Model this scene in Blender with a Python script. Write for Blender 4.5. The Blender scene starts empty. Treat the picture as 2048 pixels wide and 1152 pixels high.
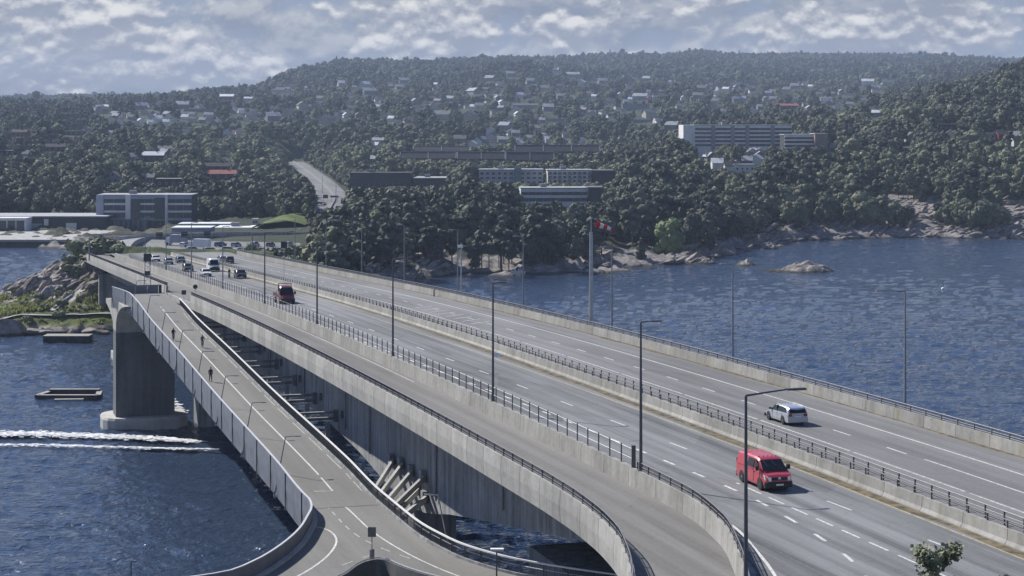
import bpy, math, random
import numpy as np
from mathutils import Vector, Matrix, noise as mnoise

# ------------------------------------------------------------------ camera, sky, sun, exposure
scene = bpy.context.scene
COL = scene.collection
RND = random.Random(11)
NR = np.random.RandomState(5)
FPX, HC, YH = 3900.0, 52.0, 230.0            # focal length in photo pixels, eye height over the sea, horizon row

cam_d = bpy.data.cameras.new('camera')
cam = bpy.data.objects.new('camera', cam_d)
COL.objects.link(cam)
cam.location = (0, 0, HC)
cam.rotation_euler = (math.radians(90), 0, 0)
cam_d.sensor_width = 36.0
cam_d.lens = FPX / 2048 * 36.0
cam_d.shift_y = -(576 - YH) / 2048
cam_d.clip_start = 1.0
cam_d.clip_end = 20000.0
scene.camera = cam

SUN_EL = math.radians(40)
SUN_H = Vector((-0.767, 0.640, 0)).normalized()
SUN = Vector((SUN_H.x * math.cos(SUN_EL), SUN_H.y * math.cos(SUN_EL), math.sin(SUN_EL)))
sun_d = bpy.data.lights.new('sun', 'SUN')
sun_d.energy = 5.0
sun_d.angle = math.radians(0.53)
sun_d.color = (1.0, 0.955, 0.88)
sun_o = bpy.data.objects.new('sun', sun_d)
COL.objects.link(sun_o)
sun_o.rotation_euler = (-SUN).to_track_quat('-Z', 'Y').to_euler()
sun_o.location = (-80, 60, 120)

world = bpy.data.worlds.new('World')
scene.world = world
world.use_nodes = True
def build_world():
    nt = world.node_tree
    N, L = nt.nodes, nt.links
    N.clear()
    out = N.new('ShaderNodeOutputWorld')
    bg = N.new('ShaderNodeBackground')
    bg.inputs['Strength'].default_value = 0.1
    sky = N.new('ShaderNodeTexSky')
    sky.sky_type = 'NISHITA'
    sky.sun_disc = False
    sky.sun_elevation = SUN_EL
    sky.sun_rotation = math.atan2(SUN.x, SUN.y)
    sky.air_density = 1.0
    sky.dust_density = 0.6
    sky.ozone_density = 2.0
    geo = N.new('ShaderNodeTexCoord')
    sep = N.new('ShaderNodeSeparateXYZ'); L.new(geo.outputs['Generated'], sep.inputs[0])
    def math_(op, a, b=None, c=None, clamp=False):
        n = N.new('ShaderNodeMath'); n.operation = op; n.use_clamp = clamp
        for i, q in enumerate((a, b, c)):
            if q is None: continue
            if isinstance(q, (int, float)): n.inputs[i].default_value = q
            else: L.new(q, n.inputs[i])
        return n.outputs[0]
    def ramp(x, lo, hi):
        n = N.new('ShaderNodeMapRange'); n.interpolation_type = 'SMOOTHSTEP'
        L.new(x, n.inputs['Value'])
        n.inputs['From Min'].default_value = lo; n.inputs['From Max'].default_value = hi
        return n.outputs[0]
    # direction, flattened so that cloud heaps are wider than tall
    el = sep.outputs['Z']
    def vec(dz):
        c = N.new('ShaderNodeCombineXYZ')
        L.new(sep.outputs['X'], c.inputs[0]); L.new(sep.outputs['Y'], c.inputs[1])
        z = math_('ADD', el, dz)
        L.new(math_('MULTIPLY', z, 1.55), c.inputs[2])
        return c.outputs[0]
    def nz(v, scale, det, rough, off=0.0, dist=0.0):
        n = N.new('ShaderNodeTexNoise'); n.noise_dimensions = '4D'
        L.new(v, n.inputs['Vector'])
        n.inputs['W'].default_value = off
        n.inputs['Scale'].default_value = scale; n.inputs['Detail'].default_value = det
        n.inputs['Roughness'].default_value = rough; n.inputs['Distortion'].default_value = dist
        return n.outputs['Fac']
    v0, v1 = vec(0.0), vec(0.0050)
    d0 = nz(v0, 15, 8, 0.56, 3.7, 0.25)
    d1 = nz(v1, 15, 8, 0.56, 3.7, 0.25)
    big = nz(v0, 6, 3, 0.5, 8.1)
    v2 = vec(0.0036)
    def puff(v):
        a_ = nz(v, 14, 7, 0.55, 2.6)
        w = N.new('ShaderNodeTexVoronoi'); w.feature = 'F1'; L.new(v, w.inputs['Vector'])
        w.inputs['Scale'].default_value = 48
        try: w.inputs['Detail'].default_value = 1.0; w.inputs['Roughness'].default_value = 0.55; w.inputs['Lacunarity'].default_value = 2.3
        except Exception: pass
        fine_ = nz(v, 90, 4, 0.6, 5.0)
        q = math_('MULTIPLY_ADD', math_('SUBTRACT', 0.45, w.outputs['Distance']), 0.10, a_)
        return math_('MULTIPLY_ADD', math_('SUBTRACT', fine_, 0.5), 0.10, q)
    e0, e1 = puff(v0), puff(v2)
    # the clouds crowd together towards the horizon and break up overhead
    lo = math_('MULTIPLY_ADD', ramp(el, 0.07, 0.40), 0.17, 0.415)
    lo = math_('MULTIPLY_ADD', big, -0.22, math_('ADD', lo, 0.11))
    mask = math_('SUBTRACT', d0, lo)
    cov = ramp(mask, -0.02, 0.09)
    # sunlit where the cloud thins out upwards, shaded where more cloud lies above
    lit = ramp(math_('SUBTRACT', d0, d1), -0.045, 0.075)
    thick = ramp(mask, 0.05, 0.22)
    lit = math_('MULTIPLY', lit, math_('MULTIPLY_ADD', thick, -0.45, 0.85))
    def mixrgb(f, a, b, mode='MIX'):
        n = N.new('ShaderNodeMix'); n.data_type = 'RGBA'; n.blend_type = mode
        for k, q in (('Factor', f), ('A', a), ('B', b)):
            if isinstance(q, (int, float, tuple)): n.inputs[k].default_value = q
            else: L.new(q, n.inputs[k])
        return n.outputs['Result']
    deck = mixrgb(lit, (1.75, 2.0, 2.55, 1), (5.0, 5.0, 4.9, 1))
    tinted = mixrgb(1.0, sky.outputs[0], (0.50, 0.62, 0.86, 1), 'MULTIPLY')
    air = mixrgb(ramp(el, 0.01, 0.30), (2.05, 2.45, 3.25, 1), tinted)
    low = mixrgb(math_('MULTIPLY', ramp(el, 0.030, 0.004), 0.55), air, (3.9, 4.15, 4.5, 1))
    base = mixrgb(math_('MULTIPLY', cov, 0.92), low, deck)
    # smaller heaps with bright rims
    lo2 = math_('MULTIPLY_ADD', ramp(el, 0.05, 0.35), 0.20, 0.418)
    lo2 = math_('MULTIPLY_ADD', big, -0.18, math_('ADD', lo2, 0.105))
    m2 = math_('SUBTRACT', e0, lo2)
    cov2 = ramp(m2, 0.0, 0.07)
    lit2 = ramp(math_('SUBTRACT', e0, e1), -0.03, 0.085)
    heap = mixrgb(lit2, (2.25, 2.45, 2.95, 1), (7.4, 7.2, 6.7, 1))
    mx_ = mixrgb(math_('MULTIPLY', cov2, 0.85), base, heap)
    L.new(mx_, bg.inputs['Color'])
    L.new(bg.outputs[0], out.inputs['Surface'])
build_world()

vs = scene.view_settings
vs.view_transform = 'Standard'
vs.look = 'None'
vs.exposure = 0.42
vs.gamma = 1.0
vs.use_curve_mapping = False

# ------------------------------------------------------------------ helpers
def tag(o, label=None, cat=None, group=None, kind=None):
    if label: o['label'] = label
    if cat: o['category'] = cat
    if group: o['group'] = group
    if kind: o['kind'] = kind
    return o

def thing(name, label, cat, loc=(0, 0, 0), rz=0.0, group=None):
    o = bpy.data.objects.new(name, None)
    o.empty_display_size = 0.5
    o.location = loc
    o.rotation_euler = (0, 0, rz)
    COL.objects.link(o)
    return tag(o, label, cat, group)

def copy_tree(o, parent=None):
    c = o.copy()
    COL.objects.link(c)
    if parent: c.parent = parent
    for ch in KIDS.get(o.name, ()):
        copy_tree(ch, c)
    return c

KIDS = {}
def link_mesh(name, me, parent=None, world=False):
    o = bpy.data.objects.new(name, me)
    COL.objects.link(o)
    if parent is not None:
        o.parent = parent
        KIDS.setdefault(parent.name, []).append(o)
        if world:
            q = parent
            off = Vector((0, 0, 0))
            while q is not None:
                off += q.location; q = q.parent
            o.location = -off
    return o

class MB:
    """collects faces, then links them as one mesh object"""
    def __init__(s): s.v = []; s.f = []; s.m = []
    def add(s, vs, fs, mi=0):
        n = len(s.v)
        s.v.extend([tuple(p) for p in vs])
        s.f.extend([tuple(i + n for i in f) for f in fs])
        s.m.extend([mi] * len(fs))
        return s
    def obox(s, o, ex, ey, ez, mi=0):
        o, ex, ey, ez = Vector(o), Vector(ex), Vector(ey), Vector(ez)
        p = [o, o + ex, o + ex + ey, o + ey]
        p = p + [q + ez for q in p]
        return s.add(p, [(3, 2, 1, 0), (4, 5, 6, 7), (0, 1, 5, 4), (1, 2, 6, 5), (2, 3, 7, 6), (3, 0, 4, 7)], mi)
    def box(s, x0, x1, y0, y1, z0, z1, mi=0):
        return s.obox((x0, y0, z0), (x1 - x0, 0, 0), (0, y1 - y0, 0), (0, 0, z1 - z0), mi)
    def tube(s, pts, r, n=8, mi=0, caps=True):
        pts = [Vector(p) for p in pts]
        rs = r if isinstance(r, (list, tuple)) else [r] * len(pts)
        rings = []
        for i, p in enumerate(pts):
            t = (pts[min(i + 1, len(pts) - 1)] - pts[max(i - 1, 0)]).normalized()
            a = Vector((0, 0, 1)) if abs(t.z) < 0.9 else Vector((1, 0, 0))
            e1 = t.cross(a).normalized(); e2 = t.cross(e1)
            rings.append([p + (e1 * math.cos(2 * math.pi * k / n) + e2 * math.sin(2 * math.pi * k / n)) * rs[i] for k in range(n)])
        vs = [q for r_ in rings for q in r_]
        fs = []
        for i in range(len(pts) - 1):
            for k in range(n):
                a, b = i * n + k, i * n + (k + 1) % n
                fs.append((a, b, b + n, a + n))
        if caps:
            fs.append(tuple(range(n - 1, -1, -1)))
            fs.append(tuple((len(pts) - 1) * n + k for k in range(n)))
        return s.add(vs, fs, mi)
    def lathe(s, prof, n=16, o=(0, 0, 0), axis='z', mi=0):
        vs = []
        for (r, h) in prof:
            for k in range(n):
                a = 2 * math.pi * k / n
                c, d = r * math.cos(a), r * math.sin(a)
                vs.append((o[0] + c, o[1] + d, o[2] + h) if axis == 'z' else ((o[0] + c, o[1] + h, o[2] + d) if axis == 'y' else (o[0] + h, o[1] + c, o[2] + d)))
        fs = []
        for i in range(len(prof) - 1):
            for k in range(n):
                a, b = i * n + k, i * n + (k + 1) % n
                fs.append((a, b, b + n, a + n))
        fs.append(tuple(range(n))); fs.append(tuple((len(prof) - 1) * n + k for k in range(n)))
        return s.add(vs, fs, mi)
    def sweep(s, pts, nrm, prof, mi=0, caps=True, closed=True):
        """pts: points, nrm: unit right normals in plan, prof: (offset to the right, height) ring or a function of the index"""
        vs = []; k = None
        for i, (p, n) in enumerate(zip(pts, nrm)):
            pr = prof(i) if callable(prof) else prof
            k = len(pr)
            for (a, h) in pr:
                vs.append((p[0] + n[0] * a, p[1] + n[1] * a, p[2] + h))
        fs = []
        for i in range(len(pts) - 1):
            for j in range(k if closed else k - 1):
                a, b = i * k + j, i * k + (j + 1) % k
                fs.append((a, b, b + k, a + k))
        if caps and closed:
            fs.append(tuple(range(k - 1, -1, -1)))
            fs.append(tuple((len(pts) - 1) * k + j for j in range(k)))
        return s.add(vs, fs, mi)
    def build(s, name, mats, parent=None, world=False, smooth=False, fix=True):
        me = bpy.data.meshes.new(name)
        me.from_pydata(s.v, [], s.f)
        mats = mats if isinstance(mats, (list, tuple)) else [mats]
        for m in mats: me.materials.append(m)
        if len(mats) > 1: me.polygons.foreach_set('material_index', s.m)
        if fix:
            import bmesh
            bm = bmesh.new(); bm.from_mesh(me)
            bmesh.ops.recalc_face_normals(bm, faces=bm.faces)
            bm.to_mesh(me); bm.free()
        if smooth: me.polygons.foreach_set('use_smooth', [True] * len(me.polygons))
        me.update()
        return link_mesh(name, me, parent, world)

def px(x, y, d):
    """the point at depth d that the photo shows at column x, row y"""
    return ((x - 1024) / FPX * d, d, HC - (y - YH) / FPX * d)

# ------------------------------------------------------------------ materials
MATS = {}
def new_mat(name):
    m = bpy.data.materials.new(name); m.use_nodes = True
    nt = m.node_tree
    return m, nt, nt.nodes, nt.links, nt.nodes['Principled BSDF']

class NG:
    def __init__(s, nt): s.nt, s.N, s.L = nt, nt.nodes, nt.links
    def set(s, sock, v):
        if hasattr(v, 'is_output'): s.L.new(v, sock)
        elif v is not None: sock.default_value = v
    def math(s, op, a, b=None, c=None, clamp=False):
        n = s.N.new('ShaderNodeMath'); n.operation = op; n.use_clamp = clamp
        for i, q in enumerate((a, b, c)): s.set(n.inputs[i], q)
        return n.outputs[0]
    def mr(s, x, a, b, c=0.0, d=1.0, smooth=True):
        n = s.N.new('ShaderNodeMapRange')
        if smooth: n.interpolation_type = 'SMOOTHSTEP'
        s.set(n.inputs['Value'], x)
        for k, q in (('From Min', a), ('From Max', b), ('To Min', c), ('To Max', d)): s.set(n.inputs[k], q)
        return n.outputs[0]
    def coord(s, kind='Object', rot=0.0, scale=(1, 1, 1), loc=(0, 0, 0)):
        t = s.N.new('ShaderNodeTexCoord') if kind != 'Position' else s.N.new('ShaderNodeNewGeometry')
        m = s.N.new('ShaderNodeMapping')
        m.inputs['Rotation'].default_value = (0, 0, rot)
        m.inputs['Scale'].default_value = scale
        m.inputs['Location'].default_value = loc
        s.L.new(t.outputs[kind], m.inputs['Vector'])
        return m.outputs[0]
    def noise(s, v, scale, det=4, rough=0.55, dist=0.0):
        n = s.N.new('ShaderNodeTexNoise')
        s.L.new(v, n.inputs['Vector'])
        n.inputs['Scale'].default_value = scale; n.inputs['Detail'].default_value = det
        n.inputs['Roughness'].default_value = rough; n.inputs['Distortion'].default_value = dist
        return n.outputs['Fac']
    def voro(s, v, scale, feat='F1'):
        n = s.N.new('ShaderNodeTexVoronoi'); n.feature = feat
        s.L.new(v, n.inputs['Vector']); n.inputs['Scale'].default_value = scale
        return n.outputs['Distance']
    def mix(s, f, a, b, mode='MIX'):
        n = s.N.new('ShaderNodeMix'); n.data_type = 'RGBA'; n.blend_type = mode
        s.set(n.inputs['Factor'], f)
        for k, q in (('A', a), ('B', b)):
            if isinstance(q, tuple) and len(q) == 3: q = q + (1,)
            s.set(n.inputs[k], q)
        return n.outputs['Result']
    def bump(s, h, strength, dist=0.1):
        n = s.N.new('ShaderNodeBump'); n.inputs['Strength'].default_value = strength
        n.inputs['Distance'].default_value = dist
        s.L.new(h, n.inputs['Height'])
        return n.outputs[0]
    def sepz(s, kind='Position'):
        g = s.N.new('ShaderNodeNewGeometry'); x = s.N.new('ShaderNodeSeparateXYZ')
        s.L.new(g.outputs[kind], x.inputs[0]); return x.outputs
    def attr(s, name, typ='INSTANCER'):
        a = s.N.new('ShaderNodeAttribute'); a.attribute_type = typ; a.attribute_name = name
        return a.outputs

def plain(name, col, rough=0.6, metal=0.0, var=0.12, scale=3.0, kind='Object', spec=0.5, coat=0.0):
    if name in MATS: return MATS[name]
    m, nt, N, L, b = new_mat(name)
    g = NG(nt)
    n = g.noise(g.coord(kind), scale, 4)
    c = g.mix(g.mr(n, 0.3, 0.7), tuple(x * (1 - var) for x in col), tuple(min(1, x * (1 + var)) for x in col))
    L.new(c, b.inputs['Base Color'])
    b.inputs['Roughness'].default_value = rough
    b.inputs['Metallic'].default_value = metal
    b.inputs['Specular IOR Level'].default_value = spec
    b.inputs['Coat Weight'].default_value = coat
    MATS[name] = m
    return m

ROADROT = math.atan2(0.289, 0.957)
def asphalt(name, base, streak=0.10, patch=0.12, warm=(1.0, 1.0, 1.0), stain=0.0):
    m, nt, N, L, b = new_mat(name)
    g = NG(nt)
    ve = g.coord('Position', -ROADROT)           # x across the road, y along it
    def scaled(v, s):
        mm = N.new('ShaderNodeMapping'); mm.inputs['Scale'].default_value = s
        L.new(v, mm.inputs['Vector']); return mm.outputs[0]
    st = g.noise(scaled(ve, (0.75, 0.012, 0.2)), 1.0, 4, 0.6)
    st2 = g.noise(scaled(ve, (2.6, 0.04, 0.2)), 1.0, 3, 0.6)
    pa = g.noise(scaled(ve, (0.12, 0.03, 0.2)), 1.0, 5, 0.6)
    gr = g.noise(ve, 5.0, 4, 0.7)
    f = g.math('MULTIPLY_ADD', g.mr(st, 0.3, 0.7, -1, 1), streak, 1.0)
    f = g.math('MULTIPLY_ADD', g.mr(st2, 0.3, 0.7, -1, 1), streak * 0.5, f)
    f = g.math('MULTIPLY_ADD', g.mr(pa, 0.3, 0.7, -1, 1), patch, f)
    f = g.math('MULTIPLY_ADD', g.mr(gr, 0.25, 0.75, -1, 1), 0.10, f)
    sx = N.new('ShaderNodeSeparateXYZ'); L.new(ve, sx.inputs[0])
    wob = g.noise(scaled(ve, (0.02, 0.01, 0.1)), 1.0, 2)
    tr = g.math('COSINE', g.math('MULTIPLY_ADD', sx.outputs[0], 3.55, g.math('MULTIPLY', wob, 5.0)))
    f = g.math('MULTIPLY_ADD', tr, streak * 0.45, f)
    pv = N.new('ShaderNodeTexVoronoi'); L.new(scaled(ve, (0.22, 0.035, 0.1)), pv.inputs['Vector']); pv.inputs['Scale'].default_value = 1.0
    sp = N.new('ShaderNodeSeparateColor'); L.new(pv.outputs['Color'], sp.inputs[0])
    f = g.math('MULTIPLY_ADD', g.mr(sp.outputs[0], 0.80, 0.82, 0, -1), patch * 0.9, f)
    # transverse sealed cracks
    cr = g.noise(scaled(ve, (0.25, 0.8, 0.2)), 1.0, 2, 0.5, 0.6)
    crm = g.mr(g.math('ABSOLUTE', g.math('SUBTRACT', cr, 0.5)), 0.0, 0.006, 0.72, 1.0)
    f = g.math('MULTIPLY', f, crm)
    c = g.mix(1.0, tuple(base * w for w in warm), f, 'MULTIPLY')
    L.new(c, b.inputs['Base Color'])
    b.inputs['Roughness'].default_value = 0.82
    b.inputs['Specular IOR Level'].default_value = 0.35
    L.new(g.bump(gr, 0.25, 0.02), b.inputs['Normal'])
    return m

def concrete(name, base, streak=0.25, moss=0.0, tone=(1.0, 0.985, 0.93)):
    m, nt, N, L, b = new_mat(name)
    g = NG(nt)
    v = g.coord('Position')
    def scaled(s):
        mm = N.new('ShaderNodeMapping'); mm.inputs['Scale'].default_value = s
        L.new(v, mm.inputs['Vector']); return mm.outputs[0]
    ver = g.noise(scaled((1.1, 1.1, 0.06)), 1.0, 5, 0.65)       # rain streaks run down
    blo = g.noise(v, 0.28, 5, 0.6)
    fin = g.noise(v, 2.5, 4, 0.65)
    f = g.math('MULTIPLY_ADD', g.mr(ver, 0.32, 0.72, 0, -1), streak, 1.0)
    f = g.math('MULTIPLY_ADD', g.mr(blo, 0.3, 0.7, -1, 1), 0.12, f)
    f = g.math('MULTIPLY_ADD', g.mr(fin, 0.3, 0.7, -1, 1), 0.08, f)
    oi = N.new('ShaderNodeObjectInfo')             # every cast piece has its own tone
    f = g.math('MULTIPLY', f, g.mr(oi.outputs['Random'], 0, 1, 0.90, 1.10, False))
    c = g.mix(1.0, tuple(base * t for t in tone), f, 'MULTIPLY')
    if moss:
        ms = g.noise(scaled((0.5, 0.5, 0.15)), 1.0, 5, 0.7)
        c = g.mix(g.mr(ms, 0.52, 0.72, 0, moss), c, (0.20, 0.185, 0.10))
    L.new(c, b.inputs['Base Color'])
    b.inputs['Roughness'].default_value = 0.85
    b.inputs['Specular IOR Level'].default_value = 0.3
    L.new(g.bump(fin, 0.3, 0.03), b.inputs['Normal'])
    return m

M = {}
M['asphalt'] = asphalt('asphalt', 0.160, 0.26, 0.18, (0.98, 1.0, 1.03))
M['asphalt_far'] = asphalt('asphalt_far', 0.165, 0.13, 0.14)
M['asphalt_ramp'] = asphalt('asphalt_ramp', 0.155, 0.12, 0.12, (1.0, 0.97, 0.92))
M['asphalt_path'] = asphalt('asphalt_path', 0.162, 0.06, 0.12, (1.0, 0.985, 0.93))
M['paint'] = plain('road_paint', (0.52, 0.52, 0.50), 0.75, var=0.35, scale=6, kind='Object')
M['paint_worn'] = plain('worn_road_paint', (0.40, 0.40, 0.39), 0.75, var=0.35, scale=4)
M['paint_yellow'] = plain('yellow_road_paint', (0.34, 0.30, 0.19), 0.75, var=0.3, scale=4)
M['concrete'] = concrete('concrete', 0.33, 0.20, 0.10)
M['concrete_moss'] = concrete('concrete_mossy', 0.30, 0.25, 0.35)
M['concrete_grey'] = concrete('concrete_grey', 0.33, 0.52, 0.0, (0.97, 0.99, 1.0))
M['concrete_pale'] = concrete('concrete_pale', 0.46, 0.15, 0.05)
M['concrete_sea'] = concrete('concrete_parapet', 0.29, 0.25, 0.55)
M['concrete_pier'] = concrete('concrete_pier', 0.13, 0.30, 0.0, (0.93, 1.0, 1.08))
M['rail_pale'] = plain('pale_rail', (0.52, 0.53, 0.55), 0.45, var=0.08)
M['rib'] = plain('parapet_rib', (0.12, 0.125, 0.14), 0.5, 0.2)
M['galv'] = plain('galvanised_steel', (0.42, 0.44, 0.46), 0.42, 0.75, scale=2)
M['pole'] = plain('dark_lamp_steel', (0.095, 0.10, 0.115), 0.5, 0.3)
M['pole_grey'] = plain('grey_lamp_steel', (0.26, 0.27, 0.29), 0.5, 0.4)
M['rail_dark'] = plain('dark_rail_steel', (0.115, 0.115, 0.12), 0.55, 0.3)
M['rail_mid'] = plain('weathered_rail_steel', (0.20, 0.20, 0.21), 0.5, 0.5)
M['rail_white'] = plain('white_painted_rail', (0.78, 0.78, 0.78), 0.4, var=0.05)
M['panel_grey'] = plain('grey_parapet_panel', (0.155, 0.168, 0.195), 0.5, 0.15, var=0.16, scale=0.9)
M['white'] = plain('white_paint', (0.78, 0.78, 0.77), 0.5, var=0.05)
M['red_cloth'] = plain('red_windsock_cloth', (0.62, 0.035, 0.05), 0.8)
M['white_cloth'] = plain('white_windsock_cloth', (0.80, 0.79, 0.78), 0.8)
M['black'] = plain('black_plastic', (0.018, 0.018, 0.02), 0.55)
M['sign_back'] = plain('dark_sign_back', (0.04, 0.042, 0.05), 0.6)
M['sign_grey'] = plain('grey_sign_back', (0.17, 0.17, 0.16), 0.55, 0.3)
M['rubber'] = plain('rubber', (0.015, 0.015, 0.016), 0.8)
M['dirt'] = plain('roadside_dirt', (0.135, 0.115, 0.080), 0.95, var=0.45, scale=1.4, spec=0.1)
M['rim'] = plain('alloy_rim', (0.66, 0.66, 0.68), 0.4, 0.15, var=0.04)
M['fence_post'] = plain('grey_fence_post', (0.13, 0.135, 0.145), 0.55, 0.3)
M['lens'] = plain('headlight_lens', (0.80, 0.80, 0.82), 0.12, 0.3, var=0.04)
M['lamp_red'] = plain('tail_light_lens', (0.25, 0.015, 0.02), 0.2)
M['plate'] = plain('number_plate', (0.75, 0.75, 0.73), 0.5)
def glass_mat(name, col=(0.012, 0.014, 0.018), rough=0.06):
    m, nt, N, L, b = new_mat(name)
    g = NG(nt)
    n = g.noise(g.coord('Object'), 2.0, 2)
    L.new(g.mix(n, col, tuple(c * 1.6 for c in col)), b.inputs['Base Color'])
    b.inputs['Roughness'].default_value = rough
    b.inputs['IOR'].default_value = 1.5
    return m
M['glass'] = glass_mat('dark_car_glass')
M['window'] = glass_mat('building_window', (0.030, 0.036, 0.048), 0.15)
def car_paint(name, col, metal=0.0): return plain(name, col, 0.34, metal, var=0.04, scale=1.0, coat=0.6)
# ------------------------------------------------------------------ road axis: u runs away along the bridge, v to the right
def W(u, v, z=0.0): return (8.66 - 0.289 * u + 0.957 * v, 130 + 0.957 * u + 0.289 * v, z)
def UV(x, y):
    a, b = x - 8.66, y - 130
    return -0.289 * a + 0.957 * b, 0.957 * a + 0.289 * b
def rz(u):
    if u < 0: h = 24.7 + 0.002 * u
    elif u <= 192: h = 24.7 + 0.006 * u + 0.00008 * u * u
    elif u <= 360: h = 28.801 + 0.0367 * (u - 192)
    else: h = 34.97 + 0.03 * min(u - 360, 200)
    return HC - h

# ------------------------------------------------------------------ numpy value noise
def _hash(ix, iy, seed):
    n = (ix * 374761393 + iy * 668265263 + seed * 974634533) & 0xffffffff
    n = ((n ^ (n >> 13)) * 1274126177) & 0xffffffff
    return ((n ^ (n >> 16)) & 0xffff) / 65535.0
def vnoise(x, y, seed=0):
    x = np.asarray(x, float); y = np.asarray(y, float)
    ix = np.floor(x).astype(np.int64); iy = np.floor(y).astype(np.int64)
    fx = x - ix; fy = y - iy
    fx = fx * fx * (3 - 2 * fx); fy = fy * fy * (3 - 2 * fy)
    a = _hash(ix, iy, seed); b = _hash(ix + 1, iy, seed)
    c = _hash(ix, iy + 1, seed); d = _hash(ix + 1, iy + 1, seed)
    return (a * (1 - fx) + b * fx) * (1 - fy) + (c * (1 - fx) + d * fx) * fy
def fbm(x, y, seed=0, oct=4, gain=0.5):
    s = 0; a = 1; t = 0
    for k in range(oct):
        s = s + a * vnoise(x * 2 ** k + 17 * k, y * 2 ** k - 9 * k, seed + k); t += a; a *= gain
    return s / t

# ------------------------------------------------------------------ the lie of the land: (distance, height) along sight lines
def zy(d, y): return (d, HC - (y - YH) / FPX * d)
COLS = [
 (-700, [(465,-5),(760,-4),(776,2.2),(860,4),(1000,20),(1300,48),(1800,62),(2600,76),(3800,105),(5500,125),(6300,100)]),
 (0,    [(465,-5),(764,-4),(770,1.0),(776,2.4),(860,4),zy(900,432),zy(1000,395),zy(1200,345),zy(1500,290),zy(2000,243),zy(2600,224),zy(4000,216),zy(5500,204),(6300,90)]),
 (120,  [(465,-5),(600,-4),(740,-3),(765,2.4),(860,4),zy(900,430),zy(1000,395),zy(1200,342),zy(1500,288),zy(2000,243),zy(2500,222),zy(3600,216),zy(5500,203),(6300,90)]),
 (205,  [(465,-5),(505,-5),(528,10),(560,11.5),(640,9),(720,3),(765,2.6),(870,2.2),zy(920,425),zy(1000,392),zy(1200,342),zy(1500,288),zy(1900,250),zy(2400,217),zy(2900,210),(3300,58),zy(5500,201),(6300,90)]),
 (300,  [(465,-5),(492,-5),(512,11),(560,9.3),(640,9),(760,4.5),(870,2.2),zy(930,425),zy(1000,395),zy(1100,362),zy(1400,305),zy(1800,255),zy(2400,215),zy(2900,205),(3300,62),zy(5500,202),(6300,90)]),
 (500,  [(465,-5),(484,-5),(502,10.5),(560,9.0),(650,9),(760,8),(900,6),zy(1000,402),zy(1300,345),zy(1600,295),zy(2000,245),zy(2500,209),zy(3000,197),zy(3500,193),zy(5000,194),(6300,90)]),
 (600,  [(465,-5),(480,-5),(500,9.5),(560,8.5),(650,8.5),(720,9),(800,9),(900,6),(1000,5),zy(1300,348),zy(1600,300),zy(2000,245),zy(2500,207),zy(3000,182),zy(3600,152),zy(4100,150),(6300,90)]),
 (680,  [(465,10),(560,8),(620,7.5),(700,9),(770,10),(880,6),(1000,5.5),zy(1300,343),zy(1500,315),zy(1700,285),zy(2100,235),zy(2600,195),zy(3200,160),zy(3900,132),(4800,130),(6300,90)]),
 (780,  [(465,-5),(555,-4),(590,1.5),(640,6.5),(700,9),zy(760,447),(900,9),zy(1100,370),zy(1350,325),zy(1700,275),zy(2100,230),zy(2600,195),zy(3200,165),zy(4000,134),(4800,150),(6300,90)]),
 (900,  [(465,-5),(600,-4),(622,0.5),(670,5.5),zy(760,442),(880,8),zy(1000,398),zy(1200,355),zy(1500,300),zy(1900,250),zy(2300,215),zy(2700,190),zy(3200,165),zy(4200,130),(5000,170),(6300,90)]),
 (1000, [(465,-5),(615,-4),(630,0.5),(680,5.5),zy(765,450),(880,8),zy(1000,398),zy(1300,342),zy(1600,292),zy(2100,230),zy(2600,190),zy(3000,155),zy(3200,143),(3500,125),zy(4500,128),(6300,90)]),
 (1200, [(465,-5),(628,-4),(643,0.5),(700,5.0),(790,7.5),(900,10),zy(1000,382),zy(1300,338),zy(1600,297),zy(2000,247),zy(2600,200),zy(3200,170),zy(4800,121),(6300,90)]),
 (1400, [(465,-5),(660,-4),(690,0.5),(770,7),(850,15),zy(950,360),zy(1150,318),zy(1500,282),zy(2000,237),zy(2600,197),zy(3200,175),zy(5000,115),(6300,90)]),
 (1530, [(465,-5),(710,-4),(765,0.5),(830,8),(870,13),zy(950,365),zy(1150,312),zy(1500,270),zy(2000,227),zy(2600,196),zy(3200,175),zy(5100,118),(6300,90)]),
 (1640, [(465,-5),(770,-4),(812,0.8),(850,8),(950,20),zy(1150,306),zy(1500,260),zy(2000,220),zy(2600,194),zy(3200,175),zy(5200,118),(6300,90)]),
 (1800, [(465,-5),(815,-4),(832,1.0),(870,8),(950,19),zy(1050,328),zy(1200,280),zy(1400,244),zy(1700,218),zy(2200,200),zy(3000,180),zy(5200,117),(6300,90)]),
 (1930, [(465,-5),(812,-4),(828,1.0),(870,10),(950,22),zy(1050,305),zy(1200,250),zy(1400,205),zy(1600,190),(1900,62),zy(5200,122),(6300,90)]),
 (2048, [(465,-5),(806,-4),(822,1.0),(870,11),(950,24),zy(1050,295),zy(1200,228),zy(1400,172),zy(1600,153),(1900,72),zy(5200,131),(6300,90)]),
 (2800, [(465,-5),(790,-4),(806,1.0),(870,14),(950,30),(1200,70),(1500,105),(2000,85),(5200,190),(6300,90)]),
]
CX = np.array([c[0] for c in COLS], float)
CD = np.unique(np.concatenate([np.arange(465, 1000, 3.5), 1000 * 1.012 ** np.arange(0, 155)]))
CZ = np.array([np.interp(CD, [p[0] for p in c[1]], [p[1] for p in c[1]]) for c in COLS])
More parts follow.
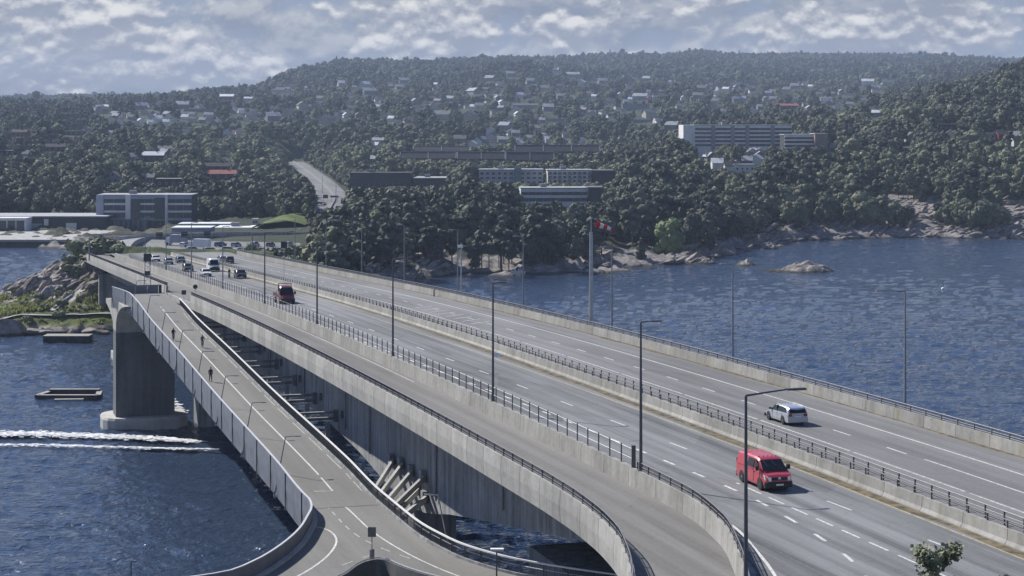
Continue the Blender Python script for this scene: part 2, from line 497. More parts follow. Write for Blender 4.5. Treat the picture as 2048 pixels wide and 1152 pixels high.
def base_z(x, y):
    """height of the land by position (vectorised)"""
    x = np.asarray(x, float); y = np.asarray(y, float)
    c = 1024 + x / y * FPX
    i = np.clip(np.searchsorted(CX, c) - 1, 0, len(CX) - 2)
    t = np.clip((c - CX[i]) / (CX[i + 1] - CX[i]), 0, 1)
    t = t * t * (3 - 2 * t) * 0.6 + t * 0.4
    j = np.clip(np.searchsorted(CD, y) - 1, 0, len(CD) - 2)
    s = np.clip((y - CD[j]) / (CD[j + 1] - CD[j]), 0, 1)
    a = CZ[i, j] * (1 - t) + CZ[i + 1, j] * t
    b = CZ[i, j + 1] * (1 - t) + CZ[i + 1, j + 1] * t
    return a * (1 - s) + b * s
_hr = [px(*q) for q in ((650,432,960),(662,412,1010),(668,396,1060),(655,380,1130),(640,364,1220),(622,350,1310),(606,338,1420),(594,329,1520),(584,323,1620))]
HILLROAD = [tuple(np.array(_hr[i])*(1-k/5)+np.array(_hr[i+1])*(k/5)) for i in range(len(_hr)-1) for k in range(5)]
def land_z(x, y):
    x = np.asarray(x, float); y = np.asarray(y, float)
    z = base_z(x, y)
    far = np.clip((y - 900) / 1500, 0, 1)
    z = z + (fbm(x / 90, y / 130, 3, 4) - 0.5) * (4 + 16 * far) * np.clip(z / 10, 0, 1)
    # broken rock along the water
    shore = np.clip(1 - np.abs(z - 2.5) / 7, 0, 1)
    r = np.abs(fbm(x / 9, y / 14, 21, 4, 0.6) - 0.5) * 2
    z = z + shore * (r - 0.30) * 7.0 * np.clip((z + 2.5) / 2, 0, 1)
    z = z + (fbm(x / 60, y / 60, 55, 3) - 0.5) * 8 * np.clip(1 - np.abs(z) / 4, 0, 1)
    car = np.clip(1 - np.maximum(np.maximum(572 - y, y - 668), np.maximum((-128 - x), (x + 55))) / 8, 0, 1)
    z = z + (np.minimum(z, 9.4) - z) * car
    # a cutting for the road that climbs the hill
    dm = np.full(z.shape, 1e9); rzm = np.zeros(z.shape)
    for (hx_, hy_, hz_) in HILLROAD:
        dd = np.hypot(x - hx_, (y - hy_) * 0.6); near = dd < dm
        dm = np.where(near, dd, dm); rzm = np.where(near, hz_, rzm)
    wr_ = np.clip(1 - (dm - 13) / 16, 0, 1)
    z = np.where(wr_ > 0, z + (np.minimum(z, rzm - 1.0) - z) * wr_, z)
    # the carriageway lies on the land beyond the far abutment
    a, b = x - 8.66, y - 130
    u = -0.289 * a + 0.957 * b; v = 0.957 * a + 0.289 * b
    road = np.where(u < 360, HC - 28.801 - 0.0367 * (u - 192), HC - 34.97 - 0.03 * np.minimum(u - 360, 200)) - 0.6
    w = np.clip(1 - np.maximum(np.maximum(-9 - v, v - 33), 0) / 12, 0, 1) * ((u > 345) & (u < 400))
    z = np.where(w > 0, np.where(z > road, z + (road - z) * w, z), z)
    return z

# ------------------------------------------------------------------ sea
def sea_material():
    m, nt, N, L, b = new_mat('sea_water')
    g = NG(nt)
    def sc(s, rot=0.0): return g.coord('Position', rot, s)
    a = g.noise(sc((0.070, 0.135, 0.2), 0.22), 1.0, 4, 0.55, 0.4)
    c = g.noise(sc((0.24, 0.42, 0.3), -0.1), 1.0, 4, 0.6, 0.5)
    d = g.noise(sc((0.95, 1.5, 0.5), 0.1), 1.0, 3, 0.6)
    gust = g.noise(sc((0.004, 0.016, 0.1), 0.05), 1.0, 4, 0.55, 0.3)
    h = g.math('MULTIPLY_ADD', a, 0.5, 0.0)
    h = g.math('MULTIPLY_ADD', c, 0.75, h)
    h = g.math('MULTIPLY_ADD', d, 0.34, h)
    h = g.math('MULTIPLY', h, g.mr(gust, 0.3, 0.7, 0.45, 1.15))
    L.new(g.bump(h, 1.0, 1.0), b.inputs['Normal'])
    L.new(g.mix(g.mr(gust, 0.35, 0.65), (0.023, 0.039, 0.075), (0.032, 0.051, 0.092)), b.inputs['Base Color'])
    b.inputs['Roughness'].default_value = 0.05
    b.inputs['IOR'].default_value = 1.333
    return m
M['sea'] = sea_material()
sea = MB().add([(-9000, -900, -.7), (9000, -900, -.7), (9000, 7000, -.7), (-9000, 7000, -.7)], [(0, 1, 2, 3)]).build('sea', M['sea'], fix=False)
tag(sea, kind='structure')
def wave_sheet():
    """the chop: crests rolling in from the left, built as real relief and sinking to the flat sea at its rim"""
    c = np.linspace(-420, 2470, 640)
    d = 120 * np.exp(np.arange(0, 1, 1/640.) * math.log(1180/120.))
    D_, C_ = np.meshgrid(d, c, indexing='ij')
    X = (C_-1024)/FPX*D_; Y = D_
    wx = X + 3.5*(fbm(X/14, Y/14, 201, 3)-.5)*2; wy = Y + 3.5*(fbm(X/14+9, Y/14, 202, 3)-.5)*2
    Z = np.zeros_like(X); r = np.random.RandomState(3)
    for (L, A, n) in ((11.0, .070, 3), (6.4, .090, 4), (3.9, .085, 5), (2.4, .050, 6)):
        for _ in range(n):
            a = math.radians(75) + r.normal(0, .34); k = 2*math.pi/(L*r.uniform(.8, 1.25)); ph = r.uniform(0, 6.28)
            s_ = np.sin(k*(wx*math.cos(a)+wy*math.sin(a))+ph)
            fade = np.clip((L/2.2)/(D_*.0036)-.6, 0, 1)              # waves finer than the mesh are left to the material
            Z += A*(1-2*np.abs(s_)**1.0*.5-.5+.5*s_)*fade
    gust = .55+.9*fbm(X/70, Y/110, 207, 3)
    Z *= gust
    rim = np.minimum(np.clip((C_+420)/150, 0, 1), np.clip((2470-C_)/150, 0, 1))*np.clip((D_-120)/12, 0, 1)*np.clip((1180-D_)/60, 0, 1)
    Z = Z*rim - .72*(1-rim)
    o = grid_mesh('sea', X, Y, Z, M['sea']); tag(o, kind='structure')
# ------------------------------------------------------------------ land
def land_material():
    m, nt, N, L, b = new_mat('land')
    g = NG(nt)
    pos = g.coord('Position')
    z = g.sepz()[2]
    nz = g.sepz('Normal')[2]
    n1 = g.noise(pos, 0.05, 5, 0.6); n2 = g.noise(pos, 0.35, 5, 0.65); n3 = g.noise(pos, 1.4, 4, 0.6)
    rock = g.mix(g.mr(n2, 0.3, 0.7), (0.10, 0.092, 0.09), (0.30, 0.275, 0.265))
    rock = g.mix(g.mr(n3, 0.55, 0.75, 0, 0.7), rock, (0.08, 0.075, 0.07))
    wet = g.mr(g.math('MULTIPLY_ADD', n3, 0.8, z), 0.5, 1.2, 1, 0)
    rock = g.mix(wet, rock, (0.035, 0.032, 0.03))
    veg = g.mix(g.mr(n2, 0.35, 0.65), (0.020, 0.028, 0.016), (0.040, 0.048, 0.025))
    veg = g.mix(g.mr(n1, 0.5, 0.7, 0, 0.6), veg, (0.050, 0.055, 0.030))
    lvl = g.math('MULTIPLY_ADD', n1, -9.0, g.math('MULTIPLY_ADD', n2, -3.5, z))
    s_ = g.sepz()
    cliff = g.math('MULTIPLY', g.math('MULTIPLY', g.mr(s_[0], 120, 150), g.mr(s_[1], 1000, 960)), g.mr(g.math('MULTIPLY_ADD', n2, 8.0, z), 24, 16))
    lvl = g.math('MULTIPLY_ADD', cliff, -14.0, lvl)
    f = g.mr(lvl, -3.6, -1.6)
    inland = g.math('MULTIPLY', g.mr(s_[0], -60, -80), g.mr(s_[1], 765, 785))
    f = g.math('MAXIMUM', f, g.math('MULTIPLY', inland, 0.8))
    L.new(g.mix(f, rock, veg), b.inputs['Base Color'])
    b.inputs['Roughness'].default_value = 0.9
    b.inputs['Specular IOR Level'].default_value = 0.2
    L.new(g.bump(n2, 0.9, 0.8), b.inputs['Normal'])
    return m
M['land'] = land_material()
def grid_mesh(name, X, Y, Z, mat, keep=None):
    r, c = X.shape
    v = np.stack([X, Y, Z], -1).reshape(-1, 3)
    i = np.arange(r * c).reshape(r, c)
    q = np.stack([i[:-1, :-1], i[:-1, 1:], i[1:, 1:], i[1:, :-1]], -1).reshape(-1, 4)
    if keep is not None:
        k = keep.reshape(-1)
        q = q[k[q].any(1)]
    me = bpy.data.meshes.new(name)
    me.from_pydata(v.tolist(), [], q.tolist())
    me.materials.append(mat)
    me.polygons.foreach_set('use_smooth', [True] * len(me.polygons))
    return link_mesh(name, me)
wave_sheet()
cols = np.concatenate([np.arange(-700, -60, 40), np.arange(-60, 2110, 9), np.arange(2110, 2800, 40)])
GD, GC = np.meshgrid(CD, cols, indexing='ij')
GX = (GC - 1024) / FPX * GD
GZ = land_z(GX, GD)
land = grid_mesh('hillside', GX, GD, GZ, M['land'], GZ > -3.2)
tag(land, kind='structure')

# rocky headland in front of the far abutment
def head_z(x, y):
    x = np.asarray(x, float); y = np.asarray(y, float)
    crest = np.interp(x, [-165, -155, -146, -136, -128, -118, -108, -98, -60], [-4, -3, 2, 4.5, 7.5, 12.0, 16.5, 17.5, 16])
    front = np.interp(y, [460, 466, 470, 474, 482, 490, 498, 508], [-0.35, -0.16, 0.03, 0.17, 0.36, 0.52, 0.82, 1.0])
    right = np.clip((x + 116) / 16, 0, 1)
    front = front * (1 - right) + right * np.interp(y, [460, 467, 470, 474, 482, 494, 503, 512], [-0.35, -0.16, 0.05, 0.16, 0.36, 0.56, 0.82, 1.0])
    z = crest * front
    z = np.where(crest < 0, crest, z)
    back = np.interp(y, [512, 530, 552, 575], [0, 2.5, 9, 21])
    rb = np.interp(y, [512, 522, 545, 572], [0, 1.5, 6.5, 9.5])
    z = z - (rb + (back - rb) * np.clip((-100 - x) / 8, 0, 1))
    rock = np.clip((z - 5.0) / 2.5, 0, 1) * np.clip((-99 - x) / 4, 0, 1)
    edge = np.clip(1 - np.abs(z - 0.6) / 1.6, 0, 1)
    # slabs dipping to the left: ridged noise stretched along the dip
    p = x * 0.83 + y * 0.55; q = -x * 0.55 + y * 0.83
    slab = np.abs(fbm(p / 9.0, q / 2.6, 71, 4, 0.55) - 0.5) * 2
    z = z + rock * (slab - 0.3) * 5.5 + (rock + edge) * (fbm(x / 1.8, y / 1.8, 77, 3) - 0.5) * 2.6
    crack = np.abs(fbm(p / 7.0 + 3, q / 1.7, 73, 3) - 0.5)
    z = z - rock * np.clip(1 - crack / 0.035, 0, 1) * 1.3
    z = z + (fbm(x / 5, y / 5, 80, 3) - 0.5) * 0.9
    return z
def headland_material():
    m, nt, N, L, b = new_mat('headland_ground')
    g = NG(nt)
    pos = g.coord('Position')
    s = g.sepz(); x, y, z = s[0], s[1], s[2]
    n1 = g.noise(pos, 0.12, 4, 0.6); n2 = g.noise(pos, 0.6, 5, 0.65); n3 = g.noise(pos, 2.2, 4, 0.65)
    rock = g.mix(g.mr(n2, 0.32, 0.68), (0.16, 0.145, 0.135), (0.46, 0.42, 0.39))
    rock = g.mix(g.mr(n3, 0.56, 0.7, 0, 0.75), rock, (0.075, 0.07, 0.06))
    rock = g.mix(g.mr(g.math('MULTIPLY_ADD', n3, 0.8, z), 0.4, 1.1, 1, 0), rock, (0.03, 0.028, 0.026))
    grass = g.mix(g.mr(n2, 0.3, 0.7), (0.060, 0.085, 0.026), (0.15, 0.175, 0.055))
    grass = g.mix(g.mr(n1, 0.42, 0.60, 0, 0.9), grass, (0.035, 0.05, 0.022))
    grass = g.mix(g.mr(n3, 0.6, 0.75, 0, 0.5), grass, (0.20, 0.18, 0.10))
    right = g.mr(g.math('MULTIPLY_ADD', n1, 10.0, x), -104, -96)
    low = g.mr(g.math('MULTIPLY_ADD', n1, 4.0, z), 6.3, 8.2, 1, 0)
    f = g.math('MAXIMUM', right, low)
    f = g.math('MULTIPLY', f, g.mr(g.math('MULTIPLY_ADD', n2, 1.4, z), 1.3, 2.2))
    L.new(g.mix(f, rock, grass), b.inputs['Base Color'])
    b.inputs['Roughness'].default_value = 0.92
    b.inputs['Specular IOR Level'].default_value = 0.2
    L.new(g.bump(n3, 0.8, 0.25), b.inputs['Normal'])
    return m
M['headland'] = headland_material()
hx, hy = np.meshgrid(np.arange(-168, -62, 0.55), np.arange(459, 572, 0.55))
hz = head_z(hx, hy)
hl = grid_mesh('headland', hx, hy, hz, M['headland'], hz > -2.5)
tag(hl, kind='structure')
def ground(x, y):
    z = float(land_z(x, y))
    if -168 < x < -62 and 459 < y < 572: z = max(z, float(head_z(x, y)))
    return z

# ground under the near end of the bridges
def near_ground():
    X, Y = np.meshgrid(np.arange(-60, 120, 4.0), np.arange(-30, 152, 4.0))
    e = np.clip((X + 4 + np.maximum(0, Y - 105) * 0.25) / 14, 0, 1)
    n = fbm(X / 18, Y / 18, 91, 4)
    Z = -3 + e * (16.5 + 4 * (n - 0.5))
    e2 = np.clip((150 - Y) / 12, 0, 1)
    Z = -3 + (Z + 3) * e2
    o = grid_mesh('near_bank', X, Y, Z, M['land'], Z > -2.8)
    tag(o, kind='structure')
near_ground()

def ray_hit(x, y, lift=0.0):
    """where the sight line through a photo pixel meets the land"""
    d = np.concatenate([np.arange(600, 2000, 4.0), np.arange(2000, 5400, 12.0)])
    X = (x - 1024) / FPX * d
    zr = HC - (y - YH) / FPX * d
    zl = land_z(X, d) + lift
    k = np.nonzero(zl >= zr)[0]
    if not len(k): return None
    j = k[0]
    return float(X[j]), float(d[j]), float(land_z(X[j], d[j]))
# ------------------------------------------------------------------ trees
def foliage_mat(name, dark, light, trans=0.12):
    m, nt, N, L, b = new_mat(name)
    g = NG(nt)
    oi = N.new('ShaderNodeObjectInfo')
    t = g.attr('tint')
    n = g.noise(g.coord('Object'), 0.55, 4, 0.6)
    f = g.math('ADD', g.math('MULTIPLY', t[2], 0.75), g.math('MULTIPLY', g.mr(n, 0.3, 0.7), 0.35))
    c = g.mix(f, dark, light)
    L.new(c, b.inputs['Base Color'])
    b.inputs['Roughness'].default_value = 0.75
    b.inputs['Specular IOR Level'].default_value = 0.25
    tr = N.new('ShaderNodeBsdfTranslucent')
    L.new(c, tr.inputs['Color'])
    mx = N.new('ShaderNodeMixShader'); mx.inputs[0].default_value = trans
    L.new(b.outputs[0], mx.inputs[1]); L.new(tr.outputs[0], mx.inputs[2])
    L.new(mx.outputs[0], N['Material Output'].inputs['Surface'])
    return m
M['leaf'] = foliage_mat('broadleaf_foliage', (0.058, 0.070, 0.048), (0.265, 0.285, 0.175), 0.06)
M['needle'] = foliage_mat('pine_needles', (0.045, 0.055, 0.044), (0.165, 0.180, 0.128), 0.04)
M['bark'] = plain('bark', (0.11, 0.085, 0.065), 0.9, var=0.3, scale=1.5)

def leaf_quads(v, f, c, n, size, rng, spread=0.5):
    n = Vector(n).normalized()
    n = (n + Vector((rng.uniform(-1, 1), rng.uniform(-1, 1), rng.uniform(-1, 1))) * spread).normalized()
    a = n.orthogonal().normalized(); b = n.cross(a)
    th = rng.uniform(0, 6.28); e1 = a * math.cos(th) + b * math.sin(th); e2 = n.cross(e1)
    s = size * rng.uniform(0.6, 1.25); k = len(v)
    c = Vector(c)
    for (p, q) in ((-.5, -.35), (.5, -.5), (.6, .4), (-.35, .55)):
        w = c + e1 * (p * s) + e2 * (q * s) + n * rng.uniform(-.12, .12) * s
        v.append((w.x, w.y, w.z))
    f.append((k, k + 1, k + 2, k + 3))

ICO_V = []; ICO_F = []
def _ico():
    t = (1 + 5 ** .5) / 2
    for p in ((-1,t,0),(1,t,0),(-1,-t,0),(1,-t,0),(0,-1,t),(0,1,t),(0,-1,-t),(0,1,-t),(t,0,-1),(t,0,1),(-t,0,-1),(-t,0,1)):
        ICO_V.append(Vector(p).normalized())
    ICO_F.extend([(0,11,5),(0,5,1),(0,1,7),(0,7,10),(0,10,11),(1,5,9),(5,11,4),(11,10,2),(10,7,6),(7,1,8),(3,9,4),(3,4,2),(3,2,6),(3,6,8),(3,8,9),(4,9,5),(2,4,11),(6,2,10),(8,6,7),(9,8,1)])
    cache = {}
    nf = []
    def mid(a, b):
        k = (min(a, b), max(a, b))
        if k not in cache:
            ICO_V.append(((ICO_V[a] + ICO_V[b]) / 2).normalized()); cache[k] = len(ICO_V) - 1
        return cache[k]
    for (a, b, c) in ICO_F:
        x, y, z = mid(a, b), mid(b, c), mid(c, a)
        nf += [(a, x, z), (b, y, x), (c, z, y), (x, y, z)]
    ICO_F[:] = nf
_ico()

def crown_mesh(kind, seed, leaves, size):
    rng = random.Random(seed)
    v = []; f = []
    lobes = []
    if kind == 'broad':
        for k in range(11):
            th = rng.uniform(0, 6.28); h = rng.uniform(3.2, 9.2)
            w = 2.7 * math.sin(math.pi * min(1, max(0.0, (h - 1.6) / 9.4))) ** 0.7
            r = w * rng.uniform(0.35, 0.95)
            lobes.append((Vector((r * math.cos(th), r * math.sin(th), h)), rng.uniform(1.2, 2.0), rng.uniform(0.75, 1.0)))
        lobes.append((Vector((0, 0, 6.0)), 2.3, 1.2))
    elif kind == 'pine':
        for k in range(9):
            th = rng.uniform(0, 6.28); h = rng.uniform(4.6, 10.2)
            w = 2.4 * (1 - ((h - 6.8) / 4.4) ** 2) ** 0.5 if abs(h - 6.8) < 4.3 else 0.6
            r = w * rng.uniform(0.3, 1.0)
            lobes.append((Vector((r * math.cos(th), r * math.sin(th), h)), rng.uniform(1.0, 1.8), rng.uniform(0.5, 0.75)))
        lobes.append((Vector((0, 0, 10.2)), 1.1, 0.8)); lobes.append((Vector((0.2, 0, 7.8)), 1.6, 0.8))
    else:                                             # spruce: whorls that widen downwards
        for k in range(11):
            h = 1.4 + k * 0.95
            w = 2.3 * (1 - h / 12.6) + 0.1
            for j in range(2 if k < 7 else 1):
                th = rng.uniform(0, 6.28); r = w * rng.uniform(0.2, 0.5)
                lobes.append((Vector((r * math.cos(th), r * math.sin(th), h)), w * 0.72 + 0.15, 0.6))
    tot = sum(l[1] ** 2 for l in lobes)
    for (c, r, fl) in lobes:
        k = len(v)
        for p in ICO_V:
            q = c + Vector((p.x, p.y, p.z * fl)) * (r * rng.uniform(0.74, 0.95)); v.append(tuple(q))
        f += [(a + k, b + k, d + k) for (a, b, d) in ICO_F]
        for _ in range(int(leaves * r * r / tot)):
            p = Vector((rng.gauss(0, 1), rng.gauss(0, 1), rng.gauss(0.25, 1))).normalized()
            q = c + Vector((p.x, p.y, p.z * fl)) * (r * rng.uniform(0.78, 1.16))
            leaf_quads(v, f, q, p, size, rng, 0.30)
    me = bpy.data.meshes.new('crown')
    me.from_pydata(v, [], f)
    me.materials.append(M['needle'] if kind != 'broad' else M['leaf'])
    return me
def trunk_mesh(kind, seed):
    rng = random.Random(seed)
    mb = MB()
    h = {'broad': 6.5, 'pine': 9.5, 'spruce': 11.0}[kind]
    b = rng.uniform(-.35, .35)
    mb.tube([(0, 0, -1.2), (b * .3, .1, h * .35), (b, 0, h * .7), (b * .7, 0, h)], [0.24, 0.19, 0.13, 0.05], 6)
    for k in range(5 if kind != 'spruce' else 0):
        th = rng.uniform(0, 6.28); z = h * rng.uniform(.4, .8)
        mb.tube([(b * .7, 0, z), (math.cos(th) * 1.1, math.sin(th) * 1.1, z + .8), (math.cos(th) * 2.0, math.sin(th) * 2.0, z + 1.3)], [.09, .06, .025], 4)
    me = bpy.data.meshes.new('trunk')
    me.from_pydata(mb.v, [], mb.f)
    me.materials.append(M['bark'])
    return me
KINDS_T = ['broad', 'broad', 'broad', 'pine', 'pine', 'pine', 'spruce']
CROWNS = [crown_mesh(k, 100 + i, 620, 0.85) for i, k in enumerate(KINDS_T)]
TRUNKS = [trunk_mesh(k, 200 + i) for i, k in enumerate(KINDS_T)]

# ---- where trees stand
def scatter():
    n = 90000
    d = np.sqrt(NR.uniform(480 ** 2, 5300 ** 2, n * 2))
    # thin the far slopes: trees there merge
    keep = NR.uniform(0, 1, len(d)) < np.where(d < 1500, 1.0, np.where(d < 3000, 0.62, 0.30))
    d = d[keep]
    near = np.sqrt(NR.uniform(480 ** 2, 1500 ** 2, 21000))
    d = np.concatenate([d, near])
    c = NR.uniform(-110, 2160, len(d))
    x = (c - 1024) / FPX * d
    z = land_z(x, d)
    u = -0.289 * (x - 8.66) + 0.957 * (d - 130); v = 0.957 * (x - 8.66) + 0.289 * (d - 130)
    rocky = np.interp(c, [-100, 640, 740, 845, 875, 1150, 1180, 1230, 1330, 1400, 1480, 2200], [3, 3, 7, 5, 0.5, 0.5, 2, .4, .8, 4, 5, 6])
    ok = z > 0.7 + fbm(x / 22, d / 22, 31, 3) * rocky
    # bare rock patches near the water
    bare = (fbm(x / 20, d / 20, 41, 3) > 0.64) & (z < 8) & (d < 960)
    ok &= ~bare
    ok &= ~((fbm(x / 17, d / 30, 44, 3) > 0.50) & (c > 1690) & (z < 17) & (d < 965))
    ok &= ~((u < 700) & (v > -14) & (v < 37) & (d < 660))
    # interchange, car parks and quay on the left stay open
    ok &= ~((c < 640) & (d < 862) & ~((c > 470) & (d < 560) & (v > 40)) & ~((c > 560) & (d > 640)))
    return x, d, z, c, ok
TX, TD, TZ, TC, TOK = scatter()
TH = np.where(TD < 1000, NR.uniform(0.62, 1.12, len(TX)), NR.uniform(0.7, 1.15, len(TX))) * np.where(TD > 3000, 1.35, 1.0)
TH = TH * np.where(NR.uniform(0, 1, len(TX)) < 0.06, 1.25, 1.0)
_zone = fbm(TX / 120, TD / 160, 61, 3)
_r = NR.uniform(0, 1, len(TX))
pinep = np.clip(0.55 + (_zone - 0.5) * 2.2, 0.1, 0.92)
TK = np.where(_r < pinep, np.where(NR.uniform(0, 1, len(TX)) < 0.75, NR.randint(3, 6, len(TX)), 6), NR.randint(0, 3, len(TX)))
TT = np.clip(fbm(TX / 55, TD / 80, 66, 3) * 1.4 - 0.42 + NR.normal(0, 0.30, len(TX)), 0, 1)

TT = np.clip(TT + np.where(TK < 3, 0.16, -0.10) + np.where(NR.uniform(0, 1, len(TT)) < 0.10, 0.45, 0), 0, 1)
TH = TH * np.where(TK < 3, NR.uniform(.75, 1.2, len(TH)), NR.uniform(.85, 1.3, len(TH)))
TT = np.where((TC > 410) & (TC < 520) & (TD > 1050) & (TD < 1500), np.clip(TT + 0.5, 0, 1), TT)
def clear_circle(x, y, r):
    global TOK
    TOK &= ((TX - x) ** 2 + (TD - y) ** 2) > r * r
def clear_view(x0, x1, ytop, d, frac=0.5):
    """trees growing in front of a building on the slope are kept low enough to leave it in view"""
    global TOK
    s = FPX / TD
    half = 2.6 * TH * s
    top = YH + (HC - (TZ + 11.0 * TH)) * s
    inx = (TC + half * 0.7 > x0) & (TC - half * 0.7 < x1)
    TOK &= ~(inx & (TD < d) & (top < ytop) & (TD > d * 0.55))
# ------------------------------------------------------------------ bridges and roads
RN = (0.957, 0.289)                                     # plan normal pointing to the right of the axis
def curve(knots):
    k = sorted(knots); U = np.array([a for a, _ in k], float); V = np.array([b for _, b in k], float)
    sl = np.diff(V) / np.diff(U)
    m = np.zeros(len(U)); m[0], m[-1] = sl[0], sl[-1]
    for i in range(1, len(U) - 1):
        m[i] = 0 if sl[i - 1] * sl[i] <= 0 else 2 / (1 / sl[i - 1] + 1 / sl[i])
    def f(u):
        u = min(max(u, U[0]), U[-1])
        i = min(max(int(np.searchsorted(U, u)) - 1, 0), len(U) - 2)
        h = U[i + 1] - U[i]; t = (u - U[i]) / h
        return float((2*t**3-3*t**2+1)*V[i] + (t**3-2*t**2+t)*h*m[i] + (-2*t**3+3*t**2)*V[i+1] + (t**3-t**2)*h*m[i+1])
    return f
vO = curve([(-60,-24),(-40,-15.5),(-25.8,-10.1),(-22,-9.0),(-17.5,-7.9),(-11,-7.05),(-4.4,-6.68),(2,-6.6),(700,-6.6)])
vR = curve([(-60,-19),(-45,-11.6),(-36,-7.9),(-29.7,-5.4),(-24,-3.4),(-16.4,-1.2),(-8,-.08),(-2,0),(700,0)])
vE = curve([(-60,-15.5),(-40,-7.2),(-26,-2.2),(-21,-.9),(-12.8,.75),(-5,1.05),(700,1.05)])
dep = curve([(-40,3.4),(-20,3.6),(.3,4.4),(21,6.9),(42,9.7),(55,11.5),(64,11.3),(81,9.8),(105,8.5),(130,8.0),(155,8.5),(180,9.7),(207,11.5),(240,8),(300,5),(380,4.5)])
U0, U1 = -58.0, 372.0

def us(a, b, step=4.0):
    n = max(1, int(math.ceil(abs(b - a) / step)))
    return [a + (b - a) * i / n for i in range(n + 1)]
def along(mb, ul, prof, zf=rz, mi=0, closed=True):
    """sweep a cross-section along the road axis; prof(u) gives (v, height over the road) corners"""
    pts = [W(u, 0, zf(u)) for u in ul]
    return mb.sweep(pts, [RN] * len(ul), lambda i: prof(ul[i]), mi, closed=closed)
def const(*ring): return lambda u: ring
def fine(u0, u1):
    """steps that follow the bend at the near end"""
    return us(u0, min(u1, 4), 1.5) + us(max(u0, 4), u1, 5.0)[1:] if u0 < 4 < u1 else us(u0, u1, 1.5 if u1 <= 4 else 5.0)

# --- main bridge
JOINTS = []
br = thing('road_bridge', 'long concrete road bridge with a deep shaded box girder and pale edge beams', 'bridge', W(60, 0, 0))
mb = MB(); along(mb, fine(U0, U1), lambda u: [(vO(u)-.30,-.95),(vO(u)-.30,-.36),(vO(u)+.05,-.34),(vR(u)-.2,-.34),(vR(u)+.2,-.06),(14.55,-.06),(14.55,-.9),(12,-1.5),(-1.6,-1.5)])
mb.build('deck_slab', M['concrete_grey'], br, True)
mb = MB(); along(mb, us(-40, U1, 4), lambda u: [(-1.74,-1.45),(-1.74,-dep(u)+.05),(7.5,-dep(u)+.05),(9.0,-1.45)])
mb.build('box_girder', M['concrete_grey'], br, True)
for k in range(82):                                      # cast segment by segment, with open joints
    a, b = -40+k*5.02, -40+(k+1)*5.02-.045
    mb = MB(); along(mb, us(a, b, 2.6), lambda u: [(-1.8,-1.47),(-1.8,-dep(u)),(-1.3,-dep(u)),(-1.3,-1.47)])
    mb.build('girder_segment', M['concrete_grey'], br, True)
for u in (26, 47, 74, 86, 110, 134):
    mb = MB(); mb.tube([W(u, -1.95, rz(u)-1.5), W(u, -1.95, rz(u)-dep(u)+1.2)], .09, 6); mb.build('drain_pipe', M['rail_mid'], br, True)
for u in (92, 208, 330):              # steel joints across the decks
    for (va, vb, dz_) in ((vR(u)+.3, 13.5, .004), (16.3, 30.1, .004), (vO(u)+.1, vR(u)-.3, -.296)):
        mb = MB(); along(mb, [u, u+.22], const((va, dz_), (vb, dz_)), closed=False); mb.build('expansion_joint', M['rail_dark'], br if va < 14 else None, va < 14, fix=False) if va < 14 else JOINTS.append(mb)
mb = MB(); mb.obox(W(55.5,-1.78,-3), Vector(W(64,0))-Vector(W(55.5,0)), Vector(W(0,2.2))-Vector(W(0,-1.78)), (0,0,19.0))
mb.build('pier', M['concrete_grey'], br, True)
mb = MB(); mb.obox(W(205,-1.7,-3), Vector(W(212,0))-Vector(W(205,0)), Vector(W(0,7.0))-Vector(W(0,-1.7)), (0,0,15.8))
mb.build('pier', M['concrete_grey'], br, True)
for (uu, zz) in ((300, 17.5), (366, 15.0)):
    mb = MB(); mb.obox(W(uu,-4.5,-3), Vector(W(uu+2.2,0))-Vector(W(uu,0)), Vector(W(0,9.0))-Vector(W(0,-4.5)), (0,0,rz(uu)-dep(uu)+3.6))
    mb.build('pier', M['concrete_grey'], br, True)
mb = MB(); mb.obox(W(297,-7.2,-2), Vector(W(305,0))-Vector(W(297,0)), Vector(W(0,10.0))-Vector(W(0,-7.2)), (0,0,3.4))
mb.build('footing', M['concrete_pale'], br, True)
mb = MB(); mb.obox(W(-40,1.0,-3), Vector(W(28.5,0))-Vector(W(-40,0)), Vector(W(0,31.0))-Vector(W(0,1.0)), (0,0,22.3-2.1))
mb.build('abutment', M['concrete_grey'], br, True)
def edge_panels(u0, u1, L, prof, mat, name, parent, zf=rz, gap=0.03):
    gap = gap*2
    n = max(1, int(round((u1 - u0) / L)))
    for i in range(n):
        a, b = u0 + (u1-u0)*i/n + gap/2, u0 + (u1-u0)*(i+1)/n - gap/2
        mb = MB(); along(mb, us(a, b, 1.4 if a < 4 else 9), prof, zf)
        mb.build(name, mat, parent, True)
fas = lambda u: [(vO(u)-.36,-1.25),(vO(u)-.42,-.2),(vO(u)-.36,.80),(vO(u)-.02,.80),(vO(u)-.02,-.35),(vO(u)-.2,-1.25)]
edge_panels(U0, 176, 4.5, fas, M['concrete'], 'edge_panel', br)
edge_panels(207, U1, 6.0, fas, M['concrete'], 'edge_panel', br)
edge_panels(176, 207, 6.0, lambda u: [(vO(u)-.36,-1.25),(vO(u)-.36,-.36),(vO(u)-.02,-.36),(vO(u)-.2,-1.25)], M['concrete'], 'edge_beam', br)

